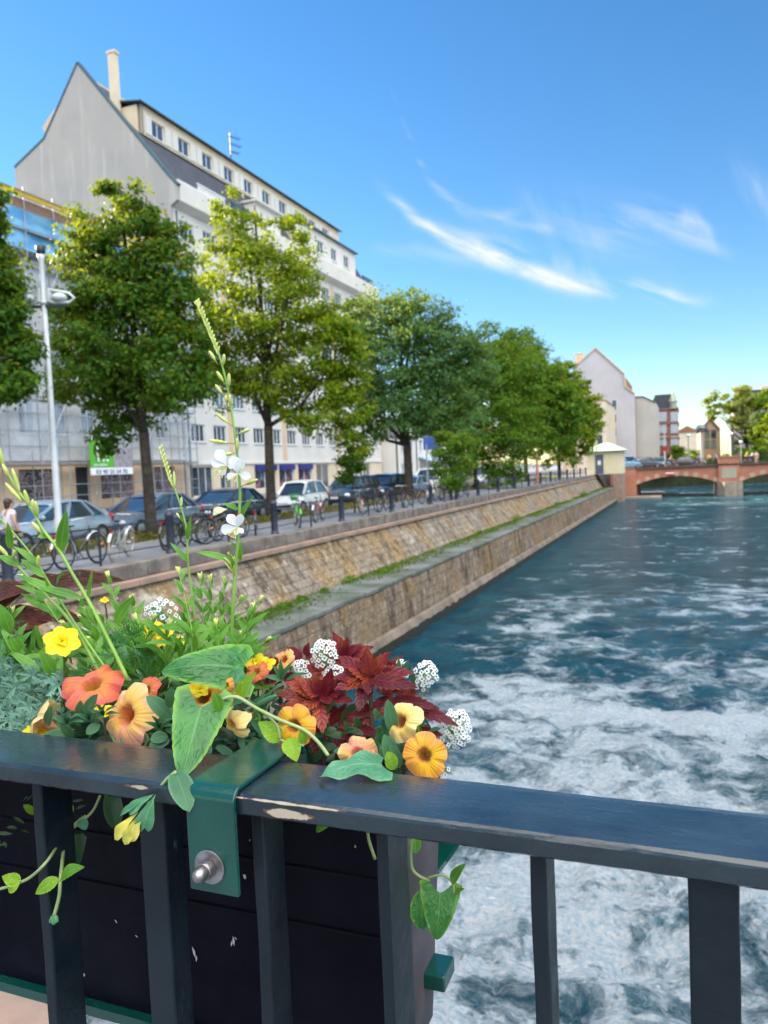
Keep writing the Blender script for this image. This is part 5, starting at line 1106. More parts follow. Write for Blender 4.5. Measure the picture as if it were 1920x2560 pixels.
RZ = 1.47; RY0, RY1 = .567, .652
def near_bridge():
    t = empty('bridge_railing', (0, .61, .4), 'dark blue grey iron bridge railing with worn paint and square bars', 'railing')
    # hand rail as two lengths that butt under the green strap
    prof = [(RY0+.002, RZ-.019), (RY0, RZ-.017), (RY0, RZ-.0045), (RY0+.0012, RZ-.002), (RY0+.004, RZ-.0005), (RY0+.030, RZ), (RY1-.012, RZ), (RY1-.004, RZ-.0006), (RY1-.0008, RZ-.003), (RY1, RZ-.017), (RY1-.004, RZ-.020)]
    for a, b in ((-2.2, -.398), (-.394, 1.6)):
        mb = MB(); n = max(2, int((b-a)/.008)); vs = []
        for i in range(n+1):
            x = a+(b-a)*i/n
            for j, (y, z) in enumerate(prof):
                w = mnoise.noise(Vector((x*9, j*3.1, 1)))*.0010+mnoise.noise(Vector((x*60, j*3.1, 5)))*.0005*(1 if j in (0, 1, 2) else .25)+mnoise.noise(Vector((x*140, j*2.1, 9)))*.0003*(1 if j < 5 else .2)
                vs.append((x, y+w, z+w*.7))
        k = len(prof); mb.add(vs, [(i*k+j, i*k+(j+1) % k, (i+1)*k+(j+1) % k, (i+1)*k+j) for i in range(n) for j in range(k)]+[tuple(range(k)), tuple(n*k+j for j in range(k-1, -1, -1))])
        par(mb.build('hand_rail', M['railpaint'], smooth=False), t); 
    # balusters: (left px, front/side corner px, row) measured on the front face
    for i, (xl, xc, py, depth) in enumerate(((94, 118, 2200, .042), (355, 418, 2200, .030), (637, 669, 2250, .036), (945, 973, 2250, .052), (1327, 1368, 2250, .040), (1721, 1850, 2250, .042))):
        a, b = ony(xl, py, .588), ony(xc, py, .588); mb = MB(); z0, z1 = .36, RZ-.0195; x0, x1 = a.x, b.x; n = 60; vs = []
        for j in range(n+1):
            z = z0+(z1-z0)*j/n; w = [mnoise.noise(Vector((x0*50, z*14, q*7)))*.0011 for q in range(4)]
            vs += [(x0+w[0], .588+w[1], z), (x1+w[1], .588+w[0], z), (x1+w[2], .588+depth+w[3], z), (x0+w[3], .588+depth, z)]
        mb.add(vs, [(j*4+q, j*4+(q+1) % 4, j*4+4+(q+1) % 4, j*4+4+q) for j in range(n) for q in range(4)]+[(3, 2, 1, 0), (n*4, n*4+1, n*4+2, n*4+3)])
        par(mb.build('baluster', M['barpaint'], bevel=.0022), t)
    for x in (.22, .39, .56, -.98, -1.16, -1.36):
        mb = MB(); mb.box(x, x+.02, .588, .628, .36, RZ-.0195); par(mb.build('baluster', M['barpaint'], bevel=.002), t)
    mb = MB(); mb.box(-2.2, 1.6, .585, .635, .40, .44); par(mb.build('bottom_rail', M['barpaint']), t)
    d = empty('near_bridge', (0, -3, 0), 'stone footbridge deck and masonry under the near railing', 'bridge')
    mb = MB(); mb.box(-11.4, 30, -6, .72, -.1, .35); par(mb.build('deck', M['paving']), d)
    mb = MB(); mb.box(-11.4, 30, -5.9, .66, -.9, -.101); par(mb.build('spandrel_wall', M['pink_stone']), d)
    a, b = onz(-300, 2460, -.9), onz(115, 2480, -.9)
    mb = MB(); mb.prism([(-11.4, .5), (-11.4, 3.2), (-3.0, 3.2), (b.x-.1, 2.2), (b.x+.05, .5)], 'z', -5, -1.5) if False else mb.prism([(-8.0, .67), (-8.0, 5.6), (-4.6, 4.6), (-3.15, 2.9), (-2.9, .67)], 'z', -5, -1.2); par(mb.build('cutwater', M['pink_stone'], bevel=.03), d)
near_bridge()

def planter():
    t = empty('flower_planter', (-.7, .8, 1.1), 'long black steel flower planter hung outside the bridge railing', 'planter')
    def P(o): return par(o, t)
    X1 = ony(985, 2300, .695).x; X0 = -1.75; Y0_, Y1_, Yb = .695, .875, .80; zt = 1.425
    zb = ony(376, 2543, .695).z; zb = max(zb, 1.0)
    th = .004; mb = MB()
    mb.box(X0, X1, Y0_, Y0_+th, zb, zt); P(mb.build('front_panel', M['planterblack']))
    mb = MB(); mb.add([(X0, Y1_, zt), (X1, Y1_, zt), (X1, Yb, zb), (X0, Yb, zb), (X0, Y1_-th, zt), (X1, Y1_-th, zt), (X1, Yb-th, zb), (X0, Yb-th, zb)], [(0, 1, 2, 3), (7, 6, 5, 4), (0, 4, 5, 1), (3, 2, 6, 7)]); P(mb.build('back_panel', M['planterblack']))
    mb = MB(); mb.add([(X1, Y0_, zb), (X1, Yb, zb), (X1, Y1_, zt), (X1, Y0_, zt), (X1-th, Y0_, zb), (X1-th, Yb, zb), (X1-th, Y1_, zt), (X1-th, Y0_, zt)], [(0, 1, 2, 3), (7, 6, 5, 4), (0, 4, 5, 1), (1, 5, 6, 2), (2, 6, 7, 3), (3, 7, 4, 0)]); P(mb.build('end_panel', simple('planter_end', (.05, .04, .045), (.09, .08, .09), .8, 12)))
    mb = MB(); mb.box(X0, X1-.005, Y0_+.005, Yb-.005, zb, zb+.006); P(mb.build('floor_panel', M['planterblack']))
    mb = MB(); mb.box(X0, X1-.006, Y0_+.006, Y1_-.012, zt-.06, zt-.025); P(mb.build('soil', simple('potting_soil', (.012, .009, .007), (.03, .022, .016), .95, 40, bump=.8, bscale=60)))
    mb = MB(); mb.box(X0, X1+.004, Y0_-.012, Y0_-.0005, zb-.008, zb+.004); P(mb.build('bottom_lip', M['green']))
    mb = MB(); mb.box(X0, X1, Y0_-.0025, Y0_-.0003, 1.335, 1.338); mb.box(X0, X1, Y0_-.0025, Y0_-.0003, 1.275, 1.277); P(mb.build('seam', simple('seam', (.002, .003, .006), rough=.6, spec=.15)))
    # flaked white marks on the black steel
    mk = MB()
    for px, py, L_, a in ((457, 2375, 30, 80), (462, 2395, 22, 60), (486, 2380, 34, 105), (492, 2396, 20, 80), (585, 2352, 28, 95), (580, 2358, 20, 75), (590, 2345, 12, 140), (291, 2303, 14, 130), (342, 2340, 12, 150), (625, 2100, 8, 60)):
        c = ony(px, py, Y0_-.0006); s = L_*.00042; an = R(a); pts = [(-s*.5, 0), (-.1*s, s*.13), (s*.5, s*.05), (.1*s, -s*.12)]
        mk.add([(c.x+u*math.cos(an)-v*math.sin(an), Y0_-.0012, c.z+u*math.sin(an)+v*math.cos(an)) for u, v in pts], [(0, 1, 2, 3)])
    P(mk.build('paint_flake', simple('flake_white', (.5, .5, .52), rough=.8)))
    # strap bracket over the rail
    s = empty('planter_strap', (-.42, .6, RZ), 'glossy green steel strap hooked over the hand rail with a domed bolt', 'bracket')
    fl, fr = onz(474, 1958, RZ+.004), onz(602, 1968, RZ+.004); x0, x1 = fl.x, fr.x; zbot = ony(500, 2225, RY0-.006).z
    path = [(RY1+.05, RZ-.045), (RY1+.048, RZ-.01), (RY1+.040, RZ+.002), (RY1+.028, RZ+.0055), (RY1, RZ+.006)]+[(RY0+.006-.013*math.sin(R(a_)), RZ-.0075+.013*math.cos(R(a_))) for a_ in range(0, 91, 10)]+[(RY0-.007, RZ-.022), (RY0-.007, zbot)]
    mb = MB(); vs = []; th = .0045
    for i, (y, z) in enumerate(path):
        p = np.array(path[max(i-1, 0)]); q = np.array(path[min(i+1, len(path)-1)]); d = (q-p)/np.linalg.norm(q-p); nn = np.array([d[1], -d[0]])*-1
        nn = nn if i > 0 else nn
        o_ = np.array([y, z])+np.array([-d[1]*-1, -d[0]])*0
        inn = np.array([y, z])-np.array([d[1], -d[0]])*th*(1) if False else np.array([y, z])+np.array([d[1]*-1, d[0]])*th*(1)
        vs += [(x0, y, z), (x1, y, z), (x1, inn[0], inn[1]), (x0, inn[0], inn[1])]
    n = len(path); mb.add(vs, [(i*4+j, i*4+(j+1) % 4, i*4+4+(j+1) % 4, i*4+4+j) for i in range(n-1) for j in range(4)]+[(0, 1, 2, 3), (n*4-1, n*4-2, n*4-3, n*4-4)])
    o = mb.build('strap', M['green'], bevel=.0012); par(o, s)
    c = ony(523, 2168, RY0-.0085); mb = MB(); mb.lathe((c.x, RY0-.0075, c.z), [(.0155, 0), (.0155, .0014), (.0148, .0018), (.005, .0020)], 32, (0, -1, 0)); par(mb.build('washer', M['steel'], smooth=False), s)
    mb = MB(); mb.lathe((c.x, RY0-.0095, c.z), [(.0085, 0), (.0088, .001), (.0085, .007), (.0078, .0085)], 6, (0, -1, 0)); mb.lathe((c.x, RY0-.018, c.z), [(.0068, 0), (.0070, .003), (.0062, .008), (.004, .0112), (.001, .0122)], 20, (0, -1, 0)); par(mb.build('dome_nut', M['steel'], smooth=True), s)
    # support arm at the planter's right end
    a = empty('support_bracket', (X1+.03, .85, 1.2), 'curved green support arm with stub bar at the right end of the planter', 'bracket')
    mb = MB(); vs = []; pts = [ony(px, py, yy) for px, py, yy in ((1130, 2030, .985), (1122, 2070, .98), (1100, 2110, .972), (1072, 2150, .962), (1045, 2185, .95), (1020, 2212, .94), (990, 2240, .93))]
    for i, q in enumerate(pts):
        p0 = pts[max(i-1, 0)]; p1 = pts[min(i+1, len(pts)-1)]; d = (p1-p0).normalized(); n_ = d.cross(Vector((0, 1, 0))).normalized()*.004
        for o_ in (Vector((0, 0, 0)), Vector((.034, .004, 0)), Vector((.034, .004, 0))+n_, n_): vs.append(q+o_-Vector((.012, 0, 0)))
    mb.add(vs, [(i*4+j, i*4+(j+1) % 4, i*4+4+(j+1) % 4, i*4+4+j) for i in range(len(pts)-1) for j in range(4)]+[(0, 1, 2, 3), (len(vs)-1, len(vs)-2, len(vs)-3, len(vs)-4)]); par(mb.build('curved_arm', M['green']), a)
    e = ony(1128, 2440, .80); f_ = ony(1040, 2420, .80); mb = MB(); mb.box(f_.x-.05, e.x, .775, .815, e.z-.004, e.z+.014); par(mb.build('stub_bar', M['green'], bevel=.002), a)
planter()

# ------------------------------------------------------------------ leaves and flowers
def leafmat2(name, base, dark, edge, vein=(.25, .42, .18), nside=6., puck=.0, rough=.42, tf=.25, vs_=.5, sheen=.3, obv=.5):
    g = G(name); u = g.uv(); U, V = u[0], u[1]
    a = g.math('ABSOLUTE', g.math('MULTIPLY', g.math('SUBTRACT', V, .5), 2.))
    mid = g.mr(a, .03, .09, 1, 0)
    fr = g.math('FRACT', g.math('SUBTRACT', g.math('MULTIPLY', U, nside), g.math('MULTIPLY', a, 1.7)))
    sv = g.math('MULTIPLY', g.mr(g.math('ABSOLUTE', g.math('SUBTRACT', fr, .5)), .44, .5, 0, 1), g.mr(g.noise(90, 3), .4, .6, .2, 1))
    inst = g.noise(obv*40, 2); big = g.noise(25, 4)
    c = g.mix(g.mr(big, .35, .65), dark, base)
    c = g.mix(g.mr(a, .72, 1., 0, .55), c, edge); c = g.mix(g.math('MULTIPLY', g.math('MAXIMUM', mid, g.math('MULTIPLY', sv, .6)), vs_), c, vein)
    g.col(c); g.set(Roughness=rough)
    if puck:
        vo = g.N.new('ShaderNodeTexVoronoi'); vo.feature = 'DISTANCE_TO_EDGE'; vo.inputs['Scale'].default_value = 1.
        jit = g.math('MULTIPLY', g.math('SUBTRACT', g.noise(70, 3), .5), 1.2)
        g.L.new(g.comb(g.math('ADD', g.math('SUBTRACT', g.math('MULTIPLY', U, nside*1.6), g.math('MULTIPLY', a, 2.2)), jit), g.math('ADD', g.math('MULTIPLY', V, 7.), jit)), vo.inputs['Vector'])
        cell = g.mr(vo.outputs['Distance'], 0, .28)
        h = g.math('ADD', g.math('ADD', g.math('MULTIPLY', mid, -1.), g.math('MULTIPLY', cell, 1.2)), g.math('MULTIPLY', g.noise(150, 3), .5)); g.bump(h, puck, .0024)
    else: g.bump(g.math('ADD', g.math('MULTIPLY', mid, -1.), g.math('MULTIPLY', g.noise(300, 3), .4)), .4, .0008)
    g.trans(g.mix(.35, c, (.35, .45, .03)), tf); return g.m
V_ = {}
V_['gaura'] = leafmat2('gaura_leaf', (.12, .34, .025), (.05, .20, .012), (.26, .50, .09), (.3, .5, .15), 5, vs_=.45, tf=.35)
V_['lime'] = leafmat2('lime_leaf', (.28, .50, .02), (.18, .40, .02), (.40, .58, .08), (.45, .6, .12), 5, puck=.4, tf=.4)
V_['petleaf'] = leafmat2('petunia_leaf', (.05, .17, .075), (.03, .115, .05), (.10, .27, .14), (.12, .3, .15), 6, rough=.6, vs_=.35, tf=.2)
V_['big'] = leafmat2('vine_leaf', (.035, .20, .028), (.018, .125, .022), (.20, .42, .02), (.20, .40, .16), 5, puck=.28, rough=.32, vs_=.25, tf=.2)
V_['bigpale'] = leafmat2('pale_vine_leaf', (.10, .30, .16), (.06, .22, .11), (.14, .36, .16), (.20, .42, .24), 5, puck=.25, rough=.45, vs_=.3, tf=.2)
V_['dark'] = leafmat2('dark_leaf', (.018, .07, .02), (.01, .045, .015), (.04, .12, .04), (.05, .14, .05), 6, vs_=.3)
V_['silver'] = leafmat2('silver_leaf', (.22, .42, .34), (.10, .26, .19), (.38, .56, .48), (.2, .4, .3), 3, vs_=.1, rough=.6)
V_['brown'] = leafmat2('bronze_leaf', (.10, .018, .008), (.045, .012, .006), (.22, .04, .02), (.20, .04, .02), 7, puck=.7, rough=.35, vs_=.4, tf=.15)
V_['fern'] = leafmat2('fern_leaf', (.04, .20, .05), (.03, .15, .04), (.09, .28, .08), (.1, .3, .1), 3, vs_=.1)
def coleusmat():
    g = G('coleus_leaf'); u = g.uv(); U, V = u[0], u[1]; a = g.math('ABSOLUTE', g.math('MULTIPLY', g.math('SUBTRACT', V, .5), 2.))
    fr = g.math('FRACT', g.math('SUBTRACT', g.math('MULTIPLY', U, 6.), g.math('MULTIPLY', a, 1.6))); sv = g.mr(g.math('ABSOLUTE', g.math('SUBTRACT', fr, .5)), .36, .5, 0, 1); mid = g.mr(a, .03, .12, 1, 0)
    c = g.mix(g.mr(g.noise(22, 3), .4, .6), (.13, .006, .014), (.32, .06, .016)); c = g.mix(g.mr(g.noise(9, 2, g.co(loc=(3, 1, 2))), .5, .6), c, (.075, .006, .008))
    c = g.mix(g.mr(a, .75, 1., 0, .5), c, (.38, .06, .04)); c = g.mix(g.math('MULTIPLY', g.math('MAXIMUM', mid, g.math('MULTIPLY', sv, .8)), .65), c, (.26, .01, .07))
    g.col(c); g.set(Roughness=.5); g.bump(g.math('ADD', g.math('MULTIPLY', g.math('MAXIMUM', mid, sv), -1.), g.math('MULTIPLY', g.noise(220, 3), .6)), .8, .0018); g.trans(g.mix(.3, c, (.5, .06, .02)), .25); return g.m
V_['coleus'] = coleusmat()
V_['stem'] = simple('plant_stem', (.24, .42, .06), (.14, .28, .05), .5, 30); V_['palestem'] = simple('pale_stem', (.30, .38, .16), (.22, .30, .12), .6, 30); V_['redstem'] = simple('brown_stem', (.10, .07, .04), (.06, .05, .03), .6, 20)
g = G('gaura_bud'); g.col(g.mix(g.mr(g.noise(90, 3), .35, .65), (.40, .48, .10), (.55, .58, .20))); g.set(Roughness=.5); V_['bud'] = g.m
g = G('white_petal'); g.col((.86, .88, .90)); g.set(Roughness=.5); g.trans((.8, .85, .85), .35); V_['white'] = g.m
g = G('flower_eye'); g.col((.03, .035, .02)); g.set(Roughness=.8); V_['eye'] = g.m
g = G('stamen'); g.col((.55, .50, .12)); V_['stamen'] = g.m
def yellowmat():
    g = G('yellow_petal'); U = g.uv()[0]; V = g.uv()[1]; st = g.noise(1, 3, g.comb(g.math('MULTIPLY', U, 2.), g.math('MULTIPLY', V, 16.)))
    c = g.mix(g.mr(U, 0, .4), (.75, .42, .0), (.88, .70, .0)); c = g.mix(g.mr(st, .55, .7, 0, .35), c, (.75, .5, .0)); g.col(c); g.set(Roughness=.5); g.bump(st, .3, .001); g.trans((.9, .75, .02), .25); return g.m
V_['yellow'] = yellowmat()
def petmat(name, thr, mid, edge, vein, pink=None, pk_amt=0., back=None):
    g = G(name); u = g.uv(); r, th = u[0], u[1]
    c = g.mix(g.mr(r, .10, .42), thr, mid); en = g.math('ADD', r, g.math('MULTIPLY', g.math('SUBTRACT', g.noise(55, 4), .5), .5)); c = g.mix(g.mr(en, .55, .98), c, edge)
    if pink: c = g.mix(g.mr(g.noise(38, 3, g.co(loc=(1, 2, 3))), .48, .62, 0, pk_amt), c, pink)
    w = g.math('ADD', th, g.math('MULTIPLY', g.math('SUBTRACT', g.noise(60, 3), .5), .012))
    v1 = g.mr(g.math('ABSOLUTE', g.math('SUBTRACT', g.math('FRACT', g.math('MULTIPLY', w, 5.)), .5)), .0, .045, 1, 0)
    v2 = g.mr(g.math('ABSOLUTE', g.math('SUBTRACT', g.math('FRACT', g.math('MULTIPLY', w, 35.)), .5)), .08, .30, 1, 0)
    vv = g.math('MULTIPLY', g.math('MAXIMUM', g.math('MULTIPLY', v1, .7), g.math('MULTIPLY', v2, .24)), g.mr(r, .45, .95, 1, .1))
    c = g.mix(g.math('MULTIPLY', vv, .75), c, vein); g.col(c); g.set(Roughness=.55); g.b.inputs['Sheen Weight'].default_value = .2
    g.bump(g.math('ADD', g.math('MULTIPLY', g.math('MAXIMUM', v1, g.math('MULTIPLY', v2, .4)), -1.), g.math('MULTIPLY', g.noise(260, 3), .4)), .5, .0012); g.trans(c, .3); return g.m
V_['p_gold'] = petmat('petal_gold', (.38, .16, .0), (.80, .43, .0), (.82, .32, .05), (.40, .13, .0), (.82, .26, .08), .5)
V_['p_coral'] = petmat('petal_coral', (.55, .24, .01), (.72, .22, .04), (.70, .10, .075), (.46, .05, .03), (.72, .11, .12), .6)
V_['p_peach'] = petmat('petal_peach', (.55, .11, .01), (.82, .48, .08), (.84, .50, .24), (.62, .20, .06), (.80, .28, .24), .7)
V_['p_pale'] = petmat('petal_pale', (.48, .11, .01), (.82, .58, .12), (.86, .70, .30), (.50, .27, .06), (.80, .56, .28), .4)
V_['p_rust'] = petmat('petal_amber', (.40, .12, .0), (.70, .33, .0), (.74, .40, .02), (.38, .09, .01), (.65, .24, .02), .5)

def prof_(kind, u):
    if kind == 'lance': return max(0., math.sin(math.pi*u**.8))**.8*(1-.15*u)
    if kind == 'obov': return max(0., math.sin(math.pi*u**1.7))**.7
    if kind == 'oval': return max(0., math.sin(math.pi*u))**.6
    if kind == 'heart': return (max(0., 1-u)**.62)*(min(1, u/.10+.62)) if u < 1 else 0
    if kind == 'coleus': return max(0., math.sin(math.pi*u**.72))**.85
    return 1
def leaf(mb, b, t, w, up, kind='lance', arch=.08, fold=.18, serr=0., k=9, ruf=0., n=10, m=3, lobe=0., ph=0., twist=0.):
    b, t, up = Vector(b), Vector(t), Vector(up); ax = t-b; L_ = ax.length; d = ax/L_; sd = up.cross(d)
    if sd.length < 1e-3: sd = Vector((1, 0, 0)).cross(d)
    sd.normalize(); nm = d.cross(sd).normalized() if False else sd.cross(d)*-1
    if nm.dot(up) < 0: nm = -nm
    vs = []; uvs = []
    for i in range(n+1):
        u = i/n; pw = prof_(kind, u)*w*.5; ct = b+ax*u+nm*(arch*4*u*(1-u)*L_)
        tw = twist*(u-.5); s2 = sd*math.cos(tw)+nm*math.sin(tw); n2 = nm*math.cos(tw)-sd*math.sin(tw)
        for j in range(-m, m+1):
            v = j/m; e = 1+(serr*(((u*k) % 1)-.5)*2 if abs(j) == m else 0)
            p = ct+s2*(pw*v*e)+n2*(fold*abs(v)*pw+ruf*w*abs(v)**2*math.sin(u*13+ph+2*np.sign(v)))
            if lobe: p = p-ax*(lobe*abs(v)**1.4*(1-u)**3)
            vs.append(p); uvs.append((u, v*.5+.5))
    c = 2*m+1; mb.add(vs, [(i*c+j, i*c+j+1, (i+1)*c+j+1, (i+1)*c+j) for i in range(n) for j in range(2*m)], uvs)
def petunia(parent, c, rad, face, m, throat=.55, roll=0., ruffle=1., cup=.25, droop=0., seed=0, name='blossom', squash=1., tube=True):
    r_ = np.random.default_rng(seed); f = Vector(face).normalized(); a = f.cross(Vector((0, 0, 1)));  a = a if a.length > .1 else Vector((1, 0, 0)); a.normalize(); b = a.cross(f)
    q = Matrix.Rotation(roll, 3, f); a, b = q @ a, q @ b; c = Vector(c); mb = MB(); NR, NT = 12, 80; vs = []; uvs = []
    p1, p2, p3 = r_.uniform(0, 6.3, 3); lob = r_.uniform(.9, 1.08, 5)
    for i in range(NR+1):
        r = i/NR
        for j in range(NT+1):
            th = 2*math.pi*j/NT; x5 = abs(math.sin(2.5*th)); lb = lob[int((j/NT*5)) % 5]; blend = x5
            outl = (1-.17*(1-x5)**2.2)*(1+(lb-1)*blend)
            rr = rad*(.10+.90*r)*outl if r > 0 else rad*.001
            if r < .25: z = -rad*throat*(1-(r/.25)**.8)
            else: z = 0
            fl = max(0, (r-.2)/.8); z += rad*cup*(1-math.exp(-4*r))-rad*cup*.9*fl**2
            z += rad*.10*ruffle*fl**2*(math.sin(5*th+p1)*.9+math.sin(3*th+p2)*.8+math.sin(9*th+p3)*.35*fl+math.sin(23*th+p2)*.16*fl**3) - rad*.10*(1-x5)**3*fl*.9
            z -= droop*rad*fl**2*max(0, -math.cos(th-math.pi/2)*-1)
            vs.append(c+a*(rr*math.cos(th))+b*(rr*math.sin(th)*squash)+f*z); uvs.append((r, j/NT))
    k = NT+1; mb.add(vs, [(i*k+j, i*k+j+1, (i+1)*k+j+1, (i+1)*k+j) for i in range(NR) for j in range(NT)], uvs)
    o = mb.build(name, m, parent, smooth=True)
    if tube:
        tb = MB(); e = c-f*rad*1.15+Vector((0, 0, -rad*.35)); tb.tube([c-f*rad*throat*.97, c-f*rad*max(.75, throat*1.1), e, e-Vector((0, 0, rad*.5))], [rad*.12, rad*.09, rad*.06, rad*.035], 8)
        for q_ in range(5):
            an = q_*1.256; dv = a*math.cos(an)+b*math.sin(an); leaf(tb, e+dv*rad*.05, c-f*rad*throat*.85+dv*rad*.42, rad*.13, -f, 'lance', n=4, m=1)
        tb.build('calyx', V_['gaura'], o)
    st = MB(); st.ell(c-f*rad*throat*.75, (rad*.06,)*3, 6, 4); st.build('stamen', V_['stamen'], o); return o
def sc(px, py, Y): return (ony(px, py, Y)-C0).dot(FW)/FPX         # metres per photo pixel there
CAMV = lambda p: (C0-Vector(p)).normalized()
def pl(name, loc, label, cat, group=None):
    o = empty(name, loc, label, cat, group); WS.add(o.name); return o
def strand(mb, pts, Y, r0, r1=None, n=7):
    if not hasattr(Y, '__len__'): Y = [Y]*len(pts)
    P = [ony(x, y, yy) for (x, y), yy in zip(pts, Y)]; r1 = r1 if r1 is not None else r0
    # subdivide smoothly
    out = []; K = len(P)
    for i in range(K-1):
        p0, p1, p2, p3 = P[max(i-1, 0)], P[i], P[i+1], P[min(i+2, K-1)]
        for s in range(4):
            t = s/4; out.append(.5*((2*p1)+(-p0+p2)*t+(2*p0-5*p1+4*p2-p3)*t*t+(-p0+3*p1-3*p2+p3)*t**3))
    out.append(P[-1]); mb.tube(out, [r0+(r1-r0)*i/(len(out)-1) for i in range(len(out))], n); return out
def bud1(parent, b, t, w):
    mb = MB(); bud(mb, b, t, w); return mb.build('bud', V_['bud'], parent, smooth=True)
def bud(mb, b, t, w):
    b, t = Vector(b), Vector(t); d = t-b; mb.tube([b, b+d*.12, b+d*.3, b+d*.55, b+d*.8, b+d*.95, t], [w*.18, w*.28, w*.48, w*.5, w*.42, w*.25, w*.05], 8)
def leafpx(mb, bx, by, tx, ty, w, Yb, Yt=None, kind='lance', upv=None, **k):
    Yt = Yb if Yt is None else Yt; b, t = ony(bx, by, Yb), ony(tx, ty, Yt); s = sc((bx+tx)/2, (by+ty)/2, (Yb+Yt)/2)
    up = Vector(upv) if upv is not None else CAMV((b+t)/2)+Vector((0, 0, .5)); leaf(mb, b, t, w*s, up, kind, **k)
rr = np.random.default_rng(99)

def shoot(ml, ms, mbud, base, tip, Y, nl, lw, L0, bend=0., budtip=True, sc_=1.):
    (bx, by), (tx, ty) = base, tip; pts = [(bx, by), ((bx+tx)/2+bend, (by+ty)/2), (tx, ty)]
    P = strand(ms, pts, Y, .0011*sc_, .0006*sc_, 5); s = sc(tx, ty, Y)
    for k in range(nl):
        f = .12+.84*(k+.3)/nl; i = min(len(P)-2, int(f*(len(P)-1))); p = P[i]; an = k*2.4+rr.uniform(-.5, .5)
        d = (P[i+1]-P[i]).normalized(); side = RT*math.cos(an)+Vector((0, 1, 0))*math.sin(an)*.8
        Ls = L0*s*(1.1-.65*f)*rr.uniform(.8, 1.2); tipv = p+(d*.75+side*(.75-.25*f))*Ls
        leaf(ml, p, tipv, lw*s*(1.05-.45*f)*rr.uniform(.85, 1.15), CAMV(p)*.7+Vector((0, 0, .8)), 'lance', arch=rr.uniform(-.02, .14), fold=.25, n=7, m=2, twist=rr.uniform(-.5, .5))
    if budtip:
        d = (P[-1]-P[-2]).normalized()
        mbud, par_ = MB(), mbud
        for q in range(6):
            an = q*1.1; v = d+(RT*math.cos(an)+Vector((0, math.sin(an), 0)))*.35; bud(mbud, P[-1]-d*6*s, P[-1]+v*rr.uniform(9, 17)*s, 6*s)
        mbud.build('bud_cluster', V_['bud'], par_, smooth=True)
def gaura():
    t = pl('gaura_plant', ony(520, 1750, .80), 'tall wand like plant with white butterfly blossoms and slender buds', 'flowering plant')
    ml, ms, mb_ = MB(), MB(), MB(); C6 = lambda x, y: (350+x*.3164, 730+y*.3164)
    main = [(575, 1700), (580, 1560), C6(755, 2180), C6(770, 2000), C6(785, 1750), C6(790, 1550), C6(770, 1300), C6(740, 1050), C6(690, 750), C6(620, 480), C6(540, 270), C6(450, 90)]
    strand(ms, main, .76, .0023, .0009); Y = .76
    for b, tp in (((615, 570), (545, 465)), ((655, 610), (665, 490)), ((680, 740), (605, 625)), ((702, 790), (703, 640)), ((672, 835), (595, 730)), ((735, 1065), (600, 958)), ((755, 1130), (866, 1085)), ((748, 1200), (545, 1172)), ((772, 1300), (768, 1150)), ((757, 1272), (670, 1282)), ((790, 1540), (932, 1480)), ((690, 900), (676, 820)), ((715, 930), (708, 810))):
        s = sc(560, 1000, Y); bp, tpp = ony(*C6(*b), Y), ony(*C6(*tp), Y-.005); mm = bp+(tpp-bp)*.28; ms.tube([bp, mm], .0006, 5); bud1(t, mm, tpp, 9.5*s)
    for k in range(26):
        f = k/25; x, y = 615-(615-450)*f, 470-(470-75)*f; sd_ = 1 if k % 2 else -1; bud(mb_, ony(*C6(x+2, y+30), Y), ony(*C6(x+sd_*(16+4*math.sin(k)), y-28), Y), 6*sc(500, 800, Y))
    for k in range(7): bud(mb_, ony(*C6(455, 110), Y), ony(*C6(425+k*10, 55+abs(k-3)*7), Y), 4.5*sc(500, 800, Y))
    sec = [(500, 1640), (482, 1500), C6(380, 2150), C6(370, 1900), C6(330, 1720), C6(270, 1540), C6(215, 1370), C6(160, 1230)]
    strand(ms, sec, .79, .0017, .0007)
    for k in range(16):
        f = k/15; x, y = 240-(240-160)*f, 1480-(1480-1225)*f; sd_ = 1 if k % 2 else -1; bud(mb_, ony(*C6(x+3, y+25), .79), ony(*C6(x+sd_*15, y-22), .79), 6*sc(400, 1100, .79))
    for b, tp in (((275, 1540), (268, 1415)), ((265, 1545), (235, 1470)), ((325, 1700), (328, 1620)), ((345, 1810), (285, 1745))): bud1(t, ony(*C6(*b), .79), ony(*C6(*tp), .79), 7*sc(400, 1150, .79))
    for b, tp, w in (((372, 1960), (405, 1768), 44), ((378, 2130), (235, 1978), 46), ((345, 1830), (300, 1745), 18)): leafpx(ml, *C6(*b), *C6(*tp), w*.3164, .785, .775)
    for b, tp, w in (((792, 1800), (902, 1608), 40), ((780, 1720), (650, 1668), 38), ((745, 2130), (430, 2052), 52), ((790, 2130), (800, 1960), 34), ((750, 2030), (712, 1970), 24), ((745, 2200), (700, 2040), 26)): leafpx(ml, *C6(*b), *C6(*tp), w*.3164*1.1, .758, .745)
    for k in range(14):
        an = k*2.4; b = C6(755-abs(k-6)*2, 2240-k*16); bud(mb_, ony(*b, .758), ony(b[0]+14*math.cos(an)-14, b[1]-26-4*math.sin(an), .75), 5*sc(580, 1400, .758)) if k < 8 else None
    tips = [((560, 1640), (265, 1445)), ((330, 1690), (385, 1545)), ((350, 1690), (205, 1545)), ((500, 1680), (447, 1430)), ((520, 1690), (500, 1445)), ((540, 1690), (525, 1450)), ((560, 1690), (652, 1500)), ((570, 1700), (668, 1600)), ((560, 1690), (560, 1455)), ((590, 1690), (630, 1520)), ((480, 1680), (600, 1500)), ((450, 1690), (465, 1520)), ((400, 1700), (340, 1545)), ((380, 1700), (300, 1560)), ((560, 1690), (540, 1560)), ((610, 1700), (602, 1590)), ((430, 1700), (425, 1560))]
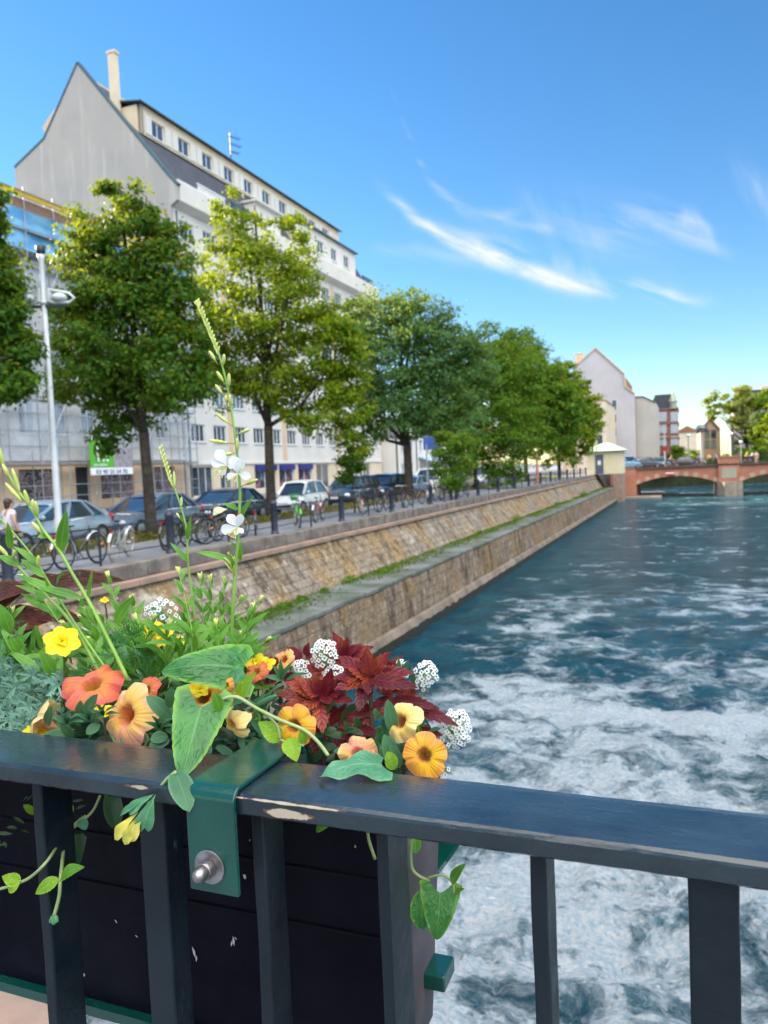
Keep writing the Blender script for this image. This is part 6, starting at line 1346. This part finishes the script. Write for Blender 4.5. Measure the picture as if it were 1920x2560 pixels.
    tips = tips[1:]
    for i, (b, tp) in enumerate(tips): shoot(ml, ms, t, b, tp, .78+.05*math.sin(i*2.3), 12, 20, 78, bend=rr.uniform(-14, 14))
    leafpx(ml, 520, 1575, 395, 1560+10, 30, .75, .74); leafpx(ml, 555, 1580, 440, 1572, 24, .76, .75)
    ml.build('foliage', V_['gaura'], t, smooth=True, fix=False); ms.build('stem', V_['stem'], t, smooth=True); (mb_.build('flower_spike', V_['bud'], t, smooth=True) if mb_.v else None)
    def flower(c, tips, Yf, st):
        mf = MB(); s = sc(*c, Yf)
        for q in tips:
            leafpx(mf, *c, *q, math.hypot(q[0]-c[0], q[1]-c[1])*.62, Yf, Yf-.006, 'obov', arch=.06, fold=.12, n=8, m=3, upv=CAMV(ony(*c, Yf)))
        f = mf.build('blossom', V_['white'], t, smooth=True, fix=False); sm = MB()
        for q in st: sm.tube([ony(*c, Yf-.003), ony(*q, Yf-.008)], .0004, 4); sm.ell(ony(*q, Yf-.008), (.0011,)*3, 6, 4)
        sm.build('stamen', V_['stamen'], f)
    flower((568, 1163), [(541, 1124), (527, 1152), (549, 1188), (577, 1140), (584, 1170)], .752, [(533, 1180), (537, 1186), (545, 1190), (541, 1178), (555, 1193)])
    flower((595, 1184), [(604, 1147), (581, 1139), (566, 1194), (628, 1192)], .748, [(570, 1200), (578, 1198), (602, 1172), (588, 1204)])
    flower((595, 1318), [(569, 1286), (603, 1284), (551, 1326), (609, 1333), (589, 1338)], .750, [(573, 1338), (578, 1342), (583, 1344), (568, 1334), (588, 1346)])
    mf = MB(); leafpx(mf, 568, 1272, 532, 1284, 22, .755, .75, 'obov', fold=.5); leafpx(mf, 568, 1274, 536, 1276, 18, .752, .745, 'obov', fold=-.4); mf.build('blossom', simple('wilted_cream', (.72, .72, .42), rough=.6), t, smooth=True, fix=False)
gaura()
def gaura_left():
    t = pl('gaura_plant', ony(300, 1720, .82), 'leaning wand like plant at the left with pale green buds and no open blossom', 'flowering plant')
    ml, ms, mb_ = MB(), MB(), MB(); C2 = lambda x, y: (x*.3014, 1000+y*.3014)
    Y = .72; strand(ms, [(320, 1700), C2(900, 1990), C2(720, 1640), C2(600, 1440), C2(500, 1260), C2(360, 1080), C2(270, 920), C2(130, 720), C2(0, 480), C2(-30, 380)], Y, .0026, .0012)
    for b, tp in (((190, 850), (42, 685)), ((165, 770), (100, 565)), ((245, 885), (200, 745)), ((290, 950), (268, 822)), ((310, 965), (296, 840)), ((345, 1105), (268, 1015)), ((75, 640), (20, 530)), ((30, 560), (-10, 380)), ((70, 1300), (-20, 1200)), ((110, 1310), (125, 1245)), ((318, 1380), (318, 1290))): bud1(t, ony(*C2(*b), Y), ony(*C2(*tp), Y-.006), 11*sc(60, 1250, Y))
    strand(ms, [(300, 1720), (215, 1600), C2(420, 1540), C2(310, 1350), C2(220, 1230), C2(110, 1100), C2(0, 980), C2(-80, 900)], .73, .0016, .0009)
    strand(ms, [(260, 1700), (180, 1560), C2(400, 1640), C2(280, 1520), C2(150, 1380), C2(90, 1310)], .735, .0024, .0016)
    L = [((505, 1262), (552, 905), 100), ((400, 1125), (308, 1140), 50), ((88, 1240), (62, 1010), 60), ((160, 1370), (-20, 1290), 72), ((330, 1370), (105, 1210), 55), ((340, 1440), (170, 1320), 62), ((385, 1475), (160, 1350), 50), ((560, 1660), (145, 1450), 78), ((700, 1650), (285, 1555), 66), ((420, 1580), (360, 1480), 28), ((830, 1850), (700, 1700), 60), ((730, 1660), (770, 1395), 34), ((470, 1530), (540, 1400), 26)]
    for b, tp, w in L: leafpx(ml, *C2(*b), *C2(*tp), w*.3014*1.1, .725, .712, arch=.06, fold=.22, n=12, m=3, twist=.3)
    for b, tp in (((150, 1560), (60, 1395+50)), ((290, 1700), (200, 1500)), ((250, 1710), (55, 1620)), ((290, 1720), (115, 1640)), ((320, 1700), (250, 1545)), ((330, 1680), (270, 1440)), ((360, 1690), (330, 1500)), ((300, 1700), (160, 1560)), ((40, 1640), (30, 1530)), ((250, 1660), (210, 1530)), ((340, 1690), (290, 1520)), ((300, 1700), (225, 1600)), ((380, 1700), (365, 1600)), ((20, 1700), (-10, 1560))): shoot(ml, ms, t, b, tp, .79+rr.uniform(-.04, .05), 11, 22, 80, bend=rr.uniform(-12, 12))
    for b, tp, w in (((60, 1650), (0, 1590-20), 26), ((135, 1690), (100, 1625), 34), ((100, 1680), (25, 1630), 26), ((105, 1625), (88, 1560), 14), ((290, 1560), (335, 1490), 34), ((250, 1560), (210, 1532), 24), ((25, 1580), (0, 1510), 34), ((55, 1628), (25, 1585), 30)): leafpx(ml, *b, *tp, w, .73, .72)
    ml.build('foliage', V_['gaura'], t, smooth=True, fix=False); ms.build('stem', V_['stem'], t, smooth=True); (mb_.build('flower_spike', V_['bud'], t, smooth=True) if mb_.v else None)
gaura_left()

def leafcloud(ml, box, Yr, n, L0, w, kind='oval', upb=.6, spread=.8, **k):
    x0, x1, y0, y1 = box
    for i in range(n):
        x, y, Y = rr.uniform(x0, x1), rr.uniform(y0, y1), rr.uniform(*Yr); b = ony(x, y, Y); s = sc(x, y, Y); an = rr.uniform(0, 6.28)
        d = (RT*math.cos(an)*spread+Vector((0, -.55, 0))*rr.uniform(0, 1)+Vector((0, 0, upb*rr.uniform(-.3, 1)))); d.normalize()
        leaf(ml, b, b+d*L0*s*rr.uniform(.6, 1.25), w*s*rr.uniform(.7, 1.2), CAMV(b)*.6+Vector((rr.uniform(-.4, .4), 0, .7)), kind, arch=rr.uniform(-.03, .15), fold=rr.uniform(.05, .3), n=6, m=2, **k)
def petunias():
    t = pl('petunia_plant', ony(270, 1840, .74), 'petunia with coral, peach and pale yellow trumpets at the left of the green strap', 'flowering plant')
    def F(c, r, Y, face, m, **k):
        p = ony(*c, Y); return petunia(t, p, r*sc(*c, Y), Vector(face), V_[m], **k)
    F((235, 1722), 78, .70, (.18, -.55, .85), 'p_coral', seed=1, roll=.5, squash=.9, cup=.35)
    F((332, 1792), 84, .685, (-.12, -.93, .38), 'p_peach', seed=2, roll=.2, throat=.9, cup=.45)
    F((372, 1728), 40, .74, (-.2, -.9, .4), 'p_coral', seed=3, roll=.9)
    F((118, 1810), 62, .70, (-.92, -.25, .35), 'p_pale', seed=4, roll=.1, cup=.5)
    ml, ms = MB(), MB()
    leafcloud(ml, (150, 420, 1780, 1850), (.728, .79), 60, 52, 26, upb=.5); leafcloud(ml, (420, 470, 1740, 1850), (.72, .77), 14, 50, 26)
    for b, tp, w in (((168, 1830), (95, 1868), 42), ((215, 1800), (245, 1735), 34), ((250, 1810), (215, 1836), 26), ((120, 1815), (130, 1765), 24), ((200, 1795), (202, 1750), 24), ((430, 1800), (365, 1740), 40), ((320, 1830), (315, 1880), 36), ((420, 1840), (375, 1850), 32), ((425, 1850), (370, 1870), 32), ((180, 1845), (150, 1815), 26), ((520, 1850), (505, 1915), 34), ((540, 1865), (590, 1900), 22), ((600, 1840), (608, 1878), 16), ((425, 1770), (430, 1715), 26)): leafpx(ml, *b, *tp, w, .68, .665, 'oval')
    for c in ((170, 1810), (225, 1800), (400, 1820), (260, 1790)):
        for k in range(9): an = k*.7; leafpx(ml, *c, c[0]+42*math.cos(an), c[1]-30*abs(math.sin(an))-5, 13, .672, .655)
    strand(ms, [(300, 1880), (255, 1800), (210, 1790)], .69, .0016); strand(ms, [(330, 1900), (370, 1850), (345, 1820)], .70, .0016)
    ml.build('foliage', V_['petleaf'], t, smooth=True, fix=False); ms.build('stem', V_['palestem'], t)
    t2 = pl('petunia_plant', ony(650, 1850, .76), 'petunia with amber, golden and papery pale blossoms around the green strap', 'flowering plant')
    t = t2
    def F2(c, r, Y, face, m, **k): return petunia(t2, ony(*c, Y), r*sc(*c, Y), Vector(face), V_[m], **k)
    F2((512, 1745), 66, .705, (.1, -.75, .65), 'p_rust', seed=5, roll=.4)
    F2((560, 1715), 50, .735, (.3, -.7, .65), 'p_rust', seed=15, roll=.9)
    F2((600, 1800), 50, .672, (-.45, -.85, -.25), 'p_pale', seed=6, roll=.2, ruffle=2.0, cup=.7, throat=.9, squash=.85)
    F2((738, 1815), 57, .70, (.05, -.95, .28), 'p_gold', seed=7, roll=.0, throat=.7)
    F2((578, 1712), 18, .68, (-.4, -.9, .1), 'p_gold', seed=8, cup=.9, ruffle=.5)
    F2((642, 1682), 32, .80, (0, -.6, .8), 'p_coral', seed=9); F2((712, 1650), 30, .84, (0, -.8, .6), 'p_peach', seed=10)
    ml, ms = MB(), MB(); leafcloud(ml, (470, 720, 1720, 1860), (.738, .82), 70, 50, 22, upb=.6)
    for b, tp, w in (((640, 1790), (690, 1715), 18), ((650, 1800), (680, 1730), 16), ((660, 1840), (610, 1770), 22), ((680, 1870), (650, 1820), 18)): leafpx(ml, *b, *tp, w, .70, .69)
    bud(ml, ony(630, 1770, .69), ony(692, 1738, .68), 16*sc(660, 1750, .69)); ml.has_uv = True
    ml.build('foliage', V_['petleaf'], t2, smooth=True, fix=False)
    t3 = pl('petunia_plant', ony(970, 1900, .75), 'petunia with golden and pale trumpets at the right end of the planter', 'flowering plant')
    def F3(c, r, Y, face, m, **k): return petunia(t3, ony(*c, Y), r*sc(*c, Y), Vector(face), V_[m], **k)
    F3((1013, 1808), 54, .715, (-.25, -.85, .42), 'p_pale', seed=11, roll=.6, ruffle=1.8, cup=.7, throat=.9)
    F3((1062, 1888), 60, .685, (.12, -.93, .32), 'p_gold', seed=12, roll=.3, throat=.8)
    F3((893, 1885), 50, .70, (.1, -.8, .6), 'p_peach', seed=13, roll=.5, ruffle=1.8)
    F3((925, 1905), 30, .69, (.6, -.75, .2), 'p_peach', seed=14, roll=.2, ruffle=1.8)
    ml = MB(); leafcloud(ml, (860, 1080, 1820, 1915), (.745, .83), 60, 48, 18, upb=.6)
    for b, tp, w in (((985, 1835), (968, 1748), 34), ((990, 1925), (960, 1835), 42), ((1000, 1920), (975, 1860), 30), ((945, 1800), (935, 1770), 16)): leafpx(ml, *b, *tp, w, .71, .70, 'oval')
    ml.build('foliage', V_['petleaf'], t3, smooth=True, fix=False)
petunias()

def coleus():
    t = pl('coleus_plant', ony(860, 1850, .80), 'dark red coleus with serrated orange and crimson leaves above the rail', 'foliage plant'); r_ = np.random.default_rng(21)
    ms = MB()
    def ros(cx, cy_, R_, Y, n, fx=.0, seed=0, squash=.62, a0=0.):
        mb = MB(); c = ony(cx, cy_, Y); s = sc(cx, cy_, Y)
        for k in range(n):
            tier = k//4; an = a0+k*math.pi/2+tier*.78+r_.uniform(-.2, .2); L_ = R_*s*(.86-.15*tier)*r_.uniform(.7, 1.15)
            d = RT*math.cos(an)+Vector((0, 0, 1))*(math.sin(an)*squash+.18+.12*tier)+Vector((0, -1, 0))*(.25+.35*max(0, -math.sin(an)))
            d.normalize(); b = c+Vector((0, 0, 1))*s*7*tier+d*6*s
            leaf(mb, b, b+d*L_, L_*.50, CAMV(c)*.8+Vector((0, 0, .7)), 'coleus', arch=.07-.02*tier, fold=.22, serr=.16, k=8, n=24, m=3, ruf=.03, ph=k, twist=r_.uniform(-.3, .3))
        mb.build('leaf_cluster', V_['coleus'], t, smooth=True, fix=False); ms.tube([c, c-Vector((0, 0, .07))], [.0022, .003], 6)
    ros(860, 1655, 100, .87, 13, seed=1, a0=.3); ros(810, 1690, 80, .85, 12, a0=.8); ros(970, 1690, 70, .84, 10, a0=.8); ros(700, 1700, 85, .84, 9, seed=2, a0=.1); ros(760, 1650, 70, .86, 8, a0=.5)
    ros(802, 1752, 118, .76, 14, seed=3, a0=.35); ros(925, 1705, 122, .78, 15, seed=4, a0=.05); ros(985, 1745, 85, .80, 8, a0=.6); ros(840, 1815, 90, .78, 9, a0=.2); ros(760, 1790, 70, .77, 7, a0=.9); ros(920, 1790, 70, .82, 8, a0=.0)
    mb = MB()
    for b, tp, w in (((980, 1750), (1100, 1772), 40), ((1010, 1760), (1148, 1816), 44), ((1020, 1770), (1090, 1800), 30), ((800, 1820), (790, 1892), 50), ((780, 1780), (774, 1806), 30), ((1030, 1835), (1108, 1838), 40), ((860, 1790), (948, 1790), 16), ((890, 1830), (850, 1850), 30), ((870, 1835), (948, 1830), 46), ((930, 1700), (1045, 1720), 50), ((800, 1750), (735, 1690), 46), ((815, 1745), (830, 1670), 44), ((790, 1745), (690, 1735), 44)): leafpx(mb, *b, *tp, w, .765, .75, 'coleus', serr=.18, k=8, n=24, m=3, fold=.2, arch=.05)
    mb.build('leaf_cluster', V_['coleus'], t, smooth=True, fix=False); ms.build('stem', V_['redstem'], t)
coleus()

def alyssum(label, doms, leaves, Y, root):
    t = pl('alyssum_plant', ony(*root, Y), label, 'flowering plant'); ms, ml = MB(), MB(); r_ = np.random.default_rng(int(root[0]))
    for (cx, cy_, Rp, n, ax) in doms:
        s = sc(cx, cy_, Y); c = ony(cx, cy_, Y); A = Vector(ax).normalized(); mw, me_ = MB(), MB(); core = c-A*Rp*s*.9
        for k in range(n):
            ph = math.acos(1-1.25*(k+.5)/n); th = k*2.39996; a = A.cross(Vector((0, 1, .01))).normalized(); b = A.cross(a)
            d = (A*math.cos(ph)+(a*math.cos(th)+b*math.sin(th))*math.sin(ph)); 
            if d.y > .55: continue
            p = c+d*Rp*s*r_.uniform(.85, 1.15)-A*Rp*s*.4*(ph/1.8)**2; f = (d*.75+CAMV(c)*.6).normalized(); u = f.cross(Vector((0, 0, 1))).normalized(); v = f.cross(u); rot = r_.uniform(0, 1.57); pr = s*r_.uniform(6.0, 8.2)
            for q in range(4):
                an = rot+q*math.pi/2; dd = u*math.cos(an)+v*math.sin(an); leaf(mw, p+dd*pr*.18, p+dd*pr+f*pr*.05, pr*.95, f, 'oval', arch=.05, fold=.05, n=4, m=1)
            me_.ell(p+f*pr*.10, (pr*.24,)*3, 6, 4); ms.tube([core, p-f*pr*.1], .00035, 4)
        cl = mw.build('flower_cluster', V_['white'], t, smooth=True, fix=False); me_.ell(c+A*Rp*s*.85, (Rp*s*.16,)*3, 6, 4); me_.build('flower_eye', V_['eye'], cl); ms.tube([core, core-A*s*30-Vector((0, 0, 25*s))], [.0006, .001], 5)
    for b, tp, w in leaves: leafpx(ml, *b, *tp, w, Y, Y-.01)
    if leaves: ml.build('foliage', V_['petleaf'], t, smooth=True, fix=False)
    ms.build('stem', V_['stem'], t)
alyssum('white alyssum dome rising above the dark red coleus', [(812, 1632, 32, 46, (0, -.3, 1)), (836, 1690, 26, 30, (.3, -.5, .6)), (828, 1735, 20, 16, (0, -.6, .4)), (752, 1668, 16, 14, (-.4, -.5, .5)), (765, 1690, 12, 9, (0, -.6, .5))], [((710, 1700), (660, 1690), 16), ((705, 1700), (700, 1645), 14), ((700, 1705), (735, 1650), 14), ((715, 1700), (770, 1682), 12), ((705, 1700), (680, 1660), 12)], .80, (815, 1800))
alyssum('white alyssum head standing against the dark river at the top right of the bouquet', [(1066, 1680, 28, 30, (.35, -.3, .8)), (1055, 1705, 18, 10, (0, -.6, .2)), (1003, 1660, 10, 6, (0, -.6, .6)), (1005, 1690, 14, 9, (0, -.7, .3))], [((998, 1690), (958, 1662), 15), ((998, 1690), (996, 1640), 14), ((1000, 1690), (1024, 1648), 14), ((1002, 1690), (1026, 1655), 12), ((1003, 1692), (1038, 1678), 13), ((995, 1685), (980, 1660), 10), ((1035, 1700), (1028, 1660), 12), ((1028, 1720), (1042, 1690), 12)], .80, (1000, 1790))
alyssum('white alyssum cluster farthest right, hanging over the river', [(1140, 1812, 36, 50, (.45, -.25, .75)), (1150, 1840, 26, 18, (.4, -.6, .0)), (1120, 1850, 22, 12, (0, -.8, -.1)), (1108, 1925, 14, 6, (0, -.8, 0))], [((1080, 1830), (1040, 1800), 10), ((1078, 1832), (1060, 1795), 9)], .77, (1040, 1860))
alyssum('white alyssum cluster at the back between the green shoots', [(410, 1535, 38, 36, (.2, -.3, .8)), (385, 1530, 22, 14, (-.5, -.4, .6)), (440, 1570, 28, 22, (.4, -.5, .4))], [((430, 1560), (370, 1512), 14), ((440, 1575), (480, 1590), 12)], .84, (440, 1680))

def yellow_flowers():
    t = pl('bidens_plant', ony(200, 1760, .78), 'feathery plant with yellow daisy like blossoms among the green shoots', 'flowering plant'); ms, ml = MB(), MB()
    for i, (cx, cy_, R_, Y, n, sq) in enumerate(((155, 1605, 48, .715, 6, .85), (398, 1590, 42, .80, 5, .9), (366, 1580, 22, .81, 4, 1), (640, 1655, 30, .82, 5, .8), (668, 1660, 24, .82, 4, .8), (258, 1778, 26, .68, 5, .6), (500, 1725, 26, .70, 5, .8), (88, 1830, 38, .70, 4, .5), (445, 1605, 22, .82, 4, .8), (262, 1500, 12, .82, 4, .7))):
        mf = MB(); c = ony(cx, cy_, Y); s = sc(cx, cy_, Y); f = (CAMV(c)+Vector((0, 0, .25))).normalized(); u = f.cross(Vector((0, 0, 1))).normalized(); v = f.cross(u)*-1
        for k in range(n):
            an = k*2*math.pi/n+.4+i; d = u*math.cos(an)+v*math.sin(an)*sq+f*.15; leaf(mf, c, c+d*R_*s, R_*s*.80, f, 'oval', arch=.10, fold=.12, n=8, m=3, ruf=.04, ph=k)
        for k in range(3): an = k*2.1+i; d = u*math.cos(an)+v*math.sin(an)+f*1.0; leaf(mf, c, c+d*R_*s*.34, R_*s*.34, f, 'oval', arch=.2, fold=.3, n=5, m=2)
        b = mf.build('blossom', V_['yellow'], t, smooth=True, fix=False); me_ = MB()
        for k in range(6): me_.tube([c, c+f*R_*s*.22+(u*math.cos(k)+v*math.sin(k))*R_*s*.12], R_*s*.03, 4)
        me_.build('flower_eye', simple('brown_eye_%d' % i, (.25, .10, .01), rough=.8), b); ms = MB(); strand(ms, [(cx+4, cy_+120), (cx+6, cy_+50), (cx, cy_+4)], Y+.004, .0012); ms.build('stem', V_['redstem'], t, smooth=True)
    def fern(cx, cy_, n, R_, Y):
        c = ony(cx, cy_, Y); s = sc(cx, cy_, Y)
        for k in range(n):
            an = rr.uniform(0, 6.28); d = RT*math.cos(an)+Vector((0, -.3, 0))+Vector((0, 0, math.sin(an)*.8+.2)); d.normalize(); L_ = R_*s*rr.uniform(.5, 1); leaf(ml, c, c+d*L_, 3.2*s, CAMV(c), 'lance', n=3, m=1)
            for q in (.45, .65, .85):
                e = c+d*L_*q
                for sg in (-1, 1): d2 = (d+RT*sg*.7*rr.uniform(.5, 1)+Vector((0, 0, rr.uniform(-.3, .5)))).normalized(); leaf(ml, e, e+d2*L_*.3, 2.4*s, CAMV(c), 'lance', n=2, m=1)
    for cx, cy_ in ((310, 1610), (340, 1630), (290, 1640), (260, 1650), (325, 1590), (15, 1560), (5, 1600), (25, 1690), (10, 1720), (170, 1770), (250, 1690), (700, 1870), (950, 1860), (370, 1700)): fern(cx, cy_, 16, 55, rr.uniform(.72, .80))
    ml.build('foliage', V_['fern'], t, smooth=True, fix=False)
    s = pl('silver_plant', ony(60, 1800, .76), 'silvery blue green cut leaf plant spilling at the lower left of the planter', 'foliage plant'); ml = MB()
    for k in range(80):
        x, y = rr.uniform(-30, 165), rr.uniform(1655, 1840); Y = rr.uniform(.70, .80)
        if x+ (1850-y)*.9 > 300 or y > 1850-.25*max(0, x-20)+10: continue
        c = ony(x, y, Y); s_ = sc(x, y, Y)
        for q in range(7):
            an = q*.9+rr.uniform(0, 1); d = (RT*math.cos(an)+Vector((0, -.45, .0))+Vector((0, 0, math.sin(an)*.8+.25))).normalized(); L_ = rr.uniform(26, 40)*s_; leaf(ml, c, c+d*L_, 5.5*s_, CAMV(c), 'lance', n=4, m=1, fold=.3)
            for f_ in (.45, .7):
                for sg in (-1, 1): d2 = (d+RT*sg*.8).normalized(); leaf(ml, c+d*L_*f_, c+d*L_*f_+d2*L_*.38, 4*s_, CAMV(c), 'lance', n=3, m=1)
    ml.build('foliage', V_['silver'], s, smooth=True, fix=False)
    b = pl('bronze_plant', ony(60, 1650, .86), 'plant with large glossy bronze brown leaves behind the shoots at the left', 'foliage plant'); ml = MB()
    for q in (((-40, 1600), (150, 1545), 105), ((100, 1480), (315, 1452), 60), ((-60, 1520), (100, 1470), 70), ((20, 1560), (95, 1640), 90), ((40, 1500), (160, 1440), 60), ((60, 1545), (230, 1560), 50), ((-40, 1560), (60, 1480), 80)): leafpx(ml, *q[0], *q[1], q[2], .86, .84, 'coleus', arch=.1, fold=.15, n=16, m=4, serr=.04, k=14)
    ml.build('foliage', V_['brown'], b, smooth=True, fix=False); ml = MB(); leafpx(ml, 60, 1580, 75, 1665, 85, .85, .82, 'oval'); leafpx(ml, -10, 1690, 55, 1620, 80, .84, .80, 'oval'); ml.build('foliage', V_['dark'], b, smooth=True, fix=False)
yellow_flowers()

def vine():
    t = pl('trailing_vine', ony(560, 1800, .70), 'trailing vine with big puckered heart leaves draped over the strap and rail', 'vine'); ms = MB()
    def one(mk_, *a, name='leaf', **k): mb = MB(); leafpx(mb, *a, **k); return mb.build(name, V_[mk_], t, smooth=True, fix=False)
    one('big', 608, 1672, 402, 1680, 150, .70, .655, kind='heart', lobe=.14, arch=.16, fold=-.22, n=26, m=8, serr=.025, k=7, ruf=.02)
    one('big', 502, 1768, 455, 1945, 158, .63, .583, kind='heart', lobe=.34, arch=.05, fold=-.16, n=28, m=9, serr=.03, k=9, ruf=.025)
    one('petleaf', 436, 1925, 474, 2030, 60, .575, .553, kind='oval', arch=.12, fold=.1, n=14, m=4)
    mb = MB(); b, tp = onz(955, 1912, RZ+.008), onz(797, 1945, RZ+.004); leaf(mb, b, tp, .052, (0, -.25, 1), 'heart', arch=.12, fold=-.12, serr=.03, k=9, n=24, m=8, lobe=.1, ruf=.05); mb.build('leaf', V_['bigpale'], t, smooth=True, fix=False)
    one('lime', 985, 1925, 968, 1878, 34, .665, .66, kind='oval'); one('lime', 702, 1850, 645, 1805, 52, .665, .655, kind='coleus', serr=.06, k=8, n=16); one('lime', 720, 1845, 742, 1905, 50, .66, .65, kind='coleus', serr=.06, k=8, n=16); one('lime', 760, 1860, 752, 1822, 26, .66, .655, kind='oval')
    one('lime', 598, 1740, 640, 1680, 44, .672, .668, kind='heart'); one('bigpale', 585, 1700, 610, 1680, 36, .68, .67, kind='oval'); one('gaura', 550, 1780, 535, 1730, 30, .64, .63, kind='oval')
    strand(ms, [(500, 1770), (545, 1752), (590, 1742), (640, 1770), (700, 1800), (760, 1825), (795, 1855), (820, 1888)], [.64, .645, .65, .655, .655, .655, .652, .64], .0018)
    strand(ms, [(640, 1768), (690, 1810), (700, 1850)], .66, .0013); strand(ms, [(700, 1850), (730, 1858), (760, 1864)], .66, .0012)
    ms2 = MB(); strand(ms2, [(440, 1930), (415, 1950), (385, 1990), (370, 2010)], .57, .0016)
    # wilted hanging blossom
    mw = MB()
    for q in (((385, 1985), (322, 2035), 30), ((390, 1985), (345, 2080), 30), ((385, 1990), (370, 2080), 24), ((380, 1988), (300, 2040), 16)): leafpx(mw, *q[0], *q[1], q[2], .562, .555, 'obov', fold=.6, ruf=.08, ph=1)
    mw.build('wilted_calyx', V_['bigpale'], t, smooth=True, fix=False); mw = MB()
    for q in (((345, 2030), (288, 2100), 30), ((348, 2035), (312, 2112), 28), ((355, 2040), (330, 2105), 24)): leafpx(mw, *q[0], *q[1], q[2], .556, .55, 'obov', fold=.5, ruf=.12, ph=2)
    mw.build('wilted_blossom', simple('faded_yellow', (.55, .50, .08), (.42, .40, .08), .7, 60), t, smooth=True, fix=False)
    ms.build('stem', V_['palestem'], t, smooth=True); ms2.build('stem', V_['palestem'], t, smooth=True)
    t = pl('trailing_vine', ony(160, 2100, .64), 'thin vine strands with small toothed leaves hanging below the rail at the left', 'vine'); ms = MB()
    def on2(mk_, *a, **k): mb = MB(); leafpx(mb, *a, **k); return mb.build('leaf', V_[mk_], t, smooth=True, fix=False)
    strand(ms, [(250, 1990), (230, 2030), (190, 2065), (160, 2090), (120, 2150), (80, 2190), (45, 2208), (0, 2222), (-40, 2228)], [.66, .66, .65, .64, .575, .57, .57, .57, .57], .0016); strand(ms, [(215, 2040), (168, 2085), (152, 2190), (148, 2240), (135, 2290)], [.66, .64, .58, .575, .575], .0019)
    on2('lime', 50, 2210, 5, 2190, 34, .57, .565, kind='coleus', serr=.06); on2('lime', 50, 2200, 22, 2232, 24, .568, .562, kind='oval'); on2('lime', 148, 2198, 88, 2235, 36, .574, .565, kind='coleus', serr=.06, k=8, n=16); on2('gaura', 152, 2195, 212, 2168, 40, .574, .568, kind='coleus', serr=.06, k=8, n=16)
    on2('dark', 188, 2085, 188, 2180, 58, .655, .65, kind='heart'); on2('dark', 275, 1965, 290, 2075, 46, .67, .66, kind='oval'); on2('bigpale', 200, 2050, 215, 2075, 26, .64, .63, kind='oval'); on2('dark', 180, 2060, 155, 2082, 20, .64, .63, kind='oval')
    on2('lime', 85, 2035, 58, 2012, 18, .65, .64, kind='oval'); on2('lime', 178, 2010, 172, 2045, 18, .66, .65, kind='oval')
    mb = MB()
    for k in range(5): bud(mb, ony(137, 2285, .575), ony(124+k*5, 2312-abs(k-2)*3, .575), 11*sc(135, 2300, .575))
    mb.build('bud', V_['bigpale'], t); ms.build('stem', V_['palestem'], t, smooth=True)
    t = pl('trailing_vine', ony(1090, 2200, .74), 'vine with one large green heart leaf hanging at the right end of the planter', 'vine'); ms = MB()
    def on3(mk_, *a, **k): mb = MB(); leafpx(mb, *a, **k); return mb.build('leaf', V_[mk_], t, smooth=True, fix=False)
    strand(ms, [(1035, 2060), (1028, 2120), (1030, 2170), (1050, 2192), (1075, 2202)], .70, .0016); strand(ms, [(1070, 2195), (1105, 2188), (1130, 2205), (1135, 2235)], .70, .0012); strand(ms, [(918, 2060), (922, 2100), (938, 2148)], .68, .0016)
    on3('big', 1100, 2232, 1092, 2350, 112, .705, .69, kind='heart', lobe=.28, n=24, m=8, serr=.03, k=9, fold=-.08, ruf=.02); on3('gaura', 1128, 2208, 1165, 2158, 30, .70, .69); on3('gaura', 1138, 2235, 1162, 2222, 18, .70, .69); on3('big', 1050, 2225, 1058, 2325, 60, .72, .71, kind='oval'); on3('gaura', 1035, 2075, 1040, 2135, 30, .71, .70, kind='oval'); on3('gaura', 790, 2070, 850, 2048, 40, .68, .67, kind='coleus', serr=.08)
    ms.build('stem', V_['palestem'], t, smooth=True)
vine()
def filler():
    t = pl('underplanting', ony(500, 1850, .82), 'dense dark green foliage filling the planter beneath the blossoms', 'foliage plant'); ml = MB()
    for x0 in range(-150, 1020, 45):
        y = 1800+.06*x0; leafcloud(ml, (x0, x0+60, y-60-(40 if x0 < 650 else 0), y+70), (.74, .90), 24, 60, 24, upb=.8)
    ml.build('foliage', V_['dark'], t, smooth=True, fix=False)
    ml = MB(); leafcloud(ml, (-40, 660, 1600, 1760), (.77, .88), 300, 75, 17, upb=1.2, spread=.5); ml.build('foliage', V_['gaura'], t, smooth=True, fix=False)
    ml = MB(); leafcloud(ml, (-20, 220, 1990, 2120), (.665, .685), 30, 30, 8, upb=.5); ml.build('foliage', V_['dark'], t, smooth=True, fix=False)
filler()
